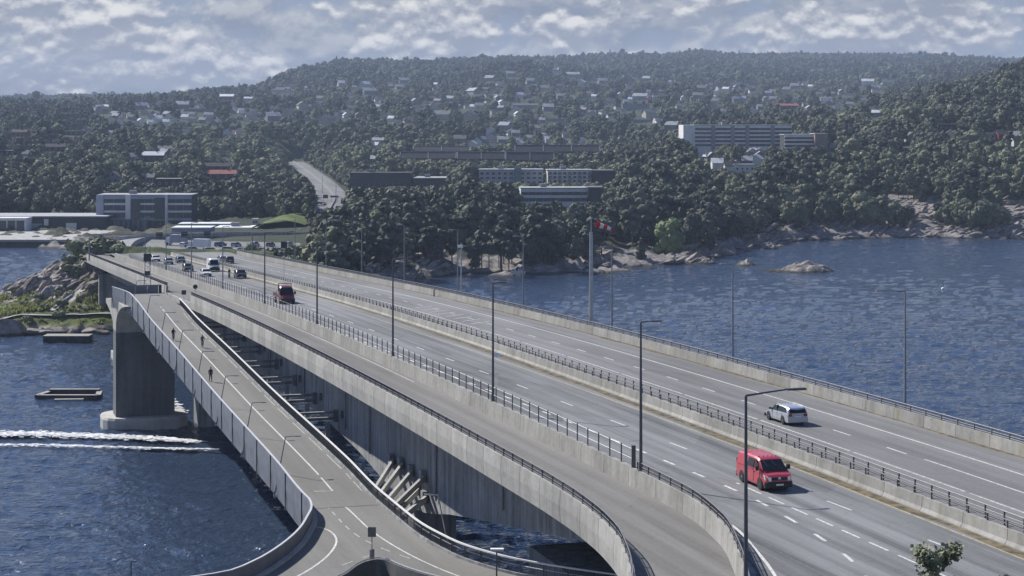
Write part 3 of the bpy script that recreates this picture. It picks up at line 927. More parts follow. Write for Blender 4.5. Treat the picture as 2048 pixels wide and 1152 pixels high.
def railing(name, label, u0, u1, vf, base, height, rails, pstep, mats, parent_loc, infill=0, postr=.05, zf=rz, cat='railing', rr=.035, pw=None):
    t = thing(name, label, cat, parent_loc)
    n = max(1, int(round((u1-u0)/pstep)))
    for i in range(n+1):
        u = u0 + (u1-u0)*i/n
        mb = MB(); p = W(u, vf(u), zf(u)+base); w = pw or postr
        mb.obox(Vector(p)-Vector((w,w,.02)), (2*w,0,0), (0,2*w,0), (0,0,height+.02))
        mb.build('post', mats[0], t, True)
    for k, h in enumerate(rails):
        mb = MB(); pts = [W(u, vf(u), zf(u)+base+h) for u in fine(u0, u1)]
        mb.tube(pts, rr if k == 0 else rr*.7, 6)
        mb.build('top_rail' if k == 0 else 'rail', mats[1], t, True)
    if infill:
        mb = MB(); k = int((u1-u0)/infill)
        for i in range(k):
            u = u0 + (i+.5)*infill; p = W(u, vf(u), zf(u)+base+.04)
            mb.obox(Vector(p)-Vector((.014,.014,0)), (.028,0,0), (0,.028,0), (0,0,height-.06))
        o = mb.build('infill_bars', mats[0], t, True, fix=False); o['kind'] = 'stuff'
    return t
dk = (M['rail_dark'], M['rail_dark'])
railing('edge_railing', 'low dark close-barred railing on the outer edge of the ramp, curving near the camera', U0, 176, lambda u: vO(u)-.19, .80, .55, (.55, .28, .10), 2.25, (M['rail_dark'], M['rail_mid']), W(0,-7,28), .13)
railing('edge_railing', 'low dark railing on the far outer edge beam beyond the path landing', 207, U1, lambda u: vO(u)-.19, .80, .55, (.55, .28), 3.0, dk, W(250,-7,22), .2)

# road surfaces
def ribbon(name, ul, va, vb, dz, mat, kind='structure', parent=None):
    mb = MB()
    along(mb, ul, lambda u: [(va(u) if callable(va) else va, dz), (vb(u) if callable(vb) else vb, dz)], closed=False)
    o = mb.build(name, mat, parent, parent is not None, fix=False)
    if kind: o['kind'] = kind
    return o
ramp_road = ribbon('ramp_road', fine(U0, 392), lambda u: vO(u)-.02, lambda u: vR(u)-.2, -.30, M['asphalt_ramp'])
road = ribbon('road', fine(U0, 392), lambda u: min(vE(u)-.85, 13.6) if u < -8 else max(vR(u)+.2, -.5), 13.72, 0.0, M['asphalt'])
road_far = ribbon('road', fine(U0, 392), 16.2, 30.3, 0.0, M['asphalt_far'])

def dashes(parent, vf, u0, u1, L, gap, w, mat, name='lane_dash', dz=.008, skip=()):
    u = u0; k = 0
    while u < u1:
        if k not in skip:
            a, b = u, min(u+L, u1)
            mb = MB(); along(mb, us(a, b, 1.5), lambda q: [(vf(q)-w/2, dz), (vf(q)+w/2, dz)], closed=False)
            mb.build(name, mat, parent, True, fix=False)
        u += L + gap; k += 1
def solid(parent, vf, u0, u1, w, mat, name='edge_line', dz=.008):
    mb = MB(); along(mb, fine(u0, u1), lambda q: [(vf(q)-w/2, dz), (vf(q)+w/2, dz)], closed=False)
    return mb.build(name, mat, parent, True, fix=False)
lineB = curve([(-40,-3.0),(-27.5,2.4),(-22,3.7),(-13,4.8),(-5,5.3),(4,5.1),(14,4.8),(40,4.0),(85,2.7),(120,2.4),(400,2.4)])
lineA = curve([(-40,10.4),(-25,10.1),(-7,9.4),(15,8.3),(60,7.2),(90,6.8),(400,6.6)])
dashes(road, lineB, -40, 290, 2.0, 3.2, .22, M['paint'])
dashes(road, lineA, -36, 300, 3.2, 9.0, .16, M['paint'])
dashes(road, lambda u: 6.4, -40, -1, 2.3, 1.2, .17, M['paint'])
solid(road, vE, U0, 12, .20, M['paint'])
solid(road, lambda u: 12.55 - .012*max(0, min(u, 120)), U0, 330, .16, M['paint_yellow'])
for (va_, vb_, rr_) in ((12.75, 13.5, road), (29.6, 30.24, road_far)):
    mb = MB(); along(mb, us(U0, 372, 3), lambda q: [(va_+.5*float(vnoise(q/6, va_, 5))*(1 if va_ < 20 else 1.6)-.2, .006), (vb_, .006)], closed=False); mb.build('roadside_dirt', M['dirt'], rr_, True, fix=False)
dashes(road_far, lambda u: 22.85, 6.0, 280, 3.0, 6.0, .16, M['paint'])
solid(road_far, lambda u: 22.95, U0, 3.5, .16, M['paint'])
solid(road_far, lambda u: 26.35, U0, 360, .17, M['paint'])
dashes(road_far, lambda u: 19.5, U0, 330, 16, .6, .22, M['paint_worn'], 'edge_line')
for k in range(8):                                       # worn hatching where the lanes join
    mb = MB(); u = 116 + k*4.2
    pts = [Vector(W(u, 20.6, rz(u)+.008)), Vector(W(u+.35, 20.6, rz(u+.35)+.008)), Vector(W(u+3.35, 23.9, rz(u+3.3)+.008)), Vector(W(u+3.0, 23.9, rz(u+3.0)+.008))]
    mb.add(pts, [(0,1,2,3)]).build('hatch_stripe', M['paint_worn'], road_far, True, fix=False)
solid(ramp_road, lambda u: -.75, 60, 340, .12, M['paint_worn'], dz=-.292)
solid(ramp_road, lambda u: -5.6, 215, 360, .12, M['paint_worn'], dz=-.292)

# wall between ramp and carriageway
wl = thing('barrier_wall', 'weathered concrete wall between the ramp and the main carriageway', 'wall', W(0, 0, 27))
edge_panels(U0, 372, 5.0, lambda u: [(vR(u)-.24,-.34),(vR(u)-.17,.95),(vR(u)+.17,.95),(vR(u)+.24,-.05),(vR(u)+.24,-.34)], M['concrete_moss'], 'wall_segment', wl, gap=.025)
railing('edge_railing', 'low dark railing with close bars on the curving wall beside the ramp', U0, .8, vR, .95, .52, (.52, .27, .08), 2.0, (M['rail_dark'], M['rail_mid']), W(-20, -2, 28), .13)
fence = thing('screen_fence', 'row of tall dark steel posts along the concrete wall between ramp and carriageway', 'fence', W(60, 0, 27))
mb = MB(); p = Vector(W(1.6, 0, rz(1.6)+.93)); mb.obox(p-Vector((.14,.14,0)), (.28,0,0), (0,.28,0), (0,0,1.5)); mb.build('end_post', M['rail_dark'], fence, True)
u = 4.0
while u < 340:
    p = Vector(W(u, 0, rz(u)+.93)); mb = MB()
    mb.obox(p-Vector((.045,.06,0)), (.09,0,0), (0,.12,0), (0,0,1.3 if u < 232 else .95)); mb.build('post', M['fence_post'], fence, True)
    u += 2.35
for h in (.55, 1.2):
    mb = MB(); mb.tube([W(q, 0, rz(q)+.95+h) for q in us(1.6, 232, 5)], .012, 4); mb.build('wire', M['galv'], fence, True)

# median: two walls with rails and the gap between the two bridges
w = thing('median_wall', 'weathered concrete wall along the median of the near carriageway', 'wall', W(60, 13.9, 27))
edge_panels(U0, 372, 5.0, lambda u: [(13.52,-.2),(13.56,.06),(13.70,.25),(13.74,.90),(14.06,.90),(14.1,-.2)], M['concrete_moss'], 'wall_segment', w, gap=.025)
railing('median_railing', 'steel rail with dark posts on top of the concrete median wall', U0, 372, lambda u: 13.9, .90, .44, (.44, .22), 2.2, (M['rail_dark'], M['rail_dark']), W(60, 13.9, 28), 0, .05, rr=.045)
railing('guard_rail', 'steel guard rail on short posts along the edge of the farther carriageway', U0, 372, lambda u: 16.35, 0, .86, (.86, .58), 2.2, (M['rail_dark'], M['rail_mid']), W(60, 16.35, 28), 0, .05, rr=.05)
mb = MB()
for vv in (14.85, 15.25): mb.tube([W(q, vv, rz(q)-.15) for q in us(U0, 360, 8)], .16, 8)
t = thing('service_pipes', 'dark service pipes lying in the gap between the two bridges', 'pipes', W(60, 15.8, 26))
mb.build('pipe', M['rail_mid'], t, True)
mb = MB(); along(mb, us(U0, 372, 8), const((14.56,-.9),(14.56,-.75),(15.7,-.75),(15.7,-.9))); mb.build('walkway', M['concrete_grey'], t, True)

# second bridge
b2 = thing('road_bridge', 'second concrete bridge carrying the far carriageway towards the hills', 'bridge', W(60, 24, 0))
mb = MB(); along(mb, fine(U0, U1), const((15.72,-.06),(30.9,-.06),(30.9,-.9),(27,-1.6),(20,-1.6),(15.72,-.9))); mb.build('deck_slab', M['concrete_grey'], b2, True)
mb = MB(); along(mb, us(-40, U1, 4), lambda u: [(20,-1.55),(20.5,-dep(u)*.8),(26.5,-dep(u)*.8),(27,-1.55)]); mb.build('box_girder', M['concrete_grey'], b2, True)
for q in JOINTS: q.build('expansion_joint', M['rail_dark'], b2, True, fix=False)
for uu in (58, 208, 300):
    mb = MB(); mb.obox(W(uu,21.5,-3), Vector(W(uu+6,0))-Vector(W(uu,0)), Vector(W(0,26))-Vector(W(0,21.5)), (0,0,rz(uu)-dep(uu)*.8+3.4)); mb.build('pier', M['concrete_grey'], b2, True)
ow = thing('parapet_wall', 'pale concrete parapet along the seaward edge of the far carriageway', 'wall', W(60, 30.5, 27))
edge_panels(U0, 372, 5.0, const((30.25,-.2),(30.32,.90),(30.62,.90),(30.95,-.9),(30.6,-.9)), M['concrete_sea'], 'wall_segment', ow, gap=.025)
railing('edge_railing', 'low blue grey railing on the seaward parapet above the water', U0, 372, lambda u: 30.47, .90, .50, (.50, .27, .10), 2.5, (M['rail_mid'], M['rail_mid']), W(60, 30.5, 28), .16)

# --- footpath bridge on the left
_hp = curve([(0,34.3),(46,34.25),(60,33.7),(97,32.9),(137,31.7),(164,31.0),(186,30.0),(207,29.68),(240,29.68)])
def pz(u): return HC - _hp(u)
fb = thing('footbridge', 'footpath and cycle bridge with grey outer panels hung along the left of the road bridge', 'bridge', W(120, -10.5, 0))
PL, PR = -13.9, -7.3
def PLf(u): return PL - 1.8*min(1, max(0, (u-195)/11.5))**1.3
mb = MB(); along(mb, us(45, 206.5, 2.5), lambda u: [(PLf(u)-.05,-.03),(PR+.05,-.03),(PR+.05,-.42),(-9,-.9),(-12,-.9),(PLf(u)-.05,-.42)], pz); mb.build('deck_slab', M['concrete_grey'], fb, True)
LB = [(45.5,-13.9),(43.4,-13.9),(40,-14.4),(36.8,-15.35),(33.5,-16.4),(30.4,-17.6),(26.8,-19.3),(23.4,-21.2),(21,-22.9),(19.3,-24.4),(18.2,-27),(17.5,-31),(17,-36)]
RB = [(45.5,-7.3),(40,-7.3),(33.4,-7.25),(30,-7.05),(27.2,-6.7),(24,-6.2),(21.3,-5.4),(18.6,-4.3),(16.3,-3.0),(13,-.5),(10,2.2)]
NOSE_XY = [(-19,134),(-15.6,137),(-13.4,139.5),(-12.2,142),(-11.6,144.5),(-11.0,146.0),(-10.1,146.8),(-9.2,146.2),(-8.2,144.5),(-6.3,142),(-3.6,139.5),(1,136.5)]
def smooth(pts, n=4):
    out = []
    for i in range(len(pts)-1):
        p0, p1, p2, p3 = (np.array(pts[max(0, min(len(pts)-1, j))], float) for j in (i-1, i, i+1, i+2))
        for k in range(n):
            t = k/n
            out.append(tuple(.5*((2*p1)+(-p0+p2)*t+(2*p0-5*p1+4*p2-p3)*t*t+(-p0+3*p1-3*p2+p3)*t**3)))
    return out + [tuple(pts[-1])]
def xy_uv(l): return [W(u, v)[:2] for (u, v) in l]
LBX, RBX, NOX = smooth(xy_uv(LB)), smooth(xy_uv(RB)), smooth(NOSE_XY)
PZ = pz(30)
from mathutils.geometry import tessellate_polygon
def flat_poly(xy, z, thick, name, mat, parent=None, top_only=False):
    v = [(x, y, z) for x, y in xy]
    tris = tessellate_polygon([[Vector(p) for p in v]])
    mb = MB(); mb.add(v, [tuple(t) for t in tris])
    if not top_only:
        lo = [(x, y, z-thick) for x, y in xy]; n = len(v)
        mb.add(lo, [tuple(reversed(t)) for t in tris])
        mb.f += [(i, (i+1) % n, n+(i+1) % n, n+i) for i in range(n)]; mb.m += [0]*n
    o = mb.build(name, mat, parent, parent is not None)
    return o
junc = LBX + [(-26,133.0)] + NOX + [(6,134.5)] + list(reversed(RBX))
path = ribbon('path', us(45.5, 207, 2.5), PLf, PR, 0, M['asphalt_path'])
path.data.vertices.foreach_set('co', np.array([W(u, v, pz(u)) for u in us(45.5, 207, 2.5) for v in (PLf(u), PR)], float).ravel())
pj = flat_poly(junc, PZ+.0, 0, 'path', M['asphalt_path'], top_only=True); pj['kind'] = 'structure'
flat_poly(junc, PZ-.03, .8, 'junction_slab', M['concrete_grey'], fb)
for (X, Y) in ((-14.5,158),(-17.5,146),(-6,150),(-22,138)):
    mb = MB(); mb.lathe([(.6,-2),(.6,PZ-.7)], 14, (X, Y, 0)); mb.build('column', M['concrete_grey'], fb, True, True)

def plan_frames(xy, z):
    pts = [(x, y, z(x, y) if callable(z) else z) for x, y in xy]; nr = []
    for i in range(len(pts)):
        a = Vector(pts[max(i-1,0)][:2]); b = Vector(pts[min(i+1,len(pts)-1)][:2]); t = (b-a).normalized()
        nr.append((t.y, -t.x))
    return pts, nr
def resample(xy, step):
    P = np.array(xy, float); s = np.concatenate([[0], np.cumsum(np.hypot(*np.diff(P, axis=0).T))])
    n = max(1, int(round(s[-1]/step))); q = np.linspace(0, s[-1], n+1)
    return list(zip(np.interp(q, s, P[:,0]), np.interp(q, s, P[:,1])))
# outer parapet: panels, kerb and white top rail
par = thing('path_parapet', 'grey panelled parapet with a pale top rail along the outer side of the footpath', 'parapet', W(120, PL, 20))
LBF = [W(u, PLf(u))[:2] for u in us(206.5, 47.0, 1.0)] + LBX
def zpath(x, y):
    u, v = UV(x, y); return pz(u)
seg = resample(LBF, 1.0); k = 0
while k < len(seg)-1:
    sub = seg[k:k+5]
    a, b = np.array(sub[0]), np.array(sub[-1])
    pts, nr = plan_frames(sub, zpath)
    # leave an open joint between panels
    t = Vector(pts[-1])-Vector(pts[-2]); pts[-1] = tuple(Vector(pts[-1])-t*.035)
    mb = MB(); mb.sweep(pts, nr, [(.12,-2.25),(.26,-.2),(.24,1.22),(.16,1.22),(.14,-.1),(.04,-2.25)]); mb.build('panel', M['panel_grey'], par, True)
    mb = MB(); p = Vector(pts[0]); n = nr[0]; mb.obox(p+Vector((n[0]*.24,n[1]*.20,-2.2)), Vector((n[0]*.10,n[1]*.10,0)), (pts[1][0]-pts[0][0])*.10*Vector((1,0,0))+(pts[1][1]-pts[0][1])*.10*Vector((0,1,0)), (0,0,3.4)); (k // 4) % 2 or mb.build('panel_rib', M['rib'], par, True)
    k += 4
pts, nr = plan_frames(resample(LBF, 1.5), zpath)
mb = MB(); mb.sweep(pts, nr, [(.10,1.225),(.28,1.225),(.28,1.285),(.10,1.285)]); mb.build('top_rail', M['rail_pale'], par, True)
mb = MB(); mb.sweep(pts, nr, [(-.34,.004),(.12,.004),(.12,.16),(-.30,.16)]); mb.build('kerb', M['concrete_pale'], par, True)
# end panels of the landing, across the path and back to the road
t2 = thing('landing_railing', 'grey panel railing closing the landing where the footpath leaves the road bridge', 'railing', W(206, -11, 22))
zl = pz(207)
for (va, vb) in ((-15.8,-13.9),(-13.85,-12.0),(-11.95,-10.1),(-10.05,-8.3)):
    mb = MB(); mb.obox(W(206.9, va, zl-.5), Vector(W(0, vb))-Vector(W(0, va)), Vector(W(.1, 0))-Vector(W(0, 0)), (0,0,1.75)); mb.build('panel', M['panel_grey'], t2, True)
mb = MB(); mb.tube([W(206.95,-15.8,zl+1.3), W(206.95,-7.9,zl+1.3)], .06, 6); mb.build('top_rail', M['rail_mid'], t2, True)
mb = MB(); mb.obox(W(206.7,-8.2,zl-.1), Vector(W(.5,0))-Vector(W(0,0)), Vector(W(0,.45))-Vector(W(0,0)), (0,0,1.4)); mb.build('end_post', M['black'], t2, True)

# inner railing: two white rails over a dark mesh
irl = thing('path_railing', 'double white rail on dark posts between the footpath and the road bridge', 'railing', W(100, PR, 20))
RBF = [W(u, PR)[:2] for u in us(186, 47.0, 1.0)] + RBX
pts, nr = plan_frames(resample(RBF, 1.5), zpath)
mb = MB(); mb.sweep(pts, nr, [(-.10,-.3),(-.10,.22),(.18,.22),(.18,-.9)]); mb.build('kerb_beam', M['concrete_grey'], irl, True)
mb = MB(); mb.sweep(pts, nr, [(-.02,1.16),(-.02,1.27),(.13,1.27),(.13,1.16)]); mb.build('top_rail', M['rail_white'], irl, True)
mb = MB(); mb.tube([(p[0]-n[0]*.05, p[1]-n[1]*.05, p[2]+.74) for p, n in zip(pts, nr)], .035, 6); mb.build('rail', M['rail_white'], irl, True)
mb = MB()
pf, nf = plan_frames(resample(RBF, .14), zpath)
for p, n in zip(pf, nf):
    mb.obox((p[0]+n[0]*.04-.012, p[1]+n[1]*.04-.012, p[2]+.22), (.024,0,0), (0,.024,0), (0,0,.95))
o = mb.build('mesh_bars', M['rail_dark'], irl, True, fix=False); o['kind'] = 'stuff'
pf, nf = plan_frames(resample(RBF, 2.2), zpath)
for p in pf:
    mb = MB(); mb.obox((p[0]-.05, p[1]-.05, p[2]+.1), (.1,0,0), (0,.1,0), (0,0,1.06)); mb.build('post', M['rail_dark'], irl, True)

# nose wall between the two arms of the path
nw = thing('nose_wall', 'dark low wall curving round the point where the two arms of the path part', 'wall', (-10, 145, PZ))
for i, s in enumerate(np.array_split(np.arange(len(NOX)), 7)):
    idx = list(s) + ([s[-1]+1] if s[-1]+1 < len(NOX) else [])
    pts, nr = plan_frames([NOX[j] for j in idx], PZ)
    mb = MB(); mb.sweep(pts, nr, [(-.1,-1.6),(-.1,.85),(.14,.85),(.14,-1.6)]); mb.build('panel', M['sign_grey'], nw, True)
pts, nr = plan_frames(NOX, PZ)
mb = MB(); mb.tube([(p[0],p[1],p[2]+.95) for p in pts], .04, 6); mb.build('top_rail', M['galv'], nw, True)
for i in range(2, len(pts), 6):
    mb = MB(); mb.tube([pts[i], (pts[i][0],pts[i][1],PZ+.95)], .04, 6); mb.build('post', M['rail_white'], nw, True)

# painted lines of the path
def paint_xy(xy, w, name, mat, parent, z=None, dz=.008):
    pts, nr = plan_frames(xy, z if z is not None else zpath)
    mb = MB(); mb.sweep([(p[0],p[1],p[2]+dz) for p in pts], nr, [(-w/2,0),(w/2,0)], closed=False)
    return mb.build(name, mat, parent, True, fix=False)
ctr = [W(u, -10.35)[:2] for u in us(186, 52, 4)] + [(-17.9,176.5)]
paint_xy(ctr, .17, 'centre_line', M['paint'], path)
paint_xy(smooth([(-17.3,175.6),(-14.9,171.5),(-11.6,160.8),(-8.8,153.8),(-6.2,148.6),(-4.0,145),(-1.5,141.5)]), .15, 'centre_line', M['paint'], pj, PZ)
paint_xy(smooth([(-17.6,163.5),(-15.3,161.2),(-14.25,157.9),(-14.1,154.3),(-14.6,150),(-15.9,145),(-18,140.5)]), .17, 'edge_line', M['paint'], pj, PZ)
dl = resample(smooth([(-17.9,177),(-15.5,168.3),(-13.1,160.2),(-10.5,154.6),(-7,149.5)]), .5)
for i in range(0, len(dl)-3, 6): paint_xy(dl[i:i+4], .12, 'line_dash', M['paint_worn'], pj, PZ)
dl = resample(smooth([(-10.8,152.2),(-12.3,149.6),(-13.4,147.6)]), .5)
for i in range(0, len(dl)-3, 6): paint_xy(dl[i:i+4], .12, 'line_dash', M['paint_worn'], pj, PZ)
mb = MB(); along(mb, [46.2, 46.9], const((PL+.3, .006), (PR-.25, .006)), pz, closed=False); mb.build('expansion_joint', M['sign_grey'], path, True, fix=False)
for k in range(14):                                     # inner edge line, worn
    a = W(178-k*9.2, -7.75)[:2]; b = W(171-k*9.2, -7.75)[:2]
    paint_xy([a, b], .10, 'edge_line', M['paint_worn'], path)

# brackets and struts that hang the path from the box girder
for u in (168, 155, 142, 129, 116, 103, 91):
    z = pz(u)
    mb = MB()
    mb.obox(W(u-.25,-7.3,z-.75), Vector(W(.5,0))-Vector(W(0,0)), Vector(W(0,5.6))-Vector(W(0,0)), (0,0,.28))
    mb.obox(W(u-.25,-7.3,z-.05), Vector(W(.5,0))-Vector(W(0,0)), Vector(W(0,5.6))-Vector(W(0,0)), (0,0,.22))
    mb.obox(W(u-.3,-2.3,z-1.0), Vector(W(.6,0))-Vector(W(0,0)), Vector(W(0,.5))-Vector(W(0,0)), (0,0,1.3))
    mb.build('bracket', M['concrete_grey'], fb, True)
    mb = MB(); mb.obox(W(u-1.2,-3.4,z-3.4), Vector(W(.32,0))-Vector(W(0,0)), Vector(W(0,.5))-Vector(W(0,0)), (0,0,2.7)); mb.build('hanger', M['concrete_pale'], fb, True)
    mb = MB(); mb.obox(W(u-3.2,-2.15,z-.2), Vector(W(.7,0))-Vector(W(0,0)), Vector(W(0,.35))-Vector(W(0,0)), (0,0,.8)); mb.build('junction_box', M['rail_mid'], fb, True)
for (ua, ub, zb) in ((50.5,63.8,18.3),(48.6,59.9,18.6),(46,56,18.6),(43.6,51.3,18.9),(42,53.6,17.3),(40,50.7,17.1)):
    a, b = Vector(W(ua, -7.15, pz(ua)-.35)), Vector(W(ub, -1.85, zb))
    sd = (b-a).cross(Vector((0,0,1))).normalized()*.26
    mb = MB(); mb.obox(a-sd*.5-Vector((0,0,.3)), sd, b-a, (0,0,.55)); mb.build('beam', M['concrete_pale'], fb, True)
    mb = MB(); mb.obox(W(ub-.4,-2.35,zb-.5), Vector(W(.8,0))-Vector(W(0,0)), Vector(W(0,.5))-Vector(W(0,0)), (0,0,1.1)); mb.build('bracket', M['concrete_grey'], fb, True)

# left pier with its haunch and footing
pr = thing('bridge_pier', 'broad grey pier standing in the water left of the road bridge, with a flared head', 'pier', W(210, -11, 0))
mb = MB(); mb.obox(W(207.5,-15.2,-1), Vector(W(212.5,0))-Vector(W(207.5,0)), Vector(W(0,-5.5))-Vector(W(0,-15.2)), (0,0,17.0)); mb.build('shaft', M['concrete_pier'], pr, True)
mb = MB()
ring = []
for k in range(13):
    a = k/12; ring.append((207.5-13.5*a**1.9, 15.8+5.6*a**.62))
top = [(194, pz(194)-.95), (200, pz(200)-.95), (207, pz(207)-.95), (214, 20.4), (226, 19.9)]
far = [(212.5+13.5*(1-k/12)**1.9, 15.8+3.4*(1-k/12)**.62) for k in range(13)]
prof = ring + [(194, top[0][1]), (207, top[2][1]), (226, top[4][1])] + far
pv = [W(u,-15.2,z) for u, z in prof]; n = len(pv)
qv = [W(u,-5.5,z) for u, z in prof]
tr = tessellate_polygon([[Vector((u, z, 0)) for u, z in prof]])
mb.add(pv+qv, [tuple(t) for t in tr] + [tuple(q+n for q in reversed(t)) for t in tr] + [(i, (i+1) % n, n+(i+1) % n, n+i) for i in range(n)])
mb.build('head', M['concrete'], pr, True)
mb = MB(); c = Vector(W(210.5,-10.3,0)); vs = []; nn = 20
for (s, z) in ((1,-2),(1,1.35),(.97,1.75)):
    for k in range(nn):
        a = 2*math.pi*k/nn; e = Vector((math.copysign(abs(math.cos(a))**.6, math.cos(a))*7.2*s, math.copysign(abs(math.sin(a))**.7, math.sin(a))*5.6*s, z))
        vs.append(c+Vector((RN[0]*e.x-.289*e.y, RN[1]*e.x+.957*e.y, e.z)))
fs = [(i*nn+k, i*nn+(k+1) % nn, (i+1)*nn+(k+1) % nn, (i+1)*nn+k) for i in range(2) for k in range(nn)] + [tuple(2*nn+k for k in range(nn))]
mb.add(vs, fs).build('footing', M['concrete_pale'], pr, True)
# ------------------------------------------------------------------ street lamps, masts and signs
def lamp_parts(t, h, arm, mat, base_r=.11, top_r=.06, lean=(0, 0), headlen=.75, rise=.25):
    top = Vector((lean[0], lean[1], h))
    mb = MB(); mb.tube([(0,0,0), top*.5, top], [base_r, (base_r+top_r)/2, top_r], 10); mb.build('pole', mat, t, smooth=False)
    mb = MB(); mb.lathe([(base_r*1.7,0),(base_r*1.7,.06),(base_r*1.25,.08),(base_r*1.2,.5)], 10); mb.build('base_plate', mat, t)
    a = Vector((arm[0], arm[1], 0)); L = a.length; d = a.normalized() if L > 0 else Vector((1,0,0))
    e = top + a + Vector((0,0,rise))
    mb = MB(); mb.tube([top, top+a*.5+Vector((0,0,rise*.52)), e], [top_r*.85,.045,.04], 8); mb.build('arm', mat, t)
    s = Vector((-d.y, d.x, 0))
    mb = MB()
    q = [e-d*.05-s*.09, e+d*headlen-s*.14, e+d*headlen+s*.14, e-d*.05+s*.09]
    vs = [p-Vector((0,0,.06)) for p in q] + [p+Vector((0,0,.04)) for p in q]
    mb.add(vs, [(3,2,1,0),(4,5,6,7),(0,1,5,4),(1,2,6,5),(2,3,7,6),(3,0,4,7)]); hd = mb.build('lamp_head', mat, t)
    mb = MB(); mb.add([p-Vector((0,0,.065)) for p in (q[0]+d*.2, q[1]-d*.06, q[2]-d*.06, q[3]+d*.2)], [(3,2,1,0)]); mb.build('lens', M['lens'], hd, fix=False)
ORD = ['nearest', 'second', 'third', 'fourth', 'fifth', 'sixth', 'seventh', 'eighth', 'ninth', 'tenth', 'eleventh', 'twelfth']
LU = [-36.2, 0.2, 35.5, 72, 112, 150, 190, 228, 266, 304]
for k, u in enumerate(LU):
    b = W(u, vR(u) - (.35 if k == 0 else 0), rz(u) + .95)
    dark = k < 6
    lab = ['tall dark street lamp with a long arm, its foot below the frame edge',
           'dark street lamp with a short arm on the wall where the ramp bends away'][k] if k < 2 else \
          '%s street lamp along the fenced wall, counted from where the ramp bends' % ORD[k-1]
    t = thing('street_lamp', lab, 'street lamp', b, 0, 'street lamps on the wall beside the ramp')
    arm = (2.2*.957, 2.2*.289) if k == 0 else ((.72, .2) if k == 1 else (.5,.2))
    lamp_parts(t, 10.3 if k == 0 else 9.9, arm, M['pole'] if dark else M['pole_grey'], .12, .065, headlen=.62 if k else .9, rise=.22 if k == 0 else .08)
    if k == 2:
        mb = MB(); mb.lathe([(.02,-.22),(.20,-.15),(.24,0),(.20,.15),(.02,.22)], 12, (.35,-.1,3.9)); mb.build('camera_dome', M['white'], t, smooth=True)
RU = [-14, 21.5, 57, 92.5, 127.6, 161, 195, 228, 261, 295]
for k, u in enumerate(RU):
    b = W(u, 31.05, rz(u)+.35)
    if k == 0: continue
    t = thing('street_lamp', '%s street lamp on the seaward parapet, %s' % (ORD[k-1], ['standing against open water', 'standing against open water near the islet', 'beside the windsock mast', 'against the dark shore trees', 'next to a camera mast', 'against the rocky wooded point', 'against the rocky wooded point', 'small and far off', 'small and far off'][k-1]), 'street lamp', b, 0, 'street lamps on the seaward parapet')
    lamp_parts(t, 10.1, (-1.9*.957, -1.9*.289) if k == 1 else (-.6, -.2), M['pole_grey'], .12, .065, rise=.12)
# camera mast beside the fifth lamp
t = thing('camera_mast', 'slim grey mast with a white camera near its top, beside a lamp', 'mast', W(159, 31.05, rz(159)+.35), 0)
mb = MB(); mb.tube([(0,0,0),(0,0,8.2)], [.13,.10], 10); mb.build('pole', M['galv'], t)
mb = MB(); mb.box(-.55,.25,-.16,.16,7.5,7.9); mb.build('camera', M['white'], t)
# windsock
t = thing('windsock_mast', 'tall pale mast on the seaward parapet holding a windsock', 'mast', W(100, 31.1, rz(100)+.4), 0)
mb = MB(); mb.tube([(0,0,0),(0,0,6),(0,0,11.6)], [.30,.24,.20], 14); mb.build('pole', M['galv'], t)
mb = MB(); mb.tube([(0,0,11.5),(0,0,13.4)], .05, 8); mb.tube([(0,0,12.7),(.75,.1,12.55)], .03, 6); mb.build('swivel_arm', M['galv'], t)
t2 = thing('windsock', 'red and white striped windsock blowing to the right', 'windsock', Vector(t.location)+Vector((.62,.1,12.6)), 0)
dirn = Vector((2.15, .3, -.62)); Ls = dirn.length; dn = dirn.normalized()
e1 = dn.cross(Vector((0,0,1))).normalized(); e2 = dn.cross(e1)
for k in range(5):
    mb = MB(); rings = []
    for j in range(5):
        s = (k+j/4)/5; r = .37*(1-.50*s); c = dirn*s + Vector((0,0,-.28*s*s)) + e2*(.05*math.sin(7*s))
        rings.append([c+(e1*math.cos(a)+e2*math.sin(a)*(1-.12*s))*(r*(1+.05*math.sin(3*a+6*s))) for a in [2*math.pi*q/16 for q in range(16)]])
    mb.add([p for r_ in rings for p in r_], [(j*16+q, j*16+(q+1)%16, (j+1)*16+(q+1)%16, (j+1)*16+q) for j in range(4) for q in range(16)])
    mb.build('stripe', M['red_cloth'] if k % 2 == 0 else M['white_cloth'], t2, smooth=True)
# footpath lamps, leaning in over the path from outside the parapet
PLU = [60, 79.5, 98, 117, 136, 155, 174, 193]
for k, u in enumerate(PLU):
    z = pz(u)
    t = thing('path_lamp', '%s leaning lamp along the outer parapet of the footpath, counted from the junction' % ORD[k].replace('nearest', 'first'), 'street lamp', W(u, PL-.38, z-2.15), 0, 'leaning lamps on the footpath parapet')
    lamp_parts(t, 5.6, (.95*.957,.95*.289), M['pole_grey'], .075, .05, lean=(1.05,.1), headlen=.5, rise=.02)
    mb = MB(); mb.box(-.10,.22,-.10,.10,.0,.14); mb.build('bracket', M['galv'], t)
    mb = MB(); mb.box(.45,.75,-.05,.05,2.9,3.0); mb.build('bracket', M['galv'], t)
t = thing('path_lamp', 'leaning grey lamp beside the right arm of the path, in front of the pier', 'street lamp', W(27.5, -5.9, PZ-.5), 0)
lamp_parts(t, 4.6, (-.75,.0), M['galv'], .07, .05, lean=(-.95,.2), headlen=.35, rise=.05)
t = thing('path_lamp', 'dark lamp with a flat pale top at the bottom edge by the path wall', 'street lamp', (-1.1, 139.5, PZ-.1), 0)
lamp_parts(t, 3.2, (.1,0), M['pole'], .07, .05, headlen=.3, rise=.0)
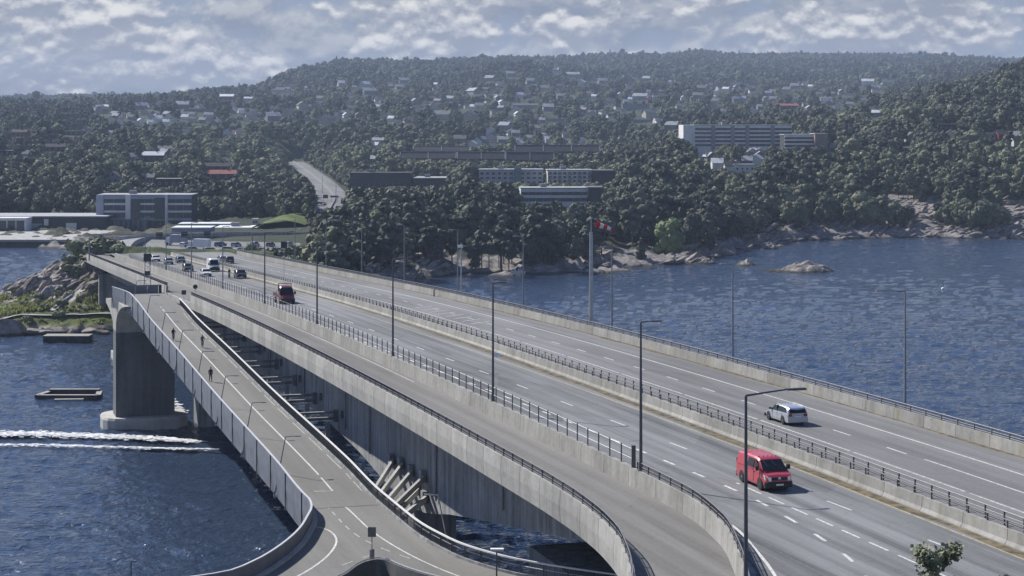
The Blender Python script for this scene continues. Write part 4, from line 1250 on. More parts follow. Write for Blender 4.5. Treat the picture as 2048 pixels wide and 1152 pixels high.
mb = MB(); mb.box(-.45,.5,-.22,.22,3.2,3.36); mb.build('lamp_top', M['white'], t)
t = thing('path_lamp', 'thin dark pole top at the bottom left over the water', 'street lamp', px(262, 1190, 150), 0)
lamp_parts(t, 2.6, (.15,0), M['pole'], .06, .05, headlen=.25, rise=0)
mb = MB(); mb.tube([(0,0,-22),(0,0,0)], .07, 8); mb.build('lower_pole', M['pole'], t)

def sign(name, label, loc, h, w, hh, round_=False, mat='sign_back', thick=.035, group=None, skirt=False):
    t = thing(name, label, 'road sign', loc, 0, group)
    mb = MB(); mb.tube([(0,0,0),(0,0,h+hh*.5)], .035, 8); mb.build('post', M['galv'] if not skirt else M['sign_grey'], t)
    mb = MB()
    if round_: mb.lathe([(w/2,-.055),(w/2,-.03)], 24, (0,0,h+hh/2), axis='y')
    else: mb.box(-w/2,w/2,-.06,-.06+thick,h,h+hh)
    mb.build('plate', M[mat], t)
    mb = MB()
    for q in (.28,.72): mb.box(-w*.36,w*.36,-.035,.03,h+hh*q-.02,h+hh*q+.02)
    mb.build('clamp', M['galv'], t)
    if skirt:
        mb = MB(); mb.lathe([(.19,0),(.19,1.35),(.16,1.42)], 12); mb.build('sleeve', M['rail_mid'], t)
    return t
sign('road_sign', 'dark square sign seen from behind where the path joins the bridge', W(184,-6.95,pz(186)), 2.0, .72, .68)
sign('road_sign', 'round sign seen from behind at the start of the ramp railing', W(177,-6.1,rz(177)-.3), 2.0, .72, .72, True)
sign('road_sign', 'square sign on a thick sleeve at the point between the path arms', (-10.6, 147.6, PZ), 2.35, .62, .74, mat='sign_grey', skirt=True)
# lattice mast with sign panels at the path landing
t = thing('sign_mast', 'lattice mast with a dark panel at the footpath landing', 'mast', W(213,-9.4,pz(207)-.2), 0)
mb = MB()
for sx in (-.42,.42): mb.tube([(sx*1.5,0,0),(sx*1.05,0,3),(sx,0,7.6)], .07, 6)
for k in range(7):
    z = .6+k; mb.tube([(-.5,0,z),(.5,0,z+.9)], .03, 4); mb.tube([(.5,0,z),(-.5,0,z+.9)], .03, 4)
mb.build('lattice', M['pole_grey'], t)
mb = MB(); mb.box(-.62,.62,-.22,.05,5.0,6.35); mb.build('panel', M['sign_back'], t)
mb = MB(); mb.box(-.42,.42,-.2,.05,2.7,3.4); mb.build('panel', M['sign_back'], t)
# sign gantries over the far end of the road
def gantry(u, v0, v1, h, vs, label, sw, sh):
    t = thing('sign_gantry', label, 'gantry', W(u, v0, rz(u)), 0)
    for vv in (v0, v1):
        p = Vector(W(u, vv, rz(u)))-t.location
        mb = MB(); mb.tube([p, p+Vector((0,0,h))], .16, 8); mb.build('leg', M['pole_grey'], t)
    a = Vector(W(u, v0, rz(u)+h))-t.location; b = Vector(W(u, v1, rz(u)+h))-t.location
    mb = MB()
    for dz in (0,.7): mb.tube([a+Vector((0,0,dz)), b+Vector((0,0,dz))], .08, 6)
    n = 14
    for k in range(n):
        q = a.lerp(b, k/n); r = a.lerp(b, (k+1)/n); mb.tube([q, r+Vector((0,0,.7))], .04, 4)
    mb.build('beam', M['pole_grey'], t)
    for vv in vs:
        p = Vector(W(u, vv, rz(u)+h))-t.location
        mb = MB(); mb.obox(p+Vector((-sw/2*.957,-.25,-.3)), (sw*.957,sw*.289,0), (.05,.2,0), (0,0,sh)); mb.build('sign_panel', M['sign_back'], t)
gantry(352, -8, 31, 5.4, (8.5, 14.5, 20.0), 'sign gantry with dark panels across the carriageways at the far end', 1.55, 1.35)
sign('road_sign', 'dark sign panel on a post behind the median near the red truck', W(222, 15.6, rz(222)), 6.2, 1.1, 1.2)
# small post on the seaward shoulder
t = thing('bollard', 'short dark post standing on the seaward road shoulder', 'post', W(170, 29.7, rz(170)), 0)
mb = MB(); mb.tube([(0,0,0),(0,0,1.0)], [.11,.09], 10); mb.build('post', M['sign_back'], t); mb = MB(); mb.lathe([(.13,.95),(.13,1.08),(.04,1.14)], 10); mb.build('cap', M['sign_grey'], t)

# ------------------------------------------------------------------ vehicles
def wheel(parent, x, y, r, w, rim=.70):
    t = bpy.data.objects.new('wheel', None); COL.objects.link(t); t.parent = parent; t.location = (x, y, r); KIDS.setdefault(parent.name, []).append(t)
    mb = MB(); mb.lathe([(r*.68,-w/2),(r*.92,-w/2),(r,-w*.32),(r,w*.32),(r*.92,w/2),(r*.68,w/2)], 22, axis='y'); mb.build('tyre', M['rubber'], t)
    s = 1 if y > 0 else -1
    mb = MB(); mb.lathe([(r*rim,-w*.30),(r*rim,s*w*.47),(r*rim*.85,s*w*.40),(r*.16,s*w*.50),(.01,s*w*.50)], 18, axis='y'); mb.build('rim', M['rim'], t)

def loft(mb, secs, mi=0):
    """secs: list of rings (same count), closed at both ends"""
    n = len(secs[0]); vs = [p for s in secs for p in s]
    fs = [(i*n+k, i*n+(k+1) % n, (i+1)*n+(k+1) % n, (i+1)*n+k) for i in range(len(secs)-1) for k in range(n)]
    fs += [tuple(range(n-1,-1,-1)), tuple((len(secs)-1)*n+k for k in range(n))]
    return mb.add(vs, fs, mi)

def vehicle(t, prof, paint, kind, bumper=None, wb=(-1.3,1.35), wr=.32, half=.9, tumble=.16, sill=.28, windows=(), screen=None, rear=None, pillar=True, lights=True, wheelw=.22, arches=True, extras=True):
    """prof: (x, belt height, roof height or None, half width) from tail to nose; x forward, z up"""
    secs = []
    for (x, zb, zr, hw) in prof:
        top = zr if zr else zb
        k = (top-zb); ht = hw-tumble*min(1, k/.55)
        low = sill
        ring = [(x,-hw*.96,low),(x,-hw,low+.16),(x,-hw,zb-.12),(x,-hw*.97,zb),(x,-ht,top-.10*min(1,k*3)),(x,-ht*.86,top),(x,0,top+.025),
                (x,ht*.86,top),(x,ht,top-.10*min(1,k*3)),(x,hw*.97,zb),(x,hw,zb-.12),(x,hw,low+.16),(x,hw*.96,low)]
        secs.append(ring)
    mb = MB(); loft(mb, secs)
    body = mb.build('body', paint, t, smooth=False)
    if bumper:
        x0, x1, z0, z1, m = bumper['f']
        x1 += .05; pl = [(x0,-half*1.005),(x0+(x1-x0)*.55,-half*.995),(x1-.08,-half*.90),(x1,-half*.60),(x1,half*.60),(x1-.08,half*.90),(x0+(x1-x0)*.55,half*.995),(x0,half*1.005)]
        mb = MB(); loft(mb, [[(a_*.995, b_*.99, z0) for a_, b_ in pl], [(a_, b_, z0+.08) for a_, b_ in pl], [(a_, b_, z1-.07) for a_, b_ in pl], [(a_-.04, b_*.98, z1) for a_, b_ in pl]]); mb.build('front_bumper', m, t)
        x0, x1, z0, z1, m = bumper['r']
        mb = MB(); mb.box(x0, x1, -half*.97, half*.97, z0, z1); mb.build('rear_bumper', m, t)
    for x in wb:
        for s in (-1, 1):
            wheel(t, x, s*(half-.085), wr, wheelw)
            if arches:
                mb = MB(); nn = 20; ring = [[(x+r*math.cos(2*math.pi*k/nn), s*(half+.004), wr+.02+max(-wr+.12, r*math.sin(2*math.pi*k/nn))) for k in range(nn)] for r in (wr*.93, wr*1.16)]
                mb.add(ring[0]+ring[1], [(k, (k+1) % nn, nn+(k+1) % nn, nn+k) for k in range(nn)]); mb.build('wheel_arch', M['black'], t)
    return body
def quad(name, pts, mat, t, off=(0,0,0)):
    mb = MB(); o = Vector(off)
    a = [Vector(p)+o for p in pts]
    n = (a[1]-a[0]).cross(a[2]-a[0]).normalized()*.012
    vs = [p+n for p in a]+[p-n for p in a]; k = len(a)
    mb.add(vs, [tuple(range(k)), tuple(reversed(range(k, 2*k)))]+[(i, k+i, k+(i+1) % k, (i+1) % k) for i in range(k)])
    return mb.build(name, mat, t)

def place(t, u, v, toward=True, zf=rz, dz=.01):
    t.location = W(u, v, zf(u)+dz)
    # toward: drives towards the camera
    a = math.atan2(.957, -.289)
    sl = math.atan2(zf(u+2)-zf(u-2), 4)
    t.rotation_euler = (0, (sl if toward else -sl), a + (math.pi if toward else 0))

def make_van(name, label, paint, windows_rear=False, roofbars=True):
    t = thing(name, label, 'van')
    P = [(-2.42,1.25,1.86,.93),(-2.36,1.28,1.96,.97),(-1.2,1.28,2.02,.985),(0.2,1.28,2.03,.985),(0.72,1.28,1.99,.98),(0.95,1.26,1.90,.975),(1.72,1.22,1.24,.965),(1.78,1.19,None,.96),(2.22,1.06,None,.92),(2.40,.92,None,.86),(2.44,.72,None,.82)]
    vehicle(t, P, paint, 'van', {'f':(2.16,2.475,.26,.66,M['black']), 'r':(-2.5,-2.3,.30,.62,M['black'])}, (-1.45,1.48), .375, .985, .17)
    quad('windscreen', [(.985,-.74,1.84),(1.73,-.86,1.27),(1.73,.86,1.27),(.985,.74,1.84)], M['glass'], t, (.035,0,.02))
    for s in (-1, 1):
        quad('side_window', [(.82,s*.835,1.84),(1.50,s*.935,1.30),(.62,s*.968,1.30),(.55,s*.83,1.86)], M['glass'], t, (0,s*.012,0))
        quad('cargo_window', [(.42,s*.83,1.86),(.42,s*.968,1.32),(-.55,s*.968,1.32),(-.55,s*.83,1.86)], M['glass'], t, (0,s*.012,0))
        quad('headlight', [(2.00,s*.955,1.08),(2.38,s*.80,.98),(2.435,s*.56,.90),(2.455,s*.56,.70),(2.40,s*.80,.70),(2.18,s*.945,.74)], M['lens'], t, (.025,s*.012,.025))
        mb = MB(); mb.obox((1.32,s*1.0,1.27),(.12,s*.04,0),(0,s*.20,0),(0,0,.30)); mb.build('mirror', M['black'], t)
        mb = MB(); mb.box(-2.1,.42,s*.99-.01,s*.99+.006,1.205,1.22); mb.build('door_rail', M['black'], t)
        for xx in (.48,-.72,1.42):
            mb = MB(); mb.box(xx-.012,xx+.012,s*.988-.008,s*.988+.008,.45,1.27); mb.build('door_gap', M['black'], t)
        mb = MB(); mb.box(.55,.72,s*1.0-.02,s*1.0+.02,1.08,1.12); mb.build('door_handle', M['black'], t)
        quad('tail_light', [(-2.44,s*.93,1.5),(-2.44,s*.93,.9),(-2.44,s*.80,.9),(-2.44,s*.80,1.5)], M['lamp_red'], t, (-.01,0,0))
    quad('grille', [(2.40,-.62,.93),(2.46,-.60,.75),(2.46,.60,.75),(2.40,.62,.93)], M['black'], t, (.02,0,.02))
    mb = MB(); mb.lathe([(.001,0),(.10,.005),(.10,.02)], 16, (2.455,0,.86), axis='x'); mb.build('emblem', M['rim'], t)
    mb = MB(); mb.box(2.53,2.545,-.26,.26,.42,.53); mb.build('number_plate', M['plate'], t)
    for s in (-.30,.30):
        mb = MB(); mb.obox((1.02,s-.3,1.865),(.5,.16,-.36),(.02,.03,0),(0,0,.03)); mb.build('wiper', M['black'], t)
    for k in range(5):
        yy = -.60+k*.30; mb = MB(); mb.box(-2.1,.55,yy-.045,yy+.045,2.02,2.055); mb.build('roof_rib', paint, t)
    return t

def make_car(name, label, paint, kind='wagon', cat='car'):
    t = thing(name, label, cat)
    if kind == 'wagon':
        P = [(-2.28,.72,None,.80),(-2.30,.92,1.00,.84),(-2.16,.97,1.34,.88),(-1.85,.98,1.43,.90),(-.9,.97,1.47,.91),(.0,.95,1.45,.91),(.30,.94,1.40,.91),(1.08,.92,.96,.90),(1.2,.91,None,.90),(1.9,.80,None,.87),(2.22,.68,None,.80),(2.28,.52,None,.74)]
        rw = [(-2.305,-.72,.99),(-2.10,-.66,1.36),(-2.10,.66,1.36),(-2.305,.72,.99)]
        sw = [(.86,.885,.97),(.26,.775,1.36),(-1.0,.765,1.41),(-1.72,.785,1.37),(-2.0,.86,1.02)]
    elif kind == 'suv':
        P = [(-2.20,.75,None,.82),(-2.22,1.02,1.1,.86),(-2.1,1.06,1.50,.90),(-1.8,1.07,1.62,.92),(-.6,1.06,1.67,.93),(.2,1.05,1.62,.93),(.42,1.04,1.56,.93),(1.12,1.02,1.07,.92),(1.25,1.01,None,.92),(1.95,.93,None,.90),(2.2,.80,None,.84),(2.26,.60,None,.78)]
        rw = [(-2.225,-.72,1.10),(-2.06,-.66,1.50),(-2.06,.66,1.50),(-2.225,.72,1.10)]
        sw = [(.94,.905,1.08),(.38,.79,1.52),(-.7,.775,1.60),(-1.7,.80,1.55),(-1.95,.88,1.13)]
    else:
        P = [(-2.0,.72,None,.80),(-2.02,.90,.96,.83),(-1.84,.95,1.28,.86),(-1.5,.96,1.42,.88),(-.6,.95,1.48,.89),(.15,.94,1.45,.89),(.40,.93,1.38,.89),(1.1,.91,.95,.88),(1.2,.90,None,.88),(1.75,.80,None,.85),(2.0,.67,None,.78),(2.05,.5,None,.72)]
        rw = [(-2.03,-.70,.97),(-1.78,-.62,1.32),(-1.78,.62,1.32),(-2.03,.70,.97)]
        sw = [(.90,.865,.96),(.34,.755,1.35),(-.6,.745,1.42),(-1.35,.765,1.37),(-1.62,.84,1.0)]
    half = max(p[3] for p in P)
    x0, x1 = P[0][0], P[-1][0]
    vehicle(t, P, paint, kind, {'f':(x1-.22,x1+.04,.24,.50,M['black']), 'r':(x0-.05,x0+.12,.30,.62,paint)}, (x0+.92,x1-.92), .33, half, .14, .24)
    zt = P[7][2]; sc0 = P[6]; sc1 = P[7]
    quad('windscreen', [(sc0[0]+.04,-.70,sc0[2]-.03),(sc1[0]-.02,-.80,sc1[2]-.02),(sc1[0]-.02,.80,sc1[2]-.02),(sc0[0]+.04,.70,sc0[2]-.03)], M['glass'], t, (.03,0,.035))
    quad('rear_window', rw, M['glass'], t, (-.03,0,.0))
    for s in (-1, 1):
        quad('side_window', [(x, s*y, z) for x, y, z in sw], M['glass'], t, (0,s*.018,0))
        mb = MB(); xm = -.30; mb.box(xm-.04,xm+.04,s*.79-.05,s*.89+.03,.98,1.44); mb.build('door_pillar', M['black'], t)
        quad('headlight', [(x1-.42,s*.85,.78),(x1-.06,s*.60,.68),(x1-.02,s*.58,.56),(x1-.30,s*.84,.60)], M['lens'], t, (.02,s*.02,.02))
        quad('tail_light', [(x0-.02,s*.82,.93),(x0-.02,s*.52,.93),(x0-.02,s*.52,.74),(x0-.02,s*.82,.74)], M['lamp_red'], t, (-.03,0,0))
        mb = MB(); mb.obox((.78,s*half*.99,.96),(.14,0,0),(0,s*.17,0),(0,0,.14)); mb.build('mirror', M['black'], t)
        for xx in (.62,-.30,-1.2):
            mb = MB(); mb.box(xx-.01,xx+.01,s*half-.006,s*half+.006,.36,.90); mb.build('door_gap', M['black'], t)
        mb = MB(); mb.box(-.15,.02,s*half-.01,s*half+.025,.80,.83); mb.build('door_handle', paint, t)
        if kind == 'wagon':
            mb = MB(); mb.tube([(-1.9,s*.70,1.46),(-1.7,s*.71,1.51),(.1,s*.71,1.52),(.3,s*.71,1.45)], .022, 6); mb.build('roof_rail', M['galv'], t)
    quad('grille', [(x1-.02,-.42,.66),(x1+.02,-.42,.50),(x1+.02,.42,.50),(x1-.02,.42,.66)], M['black'], t, (.02,0,0))
    mb = MB(); mb.box(x0-.07,x0-.05,-.26,.26,.66,.77); mb.build('number_plate', M['plate'], t)
    mb = MB(); mb.box(x1+.092,x1+.105,-.26,.26,.34,.45); mb.build('number_plate', M['plate'], t)
    return t

RED = car_paint('red_van_paint', (0.42, 0.045, 0.065))
SILVER = car_paint('silver_car_paint', (0.45, 0.48, 0.54), .45)
BLACKP = car_paint('black_car_paint', (0.015, 0.016, 0.02), .1)
DARKP = car_paint('dark_grey_car_paint', (0.06, 0.065, 0.075), .3)
WHITEP = car_paint('white_car_paint', (0.74, 0.75, 0.76))
GREYP = car_paint('grey_car_paint', (0.28, 0.29, 0.31), .4)
BLUEP = car_paint('blue_car_paint', (0.05, 0.09, 0.20), .2)

def road_uv(x, y, dh=0.0):
    """road position under a photo pixel"""
    h = 25.0
    for _ in range(30):
        d = FPX*h/(y-YH); X = (x-1024)/FPX*d; u, v = UV(X, d); h = HC-rz(u)-dh
    return u, v
v1 = make_van('red_van', 'red van with dark windows driving towards the camera', RED)
u, v = road_uv(1527, 970); place(v1, u-.1, v, True)
c1 = make_car('silver_wagon', 'silver estate car driving away on the far carriageway', SILVER)
u, v = road_uv(1580, 846); place(c1, u+.8, v, False)
def far_car(fn, name, label, paint, x, y, toward=True, **k):
    t = fn(name, label, paint, **k); u, v = road_uv(x, y); place(t, u+1.2, v, toward); return t
far_car(make_car, 'black_suv', 'black car with bright headlight beside a motorcycle on the bridge', BLACKP, 482, 557, kind='suv')
far_car(make_car, 'white_car', 'white car in front of the white van on the bridge', WHITEP, 413, 553, kind='hatch')
far_car(make_car, 'dark_suv', 'dark car with white headlight behind the white car, nearest the fence', DARKP, 377, 543, kind='suv')
far_car(make_car, 'grey_car', 'dark car with a pale bonnet following behind in the inner lane', GREYP, 338, 529, kind='hatch')
far_car(make_car, 'white_car', 'farthest white car of the queue near the fence', WHITEP, 312, 523, kind='hatch')
far_car(make_car, 'dark_car', 'dark car to the left of the white van, farther back', DARKP, 362, 526, kind='wagon')
far_car(make_car, 'dark_car', 'dark car driving away beyond the white van near the median', DARKP, 459, 527, kind='suv', toward=False)
far_car(make_car, 'silver_car', 'pale car with dark windows far off beyond the median', SILVER, 446, 524, kind='wagon', toward=False)

# white high van
def make_high_van():
    t = thing('white_van', 'tall white van with a dark windscreen among the cars on the bridge', 'van')
    P = [(-2.9,1.3,2.45,.95),(-2.86,1.32,2.56,.99),(-.5,1.32,2.62,1.0),(1.0,1.32,2.60,1.0),(1.35,1.30,2.45,.99),(2.05,1.26,1.30,.98),(2.15,1.22,None,.97),(2.6,1.02,None,.92),(2.78,.7,None,.86)]
    vehicle(t, P, WHITEP, 'van', {'f':(2.5,2.86,.28,.86,M['black']), 'r':(-2.98,-2.8,.32,.6,M['black'])}, (-1.75,1.75), .36, 1.0, .15)
    quad('windscreen', [(1.40,-.78,2.30),(2.06,-.9,1.36),(2.06,.9,1.36),(1.40,.78,2.30)], M['glass'], t, (.04,0,.02))
    for s in (-1, 1):
        quad('side_window', [(1.15,s*.87,2.1),(1.75,s*.96,1.38),(.75,s*.985,1.38),(.75,s*.88,2.1)], M['glass'], t, (0,s*.014,0))
        quad('headlight', [(2.42,s*.92,1.05),(2.72,s*.72,.92),(2.76,s*.70,.74),(2.55,s*.92,.78)], M['lens'], t, (.02,s*.02,.02))
        mb = MB(); mb.obox((1.7,s*1.02,1.35),(.12,0,0),(0,s*.22,0),(0,0,.38)); mb.build('mirror', M['black'], t)
    mb = MB(); mb.box(2.72,2.82,-.6,.6,.80,1.0); mb.build('grille', M['black'], t)
    mb = MB(); mb.box(2.86,2.88,-.26,.26,.42,.53); mb.build('number_plate', M['plate'], t)
    return t
t = make_high_van(); u, v = road_uv(428, 543); place(t, u+1.5, v, True)

# red tow truck with a frame behind the cab
def make_truck():
    t = thing('red_truck', 'red flatbed truck with a frame behind its cab driving towards the camera', 'truck')
    P = [(.55,1.15,2.12,.92),(.60,1.16,2.2,.95),(1.3,1.16,2.2,.95),(1.55,1.14,2.08,.94),(2.15,1.12,1.18,.93),(2.25,1.1,None,.93),(2.62,.98,None,.88),(2.74,.62,None,.82)]
    REDT = car_paint('red_truck_shaded_paint', (0.20, 0.025, 0.04))  # red darkened so the colour carries the shade on the cab
    vehicle(t, P, REDT, 'truck', {'f':(2.5,2.82,.28,.70,M['black']), 'r':(.45,.6,.4,.9,M['black'])}, (-1.7,1.75), .37, .96, .14)
    quad('windscreen', [(1.58,-.76,2.0),(2.16,-.86,1.22),(2.16,.86,1.22),(1.58,.76,2.0)], M['glass'], t, (.04,0,.02))
    for s in (-1, 1):
        quad('side_window', [(1.4,s*.84,1.95),(1.85,s*.92,1.24),(.9,s*.945,1.24),(.9,s*.845,1.95)], M['glass'], t, (0,s*.014,0))
        quad('headlight', [(2.42,s*.88,.98),(2.68,s*.70,.88),(2.72,s*.68,.70),(2.5,s*.88,.74)], M['lens'], t, (.02,s*.02,.02))
        mb = MB(); mb.obox((1.75,s*.98,1.2),(.12,0,0),(0,s*.24,0),(0,0,.36)); mb.build('mirror', M['black'] if s > 0 else M['white'], t)
        mb = MB(); mb.box(-2.7,.5,s*1.0-.03,s*1.0+.03,.95,1.30); mb.build('side_board', REDT, t)
        mb = MB(); mb.tube([(.42,s*.85,.95),(.42,s*.85,2.55)], .06, 6); mb.build('frame_post', M['black'], t)
    mb = MB(); mb.box(-2.75,.5,-1.0,1.0,.82,.95); mb.build('flatbed', M['sign_grey'], t)
    mb = MB(); mb.tube([(.42,-.85,2.5),(.42,.85,2.5)], .05, 6); mb.build('frame_bar', REDT, t)
    mb = MB(); mb.box(.7,.9,-.6,.6,2.2,2.34); mb.build('light_bar', M['lens'], t)
    mb = MB(); mb.box(-2.2,-.2,-.7,.7,.95,1.5); mb.build('load_box', M['sign_grey'], t)
    mb = MB(); mb.box(2.82,2.84,-.26,.26,.42,.53); mb.build('number_plate', M['plate'], t)
    return t
t = make_truck(); u, v = road_uv(572, 607); place(t, u+1.5, v, True); t.scale = (1.12, 1.12, 1.15)
# ------------------------------------------------------------------ people
SKIN = plain('skin', (0.42, 0.26, 0.19), 0.6)
HAIR = plain('dark_hair', (0.03, 0.022, 0.018), 0.7)
DCLO = plain('dark_clothing', (0.022, 0.024, 0.03), 0.85)
LCLO = plain('blue_grey_clothing', (0.10, 0.13, 0.18), 0.85)
YCLO = plain('pale_clothing', (0.34, 0.34, 0.32), 0.85)
def skin_body(name, joints, bones, mats, parent, root=0):
    me = bpy.data.meshes.new(name)
    me.from_pydata([j[0] for j in joints], bones, [])
    o = link_mesh(name, me, parent)
    sk = o.modifiers.new('skin', 'SKIN'); sk.use_smooth_shade = True
    for i, j in enumerate(joints):
        me.skin_vertices[0].data[i].radius = (j[1], j[1])
    me.skin_vertices[0].data[root].use_root = True
    sb = o.modifiers.new('subsurf', 'SUBSURF'); sb.levels = 1; sb.render_levels = 1
    me.materials.append(mats)
    return o
def person(label, loc, rz_, pose, cloth, legs):
    t = thing('person', label, 'person', loc, rz_)
    if pose == 'ride':
        J = [((0,0,1.0),.13),((.10,0,1.22),.15),((.22,0,1.45),.15),((.27,0,1.55),.06),((.31,0,1.66),.095),((.33,0,1.76),.08),
             ((.20,.2,1.42),.065),((.40,.24,1.2),.05),((.58,.24,1.12),.04),((.20,-.2,1.42),.065),((.40,-.24,1.2),.05),((.58,-.24,1.12),.04),
             ((.02,.10,.93),.10),((.36,.11,.72),.075),((.16,.11,.34),.055),((.28,.11,.28),.045),
             ((.02,-.10,.93),.10),((.30,-.11,.95),.075),((.24,-.11,.58),.055),((.36,-.11,.54),.045)]
    else:
        sw = .22 if pose == 'walk' else .05
        J = [((0,0,.95),.13),((0,0,1.15),.14),((.02,0,1.38),.16),((.03,0,1.50),.06),((.04,0,1.61),.09),((.05,0,1.70),.08),
             ((.0,.2,1.38),.065),((-sw*.6,.25,1.1),.05),((-sw*.2,.26,.86),.04),((0,-.2,1.38),.065),((sw*.6,-.25,1.1),.05),((sw*1.2,-.26,.88),.04),
             ((0,.09,.9),.10),((sw*.7,.10,.5),.075),((sw*1.1,.10,.09),.05),((sw*1.1+.13,.10,.04),.04),
             ((0,-.09,.9),.10),((-sw*.3,-.10,.5),.075),((-sw*1.4,-.10,.12),.05),((-sw*1.4+.12,-.10,.05),.04)]
    B = [(0,1),(1,2),(2,3),(3,4),(4,5),(2,6),(6,7),(7,8),(2,9),(9,10),(10,11),(0,12),(12,13),(13,14),(14,15),(0,16),(16,17),(17,18),(18,19)]
    skin_body('body', J, B, cloth, t)
    h = Vector(J[4][0])
    mb = MB(); mb.add([tuple(h+Vector((p.x*.085+.035, p.y*.085, p.z*.12))) for p in ICO_V], list(ICO_F)); mb.build('face', SKIN, t, smooth=True)
    mb = MB(); mb.add([tuple(h+Vector((p.x*.115-.01, p.y*.105, p.z*.095+.065))) for p in ICO_V], list(ICO_F)); mb.build('hair', HAIR, t, smooth=True)
    return t
def bicycle(label, loc, rz_):
    t = thing('bicycle', label, 'bicycle', loc, rz_)
    for x in (-.5,.55):
        w = bpy.data.objects.new('wheel', None); COL.objects.link(w); w.parent = t; w.location = (x,0,.34)
        mb = MB(); n = 20; vs = []; fs = []
        for k in range(n):
            a = 2*math.pi*k/n
            for q in range(5):
                b = 2*math.pi*q/5; r = .32+.022*math.cos(b); vs.append((r*math.cos(a), .022*math.sin(b), r*math.sin(a)))
        for k in range(n):
            for q in range(5): fs.append((k*5+q, k*5+(q+1)%5, ((k+1)%n)*5+(q+1)%5, ((k+1)%n)*5+q))
        mb.add(vs, fs).build('tyre', M['rubber'], w)
        mb = MB()
        for k in range(8): mb.tube([(0,0,0),(.31*math.cos(k*.785),0,.31*math.sin(k*.785))], .004, 3)
        mb.build('spokes', M['galv'], w)
    mb = MB()
    for (a, b) in (((-.5,0,.34),(-.05,0,.36)),((-.05,0,.36),(-.18,0,.88)),((-.16,0,.78),(.38,0,.80)),((-.05,0,.36),(.38,0,.72)),((-.5,0,.34),(-.16,0,.78)),((.55,0,.34),(.38,0,.86))): mb.tube([a,b], .018, 6)
    mb.build('frame', M['black'], t)
    mb = MB(); mb.box(-.30,-.05,-.06,.06,.88,.94); mb.build('saddle', M['black'], t)
    mb = MB(); mb.tube([(.38,0,.86),(.42,0,1.02),(.46,-.28,1.08)], .015, 5); mb.tube([(.42,0,1.02),(.46,.28,1.08)], .015, 5); mb.build('handlebar', M['black'], t)
    return t
def path_uv(x, y):
    h = 33.0
    for _ in range(30):
        d = FPX*h/(y-YH); X = (x-1024)/FPX*d; u, v = UV(X, d); h = _hp(u)
    return u, v
RA = math.atan2(.957, -.289)
for (x, y, ride, lab, cl) in ((346, 681, True, 'cyclist in dark clothes riding on the left half of the footpath', DCLO),
                              (404, 695, True, 'cyclist in blue grey top riding down the right half of the footpath', LCLO),
                              (421, 763, False, 'person in dark clothes walking close to the outer parapet of the footpath', DCLO)):
    u, v = path_uv(x, y); v = min(max(v, PL+.9), PR-.6)
    a = RA+math.pi
    person(lab, W(u, v, pz(u)+.01), a, 'ride' if ride else 'walk', cl, cl)
    if ride: bicycle('bicycle under the cyclist in %s' % ('dark clothes' if cl is DCLO else 'the blue grey top'), W(u, v, pz(u)+.01), a)
# motorcyclist beside the black car
u, v = road_uv(458, 556)
person('motorcyclist in dark clothes riding beside the black car', W(u, v, rz(u)+.03), RA+math.pi, 'ride', DCLO, DCLO)
t = thing('motorcycle', 'dark motorcycle beside the black car on the bridge', 'motorcycle', W(u, v, rz(u)+.01), RA+math.pi)
for x in (-.62,.75): 
    mb = MB(); mb.lathe([(.2,-.05),(.31,-.06),(.32,0),(.31,.06),(.2,.05)], 18, (x,0,.32), axis='y'); mb.build('wheel', M['rubber'], t)
mb = MB(); loft(mb, [[(x,-w,z0),(x,w,z0),(x,w*.7,z1),(x,-w*.7,z1)] for (x,w,z0,z1) in ((-.75,.10,.72,.86),(-.3,.15,.45,.86),(.1,.17,.40,1.0),(.45,.20,.55,1.08),(.62,.12,.8,1.2))]); mb.build('body', BLACKP, t)
mb = MB(); mb.tube([(.75,0,.32),(.52,0,1.1)], .04, 6); mb.tube([(.5,-.36,1.14),(.5,.36,1.14)], .02, 6); mb.build('fork', M['galv'], t)
mb = MB(); mb.lathe([(.02,0),(.10,.02),(.10,.05)], 12, (.64,0,.98), axis='x'); mb.build('headlight', M['lens'], t)

# ------------------------------------------------------------------ on the water
M['wet_wood'] = concrete('wet_concrete', 0.055, 0.3, 0, (1, 1, 1.02))
M['pale_deck'] = concrete('pale_deck', 0.34, 0.15, 0)
def water_px(x, y):
    d = FPX*HC/(y-YH); return ((x-1024)/FPX*d, d, 0.0)
a = water_px(86, 684); b = water_px(177, 684)
t = thing('pontoon', 'dark flat topped pontoon floating off the rocky headland', 'pontoon', ((a[0]+b[0])/2, a[1]+2.2, 0))
hw = (b[0]-a[0])/2
mb = MB(); mb.box(-hw,hw,-2.2,2.2,-.8,1.25); mb.build('hull', M['wet_wood'], t)
mb = MB(); mb.box(-hw-.06,hw+.06,-2.26,2.26,1.252,1.40); mb.build('deck', M['pale_deck'], t)
for k in range(5):
    mb = MB(); x = -hw+.8+k*(2*hw-1.6)/4; mb.lathe([(.16,-.5),(.16,.9)], 8, (x,-2.34,0)); mb.build('fender', M['rubber'], t)
a = water_px(75, 797); b = water_px(196, 797)
t = thing('fender_frame', 'dark open fender frame lying low in the water left of the pier', 'pontoon', ((a[0]+b[0])/2, a[1], 0))
hw = (b[0]-a[0])/2
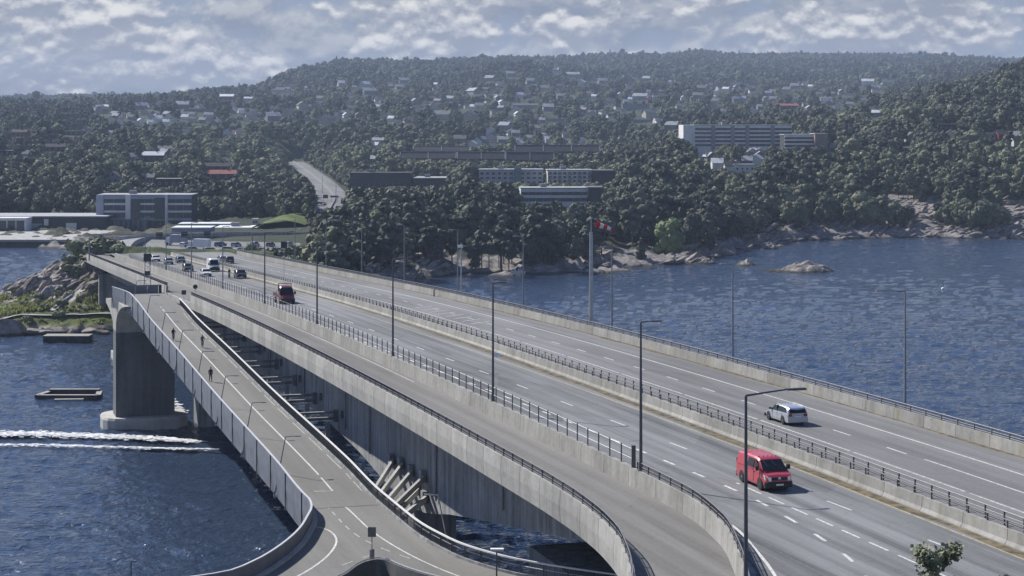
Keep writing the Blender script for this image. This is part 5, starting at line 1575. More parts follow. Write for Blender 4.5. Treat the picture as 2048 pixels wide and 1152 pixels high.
for (x0, y0, x1, y1) in ((-hw,0,hw,0),(-hw+1.0,5.2,hw-.8,5.2),(-hw,0,-hw+1.0,5.2),(hw,0,hw-.8,5.2)):
    d = Vector((x1-x0, y1-y0, 0)); n = Vector((-d.y, d.x, 0)).normalized()
    zt = .62 if y0 == y1 == 0 or y0 != y1 else .95
    mb = MB(); mb.obox(Vector((x0,y0,-.6))-n*.55, d, n*1.1, (0,0,zt+.6)); mb.build('beam', M['wet_wood'], t)
    mb = MB(); mb.obox(Vector((x0,y0,zt+.004))-n*.5, d, n*1.0, (0,0,.07)); mb.build('cap', M['pale_deck'], t)
mb = MB(); mb.obox((-hw*.35,-2.6,-.3),(5.2,.4,0),(0,1.0,0),(0,0,.5)); mb.build('float', M['pale_deck'], t)

# foam of a boat's wake: broken rows of small flakes lying on the water
M['foam'] = plain('foam', (0.80, 0.82, 0.85), 0.6, var=0.08, scale=1.0)
def foam(name, strips, label, kind='stuff'):
    mb = MB(); rng = random.Random(4)
    for (pts, n, wd) in strips:
        P = np.array([water_px(*p)[:2] for p in pts]); W_ = np.array(wd)
        s = np.linspace(0, 1, len(P))
        for _ in range(n):
            q = rng.random(); x = np.interp(q, s, P[:,0]); y = np.interp(q, s, P[:,1]); w = np.interp(q, s, W_)
            y += rng.gauss(0, .40)*w; x += rng.gauss(0, .5)
            L = rng.uniform(.15, .85); h = rng.uniform(.10,.38); z = rng.uniform(.16,.34)
            k = rng.randint(5, 7); ph = rng.random()
            mb.add([(x+L*math.cos(6.283*(i/k+ph))*rng.uniform(.6,1), y+h*math.sin(6.283*(i/k+ph))*rng.uniform(.6,1), z+rng.uniform(-.03,.03)) for i in range(k)], [tuple(range(k))])
    o = mb.build(name, M['foam'], fix=False)
    tag(o, label, kind=kind); return o
foam('wake_foam', [([(-60,871),(60,870),(180,874),(300,879),(395,886)], 2900, [2.7,2.6,2.4,2.0,1.1]),
                   ([(-60,892),(80,893),(220,897),(340,900),(428,902)], 1000, [1.1,1.0,.9,.7,.5])], 'white wake of a passing boat on the water')
foam('footing_flakes', [([(338,800),(352,812),(366,826)], 90, [2.2,2.6,2.0])], 'white flakes in place of a pale heap at the pier footing')  # flakes stand in for a pale heap beside the footing

# rocks in the water: one mesh per island
def rock_mesh(name, label, x, y, w, dep_, h, seed, peak=.35, loc=None):
    rng = random.Random(seed)
    c = water_px(x, y) if loc is None else loc
    t = thing(name, label, 'rock', c)
    n = 44
    X, Y = np.meshgrid(np.linspace(-1, 1, n), np.linspace(-1, 1, n))
    r = np.sqrt(X**2+Y**2)
    dome = np.clip(1-r*r, -.3, 1)
    z = np.sign(dome)*np.abs(dome)**.8*(.42 if w > 8 else .95) + (np.clip(1-(np.hypot((X-peak)*1.9, Y*1.3))**1.6, 0, 1)*.42 if w > 8 else 0)
    z = z + (np.abs(fbm(X*2.6+seed, Y*2.0+seed*2, seed, 5, .62)-.5)*2-.3)*.62*np.clip(1.1-r, 0, 1)
    V = np.stack([X*w/2, Y*dep_/2, z*h-.22*h], -1).reshape(-1, 3)
    i = np.arange(n*n).reshape(n, n)
    q = np.stack([i[:-1,:-1], i[:-1,1:], i[1:,1:], i[1:,:-1]], -1).reshape(-1, 4)
    me = bpy.data.meshes.new('stone'); me.from_pydata(V.tolist(), [], q.tolist()); me.materials.append(M['rock'])
    me.polygons.foreach_set('use_smooth', [False]*len(me.polygons))
    link_mesh('stone', me, t)
    return t
def rock_material():
    m, nt, N, L, b = new_mat('shore_rock'); g = NG(nt)
    pos = g.coord('Position'); z = g.sepz()[2]
    n1 = g.noise(pos, .5, 5, .65); n2 = g.noise(pos, 2.0, 4, .65)
    c = g.mix(g.mr(n1, .3, .7), (0.14, 0.125, 0.115), (0.36, 0.325, 0.295))
    c = g.mix(g.mr(n2, .56, .72, 0, .7), c, (0.09, 0.082, 0.072))
    c = g.mix(g.mr(g.math('MULTIPLY_ADD', n2, .7, z), .5, 1.15, 1, 0), c, (0.045, 0.045, 0.028))
    L.new(c, b.inputs['Base Color']); b.inputs['Roughness'].default_value = .9
    b.inputs['Specular IOR Level'].default_value = .2
    L.new(g.bump(n2, .7, .3), b.inputs['Normal'])
    return m
M['rock'] = rock_material()
rock_mesh('islet', 'pale rocky islet with a rounded hump in the open water', 1596, 542, 33, 22, 5.4, 3, .20)
rock_mesh('islet', 'low dark topped rock in the water left of the larger islet', 1494, 530, 12.5, 12, 2.9, 5, -.1)
rock_mesh('shore_rock', 'pale bare rock tongue at the waterline below the light green tree', 1390, 526, 17, 14, 4.2, 8, .45)
rock_mesh('shore_rock', 'pale low rocks at the foot of the windsock mast shore', 1195, 546, 16, 10, 3.0, 9, -.2)
rock_mesh('shore_rock', 'pale rock dome on the far point above the islets', 1620, 474, 32, 24, 7.5, 10, .0)
rock_mesh('shore_rock', 'grey rock bank at the water edge beside the far point', 1535, 497, 14, 14, 4.2, 11, .1)
rock_mesh('shore_rock', 'broken grey rocks on the wooded point just beyond the bridge parapet', 800, 556, 22, 18, 6.5, 12, -.15)
RB_SPOTS = [(60,664,4.5,2.6),(92,665,3.5,2.0),(120,662,4.2,2.2),(150,664,3,1.6),(178,663,3.8,1.9),(40,642,6,3.0),(205,664,3,1.6),(20,628,5.5,3)]
def boulder_mesh(seed, w, d, h):
    rng = random.Random(seed)
    V = [p.copy() for p in ICO_V]; Fc = list(ICO_F)
    cache = {}; nf = []
    def mid(a, b):
        k = (min(a, b), max(a, b))
        if k not in cache: V.append(((V[a]+V[b])/2).normalized()); cache[k] = len(V)-1
        return cache[k]
    for (a, b, c) in Fc:
        x, y, z = mid(a, b), mid(b, c), mid(c, a); nf += [(a,x,z),(b,y,x),(c,z,y),(x,y,z)]
    for _ in range(13):
        n = Vector((rng.gauss(0,1), rng.gauss(0,1), rng.gauss(.3,.8))).normalized(); lim = rng.uniform(.5,.85)
        for q in V:
            e = q.dot(n)
            if e > lim: q -= n*(e-lim)
    me = bpy.data.meshes.new('stone')
    me.from_pydata([(q.x*w/2*1.25+rng.uniform(-.05,.05), q.y*d/2*1.25+rng.uniform(-.05,.05), q.z*h*.8+h*.10) for q in V], [], nf)
    me.materials.append(M['rock']); return me
for i, (x, y, w, h) in enumerate(RB_SPOTS):
    c = water_px(x, y+3)
    t = thing('boulder', 'grey boulder along the waterline of the headland', 'rock', c, 0, 'boulders along the headland shore')
    link_mesh('stone', boulder_mesh(30+i, w*1.15, w, h*.8), t)
# angular slabs of the bedrock, dipping one way
def slabs(name, label, n, sampler, size, seed, rot, zf):
    rng = random.Random(seed); mb = MB()
    for _ in range(n):
        p = sampler(rng)
        if p is None: continue
        X, Y = p; z = zf(X, Y); s_ = size*rng.uniform(.5, 1.5)
        V = [q.copy() for q in ICO_V]
        for _k in range(9):
            nn_ = Vector((rng.gauss(0,1), rng.gauss(0,1), rng.gauss(0,1))).normalized(); lim = rng.uniform(.40,.75)
            for q in V:
                e = q.dot(nn_)
                if e > lim: q -= nn_*(e-lim)
        m = Matrix.Translation((X, Y, z)) @ Matrix.Rotation(rot+rng.gauss(0,.22), 4, 'Z') @ Matrix.Rotation(-.45+rng.gauss(0,.2), 4, 'Y') @ Matrix.Rotation(rng.gauss(0,.25), 4, 'X') @ Matrix.Diagonal((s_*1.9, s_*.85, s_*.55, 1))
        mb.add([m @ q for q in V], list(ICO_F))
    o = mb.build(name, M['rock'], fix=False); tag(o, label, kind='stuff')
def head_pt(rng):
    X, Y = rng.uniform(-146,-97), rng.uniform(474,518); z = float(head_z(X, Y))
    if z < 6.9 or (X > -103 and Y < 500) or z > 21 or 1024+X/Y*FPX > 205: return None
    return X, Y
slabs('rock_slabs', 'broken grey rock slabs covering the headland', 520, head_pt, 1.25, 6, .6, lambda X, Y: float(head_z(X, Y))+.1)
def point_pt(rng):
    c = rng.uniform(690, 885); Y = rng.uniform(575, 665); X = (c-1024)/FPX*Y; z = float(land_z(X, Y))
    return (X, Y) if .2 < z < 7.5 else None
slabs('rock_slabs', 'fractured pale rock slabs on the wooded point beside the bridge', 420, point_pt, 1.5, 7, .3, lambda X, Y: float(land_z(X, Y))+.2)
def shore_pt(rng):
    c = rng.choice([rng.uniform(1170,1215), rng.uniform(1330,1440), rng.uniform(1480,1720), rng.uniform(1720,2060), rng.uniform(1720,2060)]); Y = rng.uniform(640, 905); X = (c-1024)/FPX*Y; z = float(land_z(X, Y))
    return (X, Y) if .2 < z < (15 if c > 1700 else 7.5 if c > 1480 else 4) else None
slabs('rock_slabs', 'fractured rock along the farther shore', 3200, shore_pt, 1.5, 9, -.2, lambda X, Y: float(land_z(X, Y))+.15)

t = thing('boulder', 'large rounded boulder at the left edge in front of the headland', 'rock', water_px(15, 668))
link_mesh('stone', boulder_mesh(77, 12, 10, 4.6), t)

# moored white boats and a buoy
def boat(label, x, y, L):
    p = water_px(x, y); t = thing('motorboat', label, 'boat', p, RND.uniform(-.2,.2))
    w = L*.32
    mb = MB(); loft(mb, [[(px_, -hw_, .75), (px_, hw_, .75), (px_, hw_*.6, -.2), (px_, -hw_*.6, -.2)] for (px_, hw_) in ((-L/2,w/2*.9),(0,w/2),(L*.3,w/2*.75),(L/2,.06))]); mb.build('hull', M['white'], t)
    mb = MB(); loft(mb, [[(q, -w*.3, .76), (q, w*.3, .76), (q, w*.24, zt), (q, -w*.24, zt)] for (q, zt) in ((-L*.15,1.6),(L*.1,1.6),(L*.22,.8))]); mb.build('cabin', M['white'], t)
    mb = MB(); mb.box(-L*.1,L*.08,-w*.31,w*.31,1.1,1.4); mb.build('window', M['glass'], t)
boat('small white boat at the dark shore, the left of two close together', 1027, 548, 4.2)
boat('small white boat at the dark shore, the right of two close together', 1040, 547, 3.6)
p = water_px(1886, 578); t = thing('buoy', 'small white buoy with a dark stick in the open water', 'buoy', p)
mb = MB(); mb.lathe([(.05,-.5),(.50,-.2),(.55,.15),(.35,.45),(.08,.55)], 14); mb.build('float', M['white'], t, smooth=True)
mb = MB(); mb.tube([(0,0,.7),(.05,0,2.4)], .09, 6); mb.build('stick', M['black'], t)
# ------------------------------------------------------------------ buildings beyond the bridge
def wallmat(n, c): return plain(n, c, .85, var=.10, scale=.25, spec=.2)
WALL = {'white': wallmat('white_wall', (.66,.66,.65)), 'grey': wallmat('grey_wall', (.24,.25,.27)), 'dark': wallmat('dark_wall', (.055,.058,.066)),
        'brown': wallmat('brown_timber', (.085,.062,.055)), 'red': wallmat('red_timber', (.20,.05,.04)), 'cream': wallmat('cream_wall', (.48,.45,.38)),
        'pink': wallmat('pink_brick', (.30,.22,.21)), 'blue': wallmat('blue_cladding', (.27,.36,.50)), 'bluegrey': wallmat('blue_grey_cladding', (.30,.33,.40)), 'teal': wallmat('teal_cladding', (.14,.20,.22))}
ROOF = {'light': wallmat('light_roof', (.36,.37,.39)), 'white': wallmat('white_roof', (.66,.67,.69)), 'dark': wallmat('dark_roof', (.050,.050,.056)),
        'brown': wallmat('brown_roof', (.10,.075,.068)), 'red': wallmat('red_roof', (.33,.13,.11)), 'grey': wallmat('grey_roof', (.15,.155,.165)), 'green': wallmat('pale_green_roof', (.30,.33,.29))}
def block(name, label, x0, x1, yt, yb, d, depth, wall, yaw=0.0, rows=(), cols=0, wcol='window', roof='light', over=.35, side=None, bands=None, cat='building', group=None, zb=None):
    """flat roofed block whose front spans photo columns x0..x1 at distance d; rows: (y top, y bottom) of the window rows"""
    cx = (x0+x1)/2; w = (x1-x0)/FPX*d; zt = HC-(yt-YH)/FPX*d; z0 = HC-(yb-YH)/FPX*d
    X = (cx-1024)/FPX*d
    t = thing(name, label, cat, (X, d, z0), yaw, group)
    h = zt-z0; sk = 5.0
    mb = MB(); mb.box(-w/2,w/2,0,depth,-sk,h); mb.build('wall', WALL[wall], t)
    if side:
        mb = MB(); mb.box(-w/2-.12,-w/2-.002,.02,depth-.02,-sk,h+.1); mb.build('end_wall', WALL[side], t)
    mb = MB(); mb.box(-w/2-over,w/2+over,-over,depth+over,h+.003,h+.42); mb.build('roof', ROOF[roof], t)
    for (ya, yb_) in rows:
        za = HC-(ya-YH)/FPX*d-z0; zc = HC-(yb_-YH)/FPX*d-z0
        if cols:
            for k in range(cols):
                a = -w/2+w*(k+.16)/cols; b = -w/2+w*(k+.84)/cols
                f = bpy.data.objects.new('window', None); COL.objects.link(f); f.parent = t
                mb = MB(); mb.box(a,b,-.06,.05,zc,za); mb.build('frame', M['white'] if wall != 'white' else WALL['grey'], f)
                mb = MB(); mb.box(a+.1,b-.1,-.09,-.04,zc+.1,za-.1); mb.build('pane', M['window'], f)
        else:
            mb = MB(); mb.box(-w/2+.15,w/2-.15,-.05,.08,zc,za); mb.build('window_band', M['window'], t)
            n = max(2, int(w/3.2))
            mb = MB()
            for k in range(1, n): mb.box(-w/2+w*k/n-.06,-w/2+w*k/n+.06,-.09,-.02,zc,za)
            mb.build('mullions', WALL['grey'], t)
    if bands:
        for (ya, yb_, c) in bands:
            za = HC-(ya-YH)/FPX*d-z0; zc = HC-(yb_-YH)/FPX*d-z0
            mb = MB(); mb.box(-w/2-.05,w/2+.05,-.5,.02,zc,za); mb.build('spandrel', WALL[c], t)
    mk = FPX/d
    if len(rows) and w > 14:
        mb = MB(); mb.box(-w*.2,-w*.2+3,depth*.4,depth*.4+3,h+.42,h+2.0); mb.build('roof_plant', WALL['grey'], t)
    clear_view(x0-4, x1+4, yb-(yb-yt)*.30, d+depth)
    a = max(w, depth)*.62
    clear_circle(X, d+depth/2, a)
    return t, w, h, z0

# office block by the interchange
d0 = 850
t, w, h, z0 = block('office_block', 'four storey office block with pale horizontal bands left of the bridge head', 196, 383, 391, 458, d0, 16, 'dark', 0, [(398,406),(410,421),(425,436),(442,452)], 0, roof='light', bands=[(390,398,'bluegrey'),(406,410,'white'),(421,425,'white'),(436,441,'bluegrey')])
mb = MB(); mb.box(-w/2-.6,-w/2+2.6,-1.2,10,0,h+.2); mb.build('stair_tower', WALL['bluegrey'], t)
s = d0/FPX
for (xa, xb, c) in ((252,262,'white'),(331,336,'white')):
    mb = MB(); q = (xa-289.5)*s; mb.box(q, (xb-289.5)*s, -1.3, 1, (458-430)*s*.3, h+.5); mb.build('fin', WALL[c], t)
mb = MB(); mb.box((262-289.5)*s,(281-289.5)*s,-1.0,0,0,h-2.2); mb.build('glass_front', M['window'], t)
mb = MB(); mb.box((310-289.5)*s,(331-289.5)*s,-.9,0,h*.30,h-1.0); mb.build('glass_front', M['window'], t)
mb = MB(); mb.box((212-289.5)*s,(297-289.5)*s,-3.2,-.02,0,h*.30); mb.build('entrance_hall', WALL['teal'], t)
for k in range(9):
    q = (214+k*9.5-289.5)*s; mb = MB(); mb.box(q,q+1.3,-3.3,-3.15,.3,h*.28); mb.build('window', M['window'], t)
# warehouse on the quay
d0 = 838
t, w, h, z0 = block('warehouse', 'long low dark warehouse on the quay with a pale roof edge', -60, 212, 434, 468, d0, 26, 'dark', 0, [], 0, roof='light', over=.8)
s = d0/FPX; cxp = 76
for (xa, xb, ya, yb_, m, nm) in ((132,153,446,463,WALL['white'],'door'),(55,84,447,463,WALL['bluegrey'],'door'),(88,97,438,451,WALL['white'],'panel')):
    mb = MB(); mb.box((xa-cxp)*s,(xb-cxp)*s,-.12,.05,(468-yb_)*s,(468-ya)*s); mb.build(nm, m, t)
t, w, h, z0 = block('glass_hall', 'glass fronted hall with a white frame at the left edge of the quay', -60, 52, 438, 466, 826, 10, 'white', 0, [], 0, roof='white', over=.2)
for k in range(6):
    a = -w/2+.5+k*(w-1)/6; mb = MB(); mb.box(a+.25,a+(w-1)/6-.25,-.08,.04,.8,h-.7); mb.build('window', M['window'], t)
# white banded building and the apartments above it
block('office_block', 'low office building with wavy white bands above the wooded point', 1042, 1176, 377, 414, 905, 15, 'white', .05, [(384,390),(396,403)], 0, roof='light', side='white')
block('office_block', 'dark windowless end block beside the building with white bands', 1176, 1206, 376, 414, 902, 16, 'dark', .05, [], roof='grey')
t, w, h, z0 = block('apartment_block', 'pale apartment block with balconies on the slope, the right one of a pair', 1095, 1184, 341, 372, 1000, 14, 'white', .03, [(344,349),(352,357),(360,365)], 9, roof='light')
for r_ in range(3):
    for k in range(0, 9, 2):
        a = -w/2+w*k/9; mb = MB(); mb.box(a+.2,a+w/9-.1,-1.3,-.02,1.4+r_*2.2,2.3+r_*2.2); mb.build('balcony', WALL['grey'], t)
block('apartment_block', 'dark gable block with a white wall strip at the right end of the apartments', 1184, 1228, 342, 370, 998, 14, 'dark', .03, [], roof='grey')
t, w, h, z0 = block('apartment_block', 'grey blue apartment block half hidden by trees, the left one of a pair', 958, 1086, 340, 372, 1010, 13, 'bluegrey', .03, [(344,350),(353,359),(362,367)], 11, roof='light')
mb = MB(); mb.box(w*.05,w*.16,-1.4,.2,0,h+1.5); mb.build('stair_tower', WALL['teal'], t)
# large white block on the hill
t, w, h, z0 = block('hospital_block', 'long pale block of many storeys on the hillside with a white gable end', 1388, 1586, 251, 304, 1180, 15, 'white', .10, [(256,260.5),(264,268.5),(272,276.5),(280,284.5),(288,292.5)], 0, roof='light', side='white', over=.1)
mb = MB(); mb.box(-w/2-7.0,-w/2-.13,-.3,15,-6,h+.3); mb.build('gable_end', WALL['white'], t)
for k in (0.17, .37, .52, .78):
    mb = MB(); mb.box(-w/2+w*k,-w/2+w*k+2.2,-.5,0,0,h+.2); mb.build('stair_strip', WALL['grey'], t)
block('office_block', 'small stepped block with pink white bands right of the long pale block', 1569, 1630, 270, 302, 1110, 14, 'dark', .06, [], roof='light', bands=[(270,274.5,'white'),(278,282,'white'),(286,290,'white'),(294,298,'white')])
block('office_block', 'dull pink end block joined to the small banded block', 1630, 1656, 268, 302, 1106, 13, 'pink', .06, [], roof='light')
block('sports_hall', 'dark low hall beside the climbing road', 700, 822, 347, 384, 1085, 22, 'dark', 0, [(366,371)], 0, roof='dark')
block('flat_hall', 'low hall with a pale sloping roof between trees', 828, 893, 357, 378, 1075, 26, 'dark', 0, [(368,371)], 0, roof='light')
# small buildings around the interchange
block('bus_depot', 'pale blue hall with white columns near the end of the bridge', 290, 386, 489, 516, 640, 14, 'blue', 0, [], roof='light')
block('market_hall', 'long hall with a white roof and dark glass front beyond the overpass', 430, 522, 457, 478, 770, 16, 'dark', 0, [(462,470)], 0, roof='white')
block('shed', 'long low shed with a thin white roof behind the white roofed hall', 360, 456, 449, 458, 805, 10, 'grey', 0, [], roof='white', over=.8)
block('shed', 'pale grey shed under the overpass beside the white roofed hall', 344, 420, 457, 476, 742, 12, 'bluegrey', 0, [], roof='white')
block('shop_hall', 'dark long shop hall with a white roof edge at the foot of the wooded point', 522, 610, 462, 482, 775, 14, 'dark', 0, [(469,474)], 0, roof='white')
t = thing('yellow_building', 'small pale building with square openings by the lawn', 'building', px(510, 450, 790), 0)
mb = MB(); mb.box(-1.4,1.4,0,3,-3,2.6); mb.build('wall', WALL['cream'], t)
for k in (-.8,.1):
    mb = MB(); mb.box(k,k+.7,-.05,.05,.8,1.8); mb.build('window', M['window'], t)
# gabled brown terraces in two staggered rows
def terrace(label, x0, x1, yr, ye, yb, d, n, group='brown gabled terraces'):
    w = (x1-x0)/FPX*d; X = ((x0+x1)/2-1024)/FPX*d
    zr_, ze, zb = (HC-(q-YH)/FPX*d for q in (yr, ye, yb))
    t = thing('terrace_house', label, 'terrace', (X, d, zb), 0, group)
    D = 9.0; hE = ze-zb; hR = zr_-zb
    mb = MB(); mb.box(-w/2,w/2,0,D,-4,hE); mb.build('wall', WALL['brown'], t)
    mb = MB()
    for s in (-1, 1):
        pass
    v = [(-w/2-.4,-.6,hE-.2),(w/2+.4,-.6,hE-.2),(w/2+.4,D/2,hR),(-w/2-.4,D/2,hR),(-w/2-.4,D+.6,hE-.2),(w/2+.4,D+.6,hE-.2)]
    v2 = [(a,b,c+.25) for a,b,c in v]
    mb.add(v+v2, [(0,1,2,3),(3,2,5,4),(6,9,8,7),(9,10,11,8),(0,6,7,1),(4,5,11,10),(0,3,9,6),(3,4,10,9),(1,7,8,2),(2,8,11,5)]); mb.build('roof', ROOF['dark'], t)
    mb = MB(); mb.box(-w/2-.3,w/2+.3,D/2-.25,D/2+.25,hR+.26,hR+.5); mb.build('ridge', ROOF['light'], t)
    for k in range(n+1):
        a = -w/2+w*k/n; mb = MB(); mb.obox((a-.2,-.6,hE+.08),(.4,0,0),(0,D/2+.6,hR-hE+.2),(0,0,.22)); mb.build('gable_edge', ROOF['light'], t)
    for k in range(n):
        for j in range(3):
            a = -w/2+w*(k+.15+j*.27)/n; mb = MB(); mb.box(a,a+w/n*.16,-.06,.04,hE*.35,hE*.35+1.2); mb.build('window', M['window'], t)
    clear_view(x0, x1, (yr+yb)/2, d+9); clear_circle(X, d+4, w*.5)
terrace('long brown terrace with a dark roof, the left one of the front row', 800, 912, 305, 317, 328, 1250, 2)
terrace('long brown terrace with a dark roof, the middle one of the front row', 915, 1010, 305, 318, 332, 1240, 2)
terrace('long brown terrace with a dark roof, the right one of the front row', 1012, 1108, 305, 320, 336, 1230, 2)
terrace('brown terrace with a dark roof, the left one of the back row', 826, 940, 293, 302, 312, 1330, 2)
terrace('brown terrace with a dark roof, the right one of the back row', 1030, 1200, 291, 303, 315, 1320, 3)

# ------------------------------------------------------------------ houses on the slopes
def house_parts(t, w, l, hw, hr, wall, roof, flat=False, windows=0, chim=True):
    mb = MB()
    if flat:
        mb.box(-w/2,w/2,-l/2,l/2,-4,hw); mb.build('wall', WALL[wall], t)
        mb = MB(); mb.box(-w/2-.5,w/2+.5,-l/2-.5,l/2+.5,hw+.003,hw+.35); mb.build('roof', ROOF[roof], t)
    else:
        v = [(-w/2,-l/2,-4),(w/2,-l/2,-4),(w/2,l/2,-4),(-w/2,l/2,-4),(-w/2,-l/2,hw),(w/2,-l/2,hw),(w/2,l/2,hw),(-w/2,l/2,hw),(-w/2,0,hw+hr),(w/2,0,hw+hr)]
        mb.add(v, [(0,1,5,4),(2,3,7,6),(1,2,6,9,5),(3,0,4,8,7),(4,5,9,8),(6,7,8,9)]); mb.build('wall', WALL[wall], t)
        mb = MB(); o = .6; k = hr/(l/2)
        a = [(-w/2-o,-l/2-o,hw-o*k+.02),(w/2+o,-l/2-o,hw-o*k+.02),(w/2+o,0,hw+hr+.02),(-w/2-o,0,hw+hr+.02),(-w/2-o,l/2+o,hw-o*k+.02),(w/2+o,l/2+o,hw-o*k+.02)]
        b = [(x,y,z+.22) for x,y,z in a]
        mb.add(a+b, [(0,1,2,3),(3,2,5,4),(6,9,8,7),(9,10,11,8),(0,6,7,1),(4,5,11,10),(0,3,9,6),(3,4,10,9),(1,7,8,2),(2,8,11,5)])
        rf = mb.build('roof', ROOF[roof], t)
        if chim:
            mb = MB(); mb.box(w*.15,w*.15+.7,-.35,.35,hw+hr-.3,hw+hr+1.0); mb.build('chimney', WALL['dark'], rf)
    for k in range(windows):
        f = bpy.data.objects.new('window', None); COL.objects.link(f); f.parent = t; KIDS.setdefault(t.name, []).append(f)
        a = -w/2+w*(k+.5)/windows-.6
        mb = MB(); mb.box(a,a+1.2,-l/2-.06,-l/2+.03,hw*.40,hw*.40+1.3); mb.build('frame', M['white'], f)
        mb = MB(); mb.box(a+.1,a+1.1,-l/2-.09,-l/2-.04,hw*.40+.1,hw*.40+1.2); mb.build('pane', M['window'], f)
def put(x, y, base_dy=0):
    r = ray_hit(x, y, 2.0)
    return r
def special(label, x, y, wpx, wall, roof, yaw=0., flat=False, hr=2.0, l=8., hw=3.6, win=4, name='house', gable=False):
    r = put(x, y)
    if not r: return
    X, d, z = r; w = wpx*d/FPX
    t = thing(name, label, 'house', (X, d, HC-(y-YH)/FPX*d-hw*.55), yaw)
    if gable: house_parts(t, l*1.1, w, hw, hr, wall, roof, flat, 0)
    else: house_parts(t, w, l, hw, hr, wall, roof, flat, win)
    if gable:
        for (a, zz) in ((-w*.22,hw*.4),(w*.10,hw*.4),(-w*.06,hw+hr*.35)):
            mb = MB(); mb.box(-l*.55-.06,-l*.55+.03,a,a+1.0,zz,zz+1.2); mb.build('window', M['window'], t)
    clear_view(x-wpx/2, x+wpx/2, y+3, d+5); clear_circle(X, d, max(w, l)*.7)
special('dark house with a bright white roof and chimneys above the office block', 305, 317, 46, 'dark', 'white', .05, hr=2.2, hw=5.0)
special('grey house behind the bright white roof', 328, 301, 38, 'grey', 'grey', .05)
special('pale gabled house among dark trees left of the office block', 228, 361, 34, 'bluegrey', 'grey', math.pi/2, gable=True, hr=3.4, l=8)
special('grey house hidden by shrubs between gabled house and pale flat roof', 295, 360, 28, 'grey', 'grey')
special('brown house with a pale green flat roof above the office block', 342, 366, 54, 'brown', 'green', .02, flat=True, hw=5)
special('long house with a dull red roof right of the office block', 446, 353, 62, 'brown', 'red', .03, hr=2.0, hw=4)
special('long dark house above the dull red roof', 436, 337, 56, 'dark', 'dark', .02)
special('house with a long pale flat roof at the left edge', 12, 306, 40, 'dark', 'light', .0, flat=True)
special('small pale roofed house next to the long flat roof at the left edge', 54, 306, 18, 'dark', 'light', 0, flat=True)
special('house with a pale green roof on the left slope', 149, 266, 42, 'brown', 'green', .05, flat=True)
special('red brown house on the far left slope', 38, 268, 34, 'red', 'brown', .05)
special('dark broad house in the trees on the left slope', 108, 298, 46, 'dark', 'dark', .02)
special('red walled hall with a gleaming white roof on the left skyline', 453, 196, 30, 'red', 'white', .04, hr=3.0, hw=5.0, l=16)
special('white houses cluster with pale roofs right of the gleaming roof', 495, 199, 22, 'white', 'white', .04)
special('house with a long pinkish flat roof on the left ridge', 400, 221, 62, 'pink', 'light', 0, flat=True)
special('house with a red roof on the right slope', 1577, 214, 36, 'brown', 'red', .05)
special('white two storey house among trees right of the red roof', 1651, 203, 22, 'white', 'grey', .0, hw=8, win=3)
special('white flat roofed house below the long pale block', 1487, 337, 40, 'white', 'light', .06, flat=True, hw=4.5)
special('long pink terrace in the middle of the far slope', 1051, 213, 50, 'pink', 'grey', .03)
special('low house with a white roof right of the brown terraces', 1108, 240, 36, 'grey', 'white', .03, flat=True)
special('apartment house with a flat roof in the middle of the slope', 1271, 215, 54, 'grey', 'light', .03, flat=True, hw=9, win=7)
special('long house with a white roof edge below the apartment house', 1287, 242, 46, 'grey', 'white', .02, flat=True)
special('house with a white roof on the slope below the right ridge', 1753, 229, 24, 'grey', 'white', .05)
special('pale house with a long veranda high on the right hill', 1988, 273, 42, 'cream', 'light', -.05, flat=True)
special('dark timber house under two pale roofs on the right hill', 1896, 256, 44, 'brown', 'light', -.04, flat=True, hw=5)
special('white roofed house below the timber house on the right hill', 1811, 301, 18, 'grey', 'white', 0, flat=True)
special('blue dark tower house near the far ridge', 1499, 169, 20, 'teal', 'dark', 0, flat=True, hw=9)
special('pale round roofed house in the trees above the climbing road', 755, 284, 24, 'cream', 'light', .02)
special('pale boathouse among trees left of the sports hall', 746, 322, 14, 'cream', 'light', .0)

SMALL = """282,216,26,l 365,214,28,l 385,231,16,g 417,232,18,l 205,225,24,g 232,234,16,l 281,241,14,w 300,247,10,w 332,246,10,w 221,270,14,w 290,227,20,g 310,229,18,l 335,230,16,l 370,236,16,w 385,240,18,g 405,242,14,l 465,224,16,l 482,223,14,w 502,236,24,g
350,243,16,g 430,247,16,l 318,238,12,w 260,232,14,g 682,170,18,w 730,172,26,w 738,186,28,l 947,186,36,l 872,170,9,w 604,215,28,g 575,229,24,g 545,238,30,l 517,231,15,l 652,243,30,g 692,232,14,w 756,215,11,w 783,239,13,w 751,293,12,w 887,235,34,g 940,236,30,g 807,164,24,l 562,184,20,g 582,176,18,g 612,177,10,w 640,200,18,g 700,205,16,g 830,205,18,l 870,215,20,g 900,200,18,l 960,215,20,g
1146,152,28,l 1039,192,16,w 1096,218,22,l 1164,168,18,w 1204,165,20,l 1264,162,20,l 1320,184,9,w 1281,197,30,l 1300,231,30,g 1424,170,20,l 1452,180,14,w 1404,180,20,p 1394,195,24,p 1366,197,12,w 1344,255,26,l 1514,322,16,w 1434,330,12,w 1449,325,12,w 1419,317,24,l 1519,312,26,g 1400,308,16,l 1588,199,9,w 1682,186,16,l 1736,166,26,w 1758,176,14,l 1773,168,24,g 1723,197,16,l 1573,183,20,g 1588,175,18,l 1621,174,10,w 2036,276,16,l 1666,299,16,l 980,160,20,l 1000,172,18,g 1020,150,16,l 1060,165,18,l 1090,180,20,g 1120,195,18,l 1180,190,16,g 1220,205,18,g 1240,190,12,w 1360,215,18,g 1430,205,18,g 1470,200,16,l 1530,200,16,g 1545,185,14,l 1640,190,14,g 1700,210,16,g 1010,255,24,l 980,262,20,w 1030,268,18,l 1005,282,22,l 945,290,18,w 1075,258,16,g 1130,285,14,l 1095,281,14,w 920,282,26,p"""
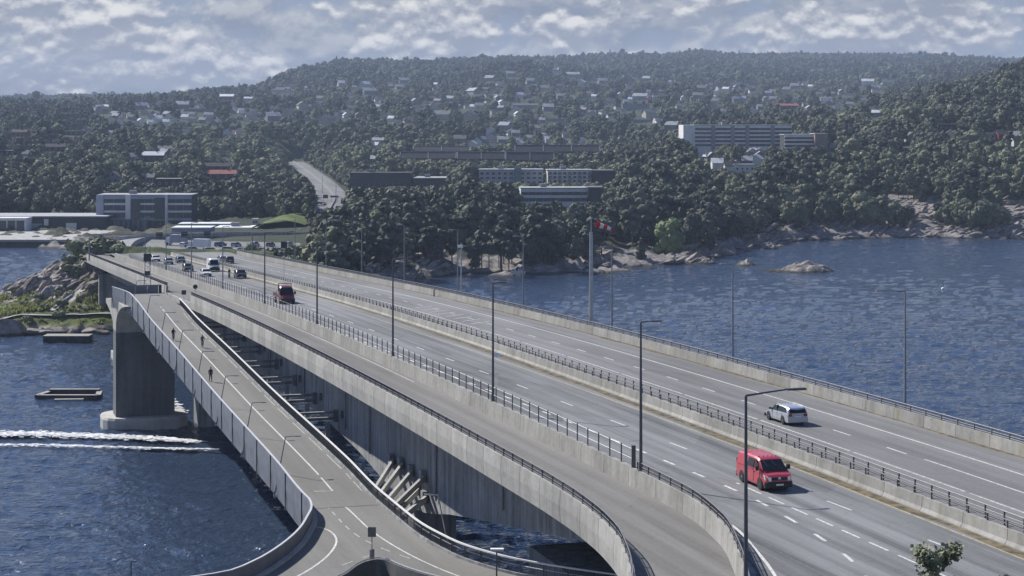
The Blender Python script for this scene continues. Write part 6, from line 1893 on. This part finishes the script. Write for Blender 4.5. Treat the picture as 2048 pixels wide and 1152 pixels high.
DESC = {'l': 'small house, pale grey roof', 'g': 'small house, grey roof', 'w': 'small house, bright white roof', 'p': 'small house, dull pinkish wall', 'r': 'small house, dull red walls', 'd': 'small house, white walls, dark roof'}
PROTO = {}
def small_house(kind, x, y, wpx):
    r = put(x, y)
    if not r: return
    X, d, z = r; w = wpx*d/FPX
    area = 'left slope' if x < 520 else ('above the road' if x < 860 else ('middle slope' if x < 1340 else 'right slope'))
    far = 'far up' if d > 2000 else 'lower down'
    lab = '%s, %s, %s' % (DESC[kind], area, far)
    key = kind
    yaw = RND.uniform(-.5, .5) + (math.pi/2 if RND.random() < .4 else 0)
    loc = (X, d, HC-(y-YH)/FPX*d-2.2)
    if key not in PROTO:
        t = thing('house', lab, 'house', loc, yaw, 'small houses scattered over the slopes')
        house_parts(t, 10., 8., 4.4, 2.9, {'l':'grey','g':'cream','w':'white','p':'pink','r':'red','d':'white'}[kind], {'l':'light','g':'grey','w':'white','p':'grey','r':'dark','d':'dark'}[kind], False, 0, True)
        PROTO[key] = t
    else:
        t = copy_tree(PROTO[key]); t.location = loc; t.rotation_euler = (0,0,yaw); t['label'] = lab
    s = max(.6, min(2.2, w/11.0)); t.scale = (s, min(1.3, max(.8, s)), min(1.25, max(.8, s)))
    clear_view(x-wpx/2, x+wpx/2, y+3, d+4); clear_circle(X, d, max(w*.6, 5))
_hr2 = random.Random(21)
_extra = []
for (x0, x1, y0, y1, n) in ((190,520,206,256,34),(520,760,176,246,22),(760,1000,158,250,26),(990,1180,142,290,30),(1160,1360,158,250,26),(1380,1560,165,235,22),(1540,1780,168,225,18),(1400,1530,304,340,10),(200,480,260,330,9),(0,190,250,330,6),(940,1100,270,292,8),(1800,2040,240,300,5)):
    for _ in range(n):
        x, y = _hr2.uniform(x0, x1), _hr2.uniform(y0, y1)
        if 1360 < x < 1600 and 240 < y < 302: continue
        _extra.append('%d,%d,%d,%s' % (x, y, _hr2.uniform(8, 17), _hr2.choice('ggllddddrpw')))
SMALL = SMALL + ' ' + ' '.join(_extra)
for tok in SMALL.split():
    a = tok.split(','); small_house(a[3], float(a[0]), float(a[1]), float(a[2]))

clear_view(628, 692, 413, 960)
# ------------------------------------------------------------------ roads, car parks and the overpass beyond the bridge
def strip(name, pts, w, mat, lift=.25, use_land=True, kind='structure'):
    pts = smooth(pts, 6)
    p3 = [(x, y, (ground(x, y)+lift)) for x, y in [q[:2] for q in pts]] if use_land else [tuple(p) for p in pts]
    nr = plan_frames([q[:2] for q in p3], 0)[1]
    mb = MB(); mb.sweep(p3, nr, [(-w/2,0),(0,0),(w/2,0)], closed=False)
    o = mb.build(name, mat, fix=False); o['kind'] = kind
    return o
# main road climbing the hill: laid on a levelled bed above the land
hw = list(_hr)
strip('hill_road', hw, 17, M['asphalt_far'], use_land=False)
for p in smooth(hw, 6):
    clear_circle(p[0], p[1], 13)
    c = 1024+p[0]/p[1]*FPX
    TOK &= ~((np.abs(TC-c) < 8*FPX/p[1]*.8) & (TD < p[1]) & (TD > p[1]-330) & (YH+(HC-(TZ+11*TH))*FPX/TD < YH+(HC-p[2])*FPX/p[1]) & (TD > 880))
# bed under the hill road
bed = [(p[0], p[1], p[2]-.15) for p in hw]
pts = smooth(bed, 6); nr = plan_frames([q[:2] for q in pts], 0)[1]
mb = MB(); mb.sweep(pts, nr, [(-9.5,0),(9.5,0),(16,-14),(-16,-14)]); o = mb.build('road_bank', M['land']); o['kind'] = 'structure'
t = thing('guard_rail', 'long guard rail along the right side of the climbing road', 'guard rail', (hw[4][0], hw[4][1], hw[4][2]))
mb = MB(); mb.sweep(smooth(hw, 6), nr, [(8.0,.5),(8.1,.5),(8.1,.8),(8.0,.8)]); mb.build('rail', M['galv'], t, True)
mb = MB(); mb.sweep(smooth(hw, 6), nr, [(.3,.0),(.7,.0),(.7,.8),(.3,.8)]); mb.build('median', M['concrete_grey'], t, True)
for (x, y, d, lab) in ((619,395,1120,'thin lamp post on the climbing road, nearest of three'),(645,386,1100,'thin lamp post at the middle of the climbing road'),(672,386,1080,'thin lamp post at the right edge of the climbing road')):
    p = px(x, y, d); t = thing('street_lamp', lab, 'street lamp', (p[0],p[1],p[2]-1.5), 0); lamp_parts(t, 11, (1.5,0), M['pole_grey'], .14, .09)
for (x, y, w_, h_, lab) in ((651,393,2.6,1.9,'square dark sign over the climbing road'),(669,393,4.4,1.0,'long dark sign over the climbing road')):
    p = px(x, y, 1040); t = thing('road_sign', lab, 'road sign', (p[0],p[1],p[2]), 0)
    mb = MB(); mb.box(-w_/2,w_/2,-.1,.1,-h_/2,h_/2); mb.build('panel', M['sign_back'], t)
    for q in (-.35,.35):
        mb = MB(); mb.tube([(q*w_,.15,-5),(q*w_,.15,h_/2)], .09, 6); mb.build('post', M['pole_grey'], t)
for (x, y, d, kind, pm, lab) in ((573,333,1500,'wagon',WHITEP,'white car at the top of the climbing road'),(648,413,1015,'suv',BLACKP,'dark car low on the climbing road')):
    p = px(x, y, d); far = make_car('far_car', lab, pm, kind); far.location = (p[0], p[1], p[2]+.05); far.rotation_euler = (0,0,-1.2)

# car park, quay and service roads
def pad(name, pix, mat, lift=.3):
    v = []
    for (x, y, d) in pix:
        X, Y, _ = px(x, y, d); v.append((X, Y))
    z = 10.0
    o = flat_poly(v, z, 4.0, name, mat); o['kind'] = 'structure'; return z
M['gravel'] = plain('pale_gravel', (.34,.335,.325), .9, var=.15, scale=.3, kind='Object')
quay = MB(); a = px(-120, 490, 776)
quay.box(-260, -168, 768, 832, -3, 2.9)
o = quay.build('quay', M['gravel']); o['kind'] = 'structure'
t = thing('quay_wall', 'dark quay wall along the water behind the headland', 'quay wall', (-215, 767.5, 0)); mb = MB(); mb.box(-45,43,-.6,.4,-3,2.2); mb.build('wall', M['wet_wood'], t)
pz_park = pad('car_park', [(262,0,610),(600,0,585),(600,0,640),(262,0,660)], M['asphalt_far'])
# overpass with a curved ramp at its left end
op = thing('overpass', 'low grey green overpass crossing behind the end of the bridge', 'bridge', px(420, 474, 690))
OV = [px(226,512,560), px(232,496,590), px(250,484,630), px(285,477,670), px(340,473,690), px(420,471,695), px(500,470,700), px(570,470,705), px(606,468,712)]
pts = smooth(OV, 5); nr = plan_frames([q[:2] for q in pts], 0)[1]
mb = MB(); mb.sweep(pts, nr, [(-4.5,0),(4.5,0),(4.3,-1.0),(-4.3,-1.0)]); mb.build('deck', M['concrete_grey'], op, True)
for s_ in (-1, 1):
    mb = MB(); mb.sweep(pts, nr, [(s_*4.5-.12,-.3),(s_*4.5+.12,-.3),(s_*4.5+.12,1.0),(s_*4.5-.12,1.0)]); mb.build('parapet', M['concrete_grey'] if s_ > 0 else M['concrete_pale'], op, True)
for k in range(8, len(pts)-1, 5):
    p = pts[k]; mb = MB(); mb.lathe([(.7, ground(p[0], p[1])-1-p[2]), (.7,-.9)], 10, p); mb.build('pier', M['concrete_grey'], op, True)
for p in pts: clear_circle(p[0], p[1], 7)
SL = [px(612,462,740), px(613,474,728), px(606,486,700), px(588,496,655), px(562,504,610), px(530,511,575)]
strip('slip_road', SL, 5.0, M['asphalt_far'], use_land=False)
t = thing('slip_wall', 'pale curved wall along the slip road right of the overpass', 'wall', SL[2])
q = smooth(SL, 6); mb = MB(); mb.sweep(q, plan_frames([a[:2] for a in q], 0)[1], [(2.3,-2.5),(2.3,1.0),(2.7,1.0),(2.7,-2.5)]); mb.build('wall', M['concrete_pale'], t, True)
for a in q: clear_circle(a[0], a[1], 8)
clear_view(520, 612, 505, 760)
for vv in (6.0, 23.5):
    a, b = W(388, vv), W(398, vv)
    strip('road', [(a[0],a[1],rz(388)-.01), (b[0],b[1],rz(398)-.25), px(262+vv*9.5, 500, 548)[:2]+(12.6,), px(300+vv*10, 500, 592)[:2]+(10.15,)], 13, M['asphalt_far'], use_land=False)
strip('service_road', [px(235,512,520), px(225,495,560), px(228,480,600), px(250,470,660)], 7, M['concrete_pale'], .5)
# lawn by the interchange
M['lawn'] = plain('lawn', (.115,.150,.050), .95, var=.3, scale=.12, kind='Object', spec=.1)
lx, ly = np.meshgrid(np.linspace(-101, -80, 24), np.linspace(752, 800, 20))
lz = np.maximum(land_z(lx, ly), 5.0)+.35+np.clip(1-((lx+90)/11)**2, 0, 1)*2.6
ln = grid_mesh('lawn', lx, ly, lz, M['lawn']); ln['kind'] = 'structure'
# parked vehicles
PK = [(392,505,'white truck box','truck',None),(352,507,'van','van',None)]
cols_ = [WHITEP, SILVER, DARKP, WHITEP, BLUEP, SILVER, GREYP, WHITEP, SILVER, WHITEP, DARKP]
names = ['white','silver','dark grey','white','blue','silver','grey','white','silver','white','dark grey']
cars0 = {}
for k in range(13):
    x = 372+k*17+RND.uniform(-3,3); y = 507 if k % 2 else 501
    d = 598 if k % 2 else 622
    X = (x-1024)/FPX*d; c = cols_[k % 11]; nm = names[k % 11]
    key = nm
    lab = '%s car in the car park beyond the bridge end, %s row' % (nm, 'nearer' if k % 2 else 'farther')
    if key not in cars0:
        t = make_car('parked_car', lab, c, ('wagon','suv','hatch')[k % 3]); cars0[key] = t
    else:
        t = copy_tree(cars0[key]); t['label'] = lab
    t['group'] = 'cars in the car park beyond the bridge'
    t.location = (X, d, pz_park+.02); t.rotation_euler = (0,0,RND.uniform(-.3,.3)+(0.2 if k % 2 else 1.2))
def box_truck(label, x, d, paint):
    X = (x-1024)/FPX*d; t = thing('box_truck', label, 'truck', (X, d, pz_park+.02), math.pi*.9)
    mb = MB(); mb.box(-3.6,1.6,-1.2,1.2,.95,3.5); mb.build('box', paint, t)
    mb = MB(); loft(mb, [[(q,-1.1,.5),(q,1.1,.5),(q,1.05,zt),(q,-1.05,zt)] for q, zt in ((1.75,2.7),(2.9,2.65),(3.35,1.7),(3.5,1.0))]); mb.build('cab', WHITEP, t)
    mb = MB(); mb.add([(3.0,-.9,2.4),(3.42,-.95,1.65),(3.42,.95,1.65),(3.0,.9,2.4)], [(0,1,2,3)]); mb.build('windscreen', M['glass'], t)
    for q in (-2.4,2.6):
        for s_ in (-1,1): wheel(t, q, s_*1.0, .48, .28)
box_truck('white box truck in the car park beyond the bridge', 398, 606, WHITEP)
box_truck('blue grey box truck by the pale blue hall', 352, 628, WALL['bluegrey'])

# paths on the headland
GPATH = [[(-127,475),(-121,477.5),(-112,475.5),(-104,475.5),(-96,475.2)], [(-113,478),(-110,483),(-106,489),(-101.5,494),(-98,497)]]
for q in GPATH: strip('gravel_path', q, 1.9, M['gravel'], .3)
t = thing('stone_wall', 'low dark retaining wall climbing the headland beside the path', 'wall', (-107,489,8))
for k in range(9):
    a = np.array((-112.5,482))*(1-k/9)+np.array((-98.5,499))*(k/9); b = np.array((-112.5,482))*(1-(k+.96)/9)+np.array((-98.5,499))*((k+.96)/9)
    z = ground(*a); mb = MB(); d_ = Vector((b[0]-a[0], b[1]-a[1], ground(*b)-z)); mb.obox((a[0],a[1],z-.6), d_, (-.4,.4,0), (0,0,1.5)); mb.build('stone_block', M['concrete_grey'], t, True)
# ------------------------------------------------------------------ shrubs on the headland
def shrub_mesh(seed, leaves=260, size=.34):
    rng = random.Random(seed); v = []; f = []
    for _ in range(7):
        c = Vector((rng.uniform(-.9,.9), rng.uniform(-.9,.9), rng.uniform(.3,1.1))); r = rng.uniform(.5,.9); k = len(v)
        for p in ICO_V: v.append(tuple(c+p*r*rng.uniform(.6,.85)))
        f += [(a+k,b+k,d+k) for a,b,d in ICO_F]
        for _ in range(leaves//7):
            p = Vector((rng.gauss(0,1), rng.gauss(0,1), rng.gauss(.3,1))).normalized()
            leaf_quads(v, f, c+p*r*rng.uniform(.8,1.2), p, size, rng)
    me = bpy.data.meshes.new('leaves'); me.from_pydata(v, [], f); me.materials.append(M['leaf']); return me
SH = [shrub_mesh(300+i) for i in range(3)]
rng = random.Random(8)
n = 0
for k in range(400):
    X = rng.uniform(-130,-92); Y = rng.uniform(472,520); z = float(head_z(X, Y))
    if n >= 30: break
    c = 1024+X/Y*FPX
    if c > 235 or z < 2: continue
    on_rock = z > 8 and X < -103
    if on_rock and rng.random() < .8: continue
    if fbm(X/6, Y/6, 12, 3) < .50 and not (Y > 500): continue
    o = link_mesh('shrub', SH[k % 3]); s = rng.uniform(.35, .95) * (1.5 if Y > 500 else 1)
    o.location = (X, Y, z-.15); o.scale = (s*1.2, s*1.2, s); o.rotation_euler = (0,0,rng.uniform(0,6))
    o['tint'] = rng.uniform(.4,1)
    tag(o, 'low green shrub on the headland %s' % ('crest' if Y > 500 else 'slope below the footbridge landing'), 'shrub', 'shrubs on the headland'); n += 1
for (x, d, s) in ((160,505,2.4),(172,512,2.8),(186,508,2.2),(200,515,2.6),(214,512,2.0),(148,500,1.6),(520,560,2.4),(545,575,2.6),(565,560,2.2),(585,580,2.6),(500,590,2.0),(610,590,2.4)):
    X = (x-1024)/FPX*d; z = ground(X, d)
    o = link_mesh('shrub', SH[int(x) % 3]); o.location = (X, d, z-.3); o.scale = (s*1.1, s*1.1, s); o['tint'] = .45+.3*math.sin(x)
    tag(o, 'tall green shrub %s' % ('on the headland crest beside the bridge end' if x < 300 else 'between the bridge end and the slip road'), 'shrub', 'tall shrubs near the bridge end')

def grass():
    M['grass'] = foliage_mat('rough_grass', (0.10, 0.125, 0.042), (0.24, 0.25, 0.10), 0.55)
    GP2 = [q for l in GPATH for q in resample(smooth(l, 6), 1.0)]
    rng = random.Random(31); v = []; f = []
    for _ in range(3000):
        X = rng.uniform(-134, -94); Y = rng.uniform(471, 502); z = float(head_z(X, Y))
        if z < 1.6 or (z > 7.6 and X < -103): continue
        if min(math.hypot(X-a_, (Y-b_)*.8) for a_, b_ in GP2) < 1.7: continue
        g_ = float(fbm(X/4, Y/4, 15, 3))
        if g_ < .42 + rng.uniform(-.1, .1): continue
        h = rng.uniform(.15, .5)*(1+1.6*max(0, g_-.55)*4)
        for _k in range(4):
            a = rng.uniform(0, 6.28); w = rng.uniform(.12,.35); q = len(v); c_, s_ = math.cos(a), math.sin(a); dx, dy = rng.uniform(-.25,.25), rng.uniform(-.25,.25)
            v += [(X-c_*w+dx, Y-s_*w+dy, z-.1), (X+c_*w+dx, Y+s_*w+dy, z-.1), (X+c_*w*.4+dx*2, Y+s_*w*.4+dy*2, z+h), (X-c_*w*.5+dx*2, Y-s_*w*.5+dy*2, z+h*.8)]
            f.append((q, q+1, q+2, q+3))
    me = bpy.data.meshes.new('grass'); me.from_pydata(v, [], f); me.materials.append(M['grass'])
    o = link_mesh('grass', me); o['tint'] = .55; tag(o, 'rough grass tufts on the headland', kind='stuff')
grass()

# ------------------------------------------------------------------ the trees: 300 of their own, the rest as one wood
def finish_trees():
    clear_view(1306, 1372, 480, 712); clear_circle((1338-1024)/FPX*706, 706, 8)
    idx = np.nonzero(TOK)[0]
    s = FPX/TD[idx]; top = YH+(HC-(TZ[idx]+11.5*TH[idx]))*s; bot = YH+(HC-TZ[idx])*s; half = 2.4*TH[idx]*s
    order = np.argsort(TD[idx])
    buf = np.full(160, 1200.0)                      # highest tree top met so far in every strip of columns
    chosen = []
    cand = []
    for q in order:
        c = TC[idx[q]]
        if c < -10 or c > 2058: continue
        k = int((c+64)//14)
        if top[q] < buf[k]-3:
            vis = min(buf[k], bot[q])-top[q]
            cand.append((vis*half[q], q)); buf[k] = min(buf[k], top[q]+6)
        if len(cand) > 900: break
    cand.sort(reverse=True)
    chosen = [idx[q] for _, q in cand[:298]]
    names = {'broad': 'broadleaf_tree', 'pine': 'pine_tree', 'spruce': 'spruce_tree'}
    wd = {'broad': 'broadleaf tree', 'pine': 'pine', 'spruce': 'spruce'}
    for i in chosen:
        k = KINDS_T[TK[i]]
        c = TC[i]; d = TD[i]
        shade = 'light green' if TT[i] > .6 else ('mid green' if TT[i] > .3 else 'deep green')
        where = ('beyond the bridge end' if c < 560 else 'on the wooded point' if c < 900 else 'above the dark shore' if c < 1300 else 'on the slope above the islets' if c < 1640 else 'on the rocky right shore')
        hh = 'tall' if TH[i] > .95 else ('middling' if TH[i] > .75 else 'small')
        near = 'near water' if TZ[i] < 9 else 'higher up'
        t = thing(names[k], '%s %s %s %s, %s' % (hh, shade, wd[k], where, near), 'tree', (TX[i], d, TZ[i]), RND.uniform(0, 6.28), 'trees on the slopes across the water')
        t.scale = (TH[i]*RND.uniform(.9,1.15),)*2+(TH[i],)
        for nm, me in (('crown', CROWNS[TK[i]]), ('trunk', TRUNKS[TK[i]])):
            o = link_mesh(nm, me, t); o['tint'] = float(TT[i])
        TOK[i] = False
    # a light green large tree at the shore
    X, Y, _ = px(1338, 500, 706)
    t = thing('broadleaf_tree', 'large light green broadleaf tree standing out at the shore', 'tree', (X, Y, ground(X, Y)-1), .5)
    t.scale = (1.5, 1.5, 1.5)
    M['willow'] = foliage_mat('light_foliage', (0.07, 0.10, 0.045), (0.175, 0.225, 0.10), 0.06)
    parts_ = [(crown_mesh('broad', 970+q_, 700, .55), o_) for q_, o_ in enumerate(((-1.5,-.4,-1.6,.85),(1.5,.3,-1.9,.85),(0,.2,0,1.0),(-.4,-1.0,-2.4,.8)))]
    v_ = []; f_ = []
    for me_, (ox, oy, oz, sc_) in parts_:
        k_ = len(v_); v_ += [(q.co.x*sc_+ox, q.co.y*sc_+oy, q.co.z*sc_+oz+.6) for q in me_.vertices]; f_ += [tuple(i_+k_ for i_ in p_.vertices) for p_ in me_.polygons]
    cw = bpy.data.meshes.new('crown'); cw.from_pydata(v_, [], f_); cw.materials.append(M['willow'])
    for nm, me in (('crown', cw), ('trunk', TRUNKS[1])):
        o = link_mesh(nm, me, t); o['tint'] = .95
    # everything else: one wood of scattered trees
    idx = np.nonzero(TOK)[0]
    co = np.stack([TX[idx], TD[idx], TZ[idx]], -1)
    me = bpy.data.meshes.new('forest'); me.from_pydata(co.tolist(), [], [])
    for nm, ty, val in (('kind', 'INT', TK[idx].astype(np.int32)), ('size', 'FLOAT', TH[idx].astype(np.float32)), ('turn', 'FLOAT', NR.uniform(0, 6.28, len(idx)).astype(np.float32)), ('tint', 'FLOAT', TT[idx].astype(np.float32))):
        a = me.attributes.new(nm, ty, 'POINT'); a.data.foreach_set('value', val)
    o = link_mesh('forest', me)
    tag(o, 'mixed wood of pines and broadleaf trees covering the slopes', kind='stuff')
    protos = bpy.data.collections.new('tree_kinds')
    for i in range(len(KINDS_T)):
        m2 = bpy.data.meshes.new('tree_%02d' % i)
        import bmesh
        bm = bmesh.new(); bm.from_mesh(CROWNS[i]); nf = len(bm.faces)
        bm.from_mesh(TRUNKS[i]); bm.faces.ensure_lookup_table()
        for f in bm.faces[nf:]: f.material_index = 1
        bm.to_mesh(m2); bm.free()
        m2.materials.append(CROWNS[i].materials[0]); m2.materials.append(M['bark'])
        protos.objects.link(bpy.data.objects.new('tree_%02d' % i, m2))
    ng = bpy.data.node_groups.new('forest', 'GeometryNodeTree')
    ng.interface.new_socket('Geometry', in_out='INPUT', socket_type='NodeSocketGeometry')
    ng.interface.new_socket('Geometry', in_out='OUTPUT', socket_type='NodeSocketGeometry')
    N, L = ng.nodes, ng.links
    gi, go = N.new('NodeGroupInput'), N.new('NodeGroupOutput')
    ci = N.new('GeometryNodeCollectionInfo'); ci.inputs['Collection'].default_value = protos
    ci.inputs['Separate Children'].default_value = True; ci.inputs['Reset Children'].default_value = True
    ip = N.new('GeometryNodeInstanceOnPoints'); ip.inputs['Pick Instance'].default_value = True
    def attr(nm, ty):
        a = N.new('GeometryNodeInputNamedAttribute'); a.data_type = ty; a.inputs['Name'].default_value = nm; return a.outputs['Attribute']
    L.new(gi.outputs[0], ip.inputs['Points']); L.new(ci.outputs[0], ip.inputs['Instance'])
    L.new(attr('kind', 'INT'), ip.inputs['Instance Index'])
    cx = N.new('ShaderNodeCombineXYZ'); L.new(attr('turn', 'FLOAT'), cx.inputs['Z'])
    L.new(cx.outputs[0], ip.inputs['Rotation']); L.new(attr('size', 'FLOAT'), ip.inputs['Scale'])
    L.new(ip.outputs[0], go.inputs[0])
    md = o.modifiers.new('forest', 'NODES'); md.node_group = ng
    print('forest', len(idx))
finish_trees()

# ------------------------------------------------------------------ tree tops in the near corner
def near_tree(label, base, h, seed, n, spread):
    rng = random.Random(seed)
    t = thing('young_tree', label, 'tree', base)
    mb = MB(); mb.tube([(0,0,0),(.1,0,h*.5),(0,.05,h*.92)], [.14,.09,.03], 8)
    tips = []
    for k in range(15):
        a = rng.uniform(0,6.28); z0 = h*rng.uniform(.45,.86); L = spread*rng.uniform(.5,1.05)*(1.15-z0/h*.5)
        e = Vector((math.cos(a)*L, math.sin(a)*L, z0+L*rng.uniform(.5,1.0)))
        mb.tube([(0,0,z0),(e.x*.5,e.y*.5,z0+(e.z-z0)*.45),e], [.04,.025,.012], 5); tips.append(((0,0,z0), e))
    mb.build('trunk', M['bark'], t)
    v = []; f = []
    for k in range(n):
        (b, e) = rng.choice(tips); q = Vector(b).lerp(e, rng.uniform(.35,1.08))
        q += Vector((rng.gauss(0,1), rng.gauss(0,1), rng.gauss(0,1)))*spread*.12
        leaf_quads(v, f, q, (q.x*.4+rng.gauss(0,.4), q.y*.4+rng.gauss(0,.4), .8), .15, rng, .7)
    me = bpy.data.meshes.new('leaves'); me.from_pydata(v, [], f); me.materials.append(M['leaf'])
    o = link_mesh('leaves', me, t); o['tint'] = .85; o['kind'] = 'stuff'
def corner(x, ytop, d, h):
    X, Y, Z = px(x, ytop, d); return (X, Y, Z-h)
near_tree('young leafy tree whose top rises over the road in the near corner', corner(1872, 1072, 76, 7), 7.0, 3, 2100, 1.3)
near_tree('sparse tree top at the right end of the lower frame edge', corner(2010, 1138, 76, 6), 6.0, 5, 420, .8)

# ------------------------------------------------------------------ air
def haze():
    m = bpy.data.materials.new('haze'); m.use_nodes = True; N = m.node_tree.nodes; L = m.node_tree.links
    N.clear(); out = N.new('ShaderNodeOutputMaterial'); pv = N.new('ShaderNodeVolumePrincipled')
    pv.inputs['Color'].default_value = (.62, .76, 1.0, 1); pv.inputs['Density'].default_value = 9.8e-5; pv.inputs['Anisotropy'].default_value = 0.0
    L.new(pv.outputs[0], out.inputs['Volume'])
    mb = MB(); mb.box(-9500, 9500, -1000, 7100, -8.0, 262)
    o = mb.build('haze', m); o['kind'] = 'stuff'; o['label'] = 'thin blue haze over the water and hills'
haze()

# ------------------------------------------------------------------ look-alikes are told apart by their place in the row
def ordinal(n):
    ones = ['', 'first','second','third','fourth','fifth','sixth','seventh','eighth','ninth','tenth','eleventh','twelfth','thirteenth','fourteenth','fifteenth','sixteenth','seventeenth','eighteenth','nineteenth']
    if n < 20: return ones[n]
    tens = {2:'twent',3:'thirt',4:'fort',5:'fift',6:'sixt',7:'sevent',8:'eight',9:'ninet'}[n//10]
    return tens+'ieth' if n % 10 == 0 else tens+'y-'+ones[n % 10]
def tell_apart():
    by = {}
    for o in scene.objects:
        if o.parent is None and o.get('label') and o.get('category'): by.setdefault(o['label'], []).append(o)
    for lab, l in by.items():
        if len(l) < 2: continue
        l.sort(key=lambda o: o.location.x/o.location.y)
        for i, o in enumerate(l): o['label'] = '%s, %s from left' % (lab, ordinal(i+1))
tell_apart()
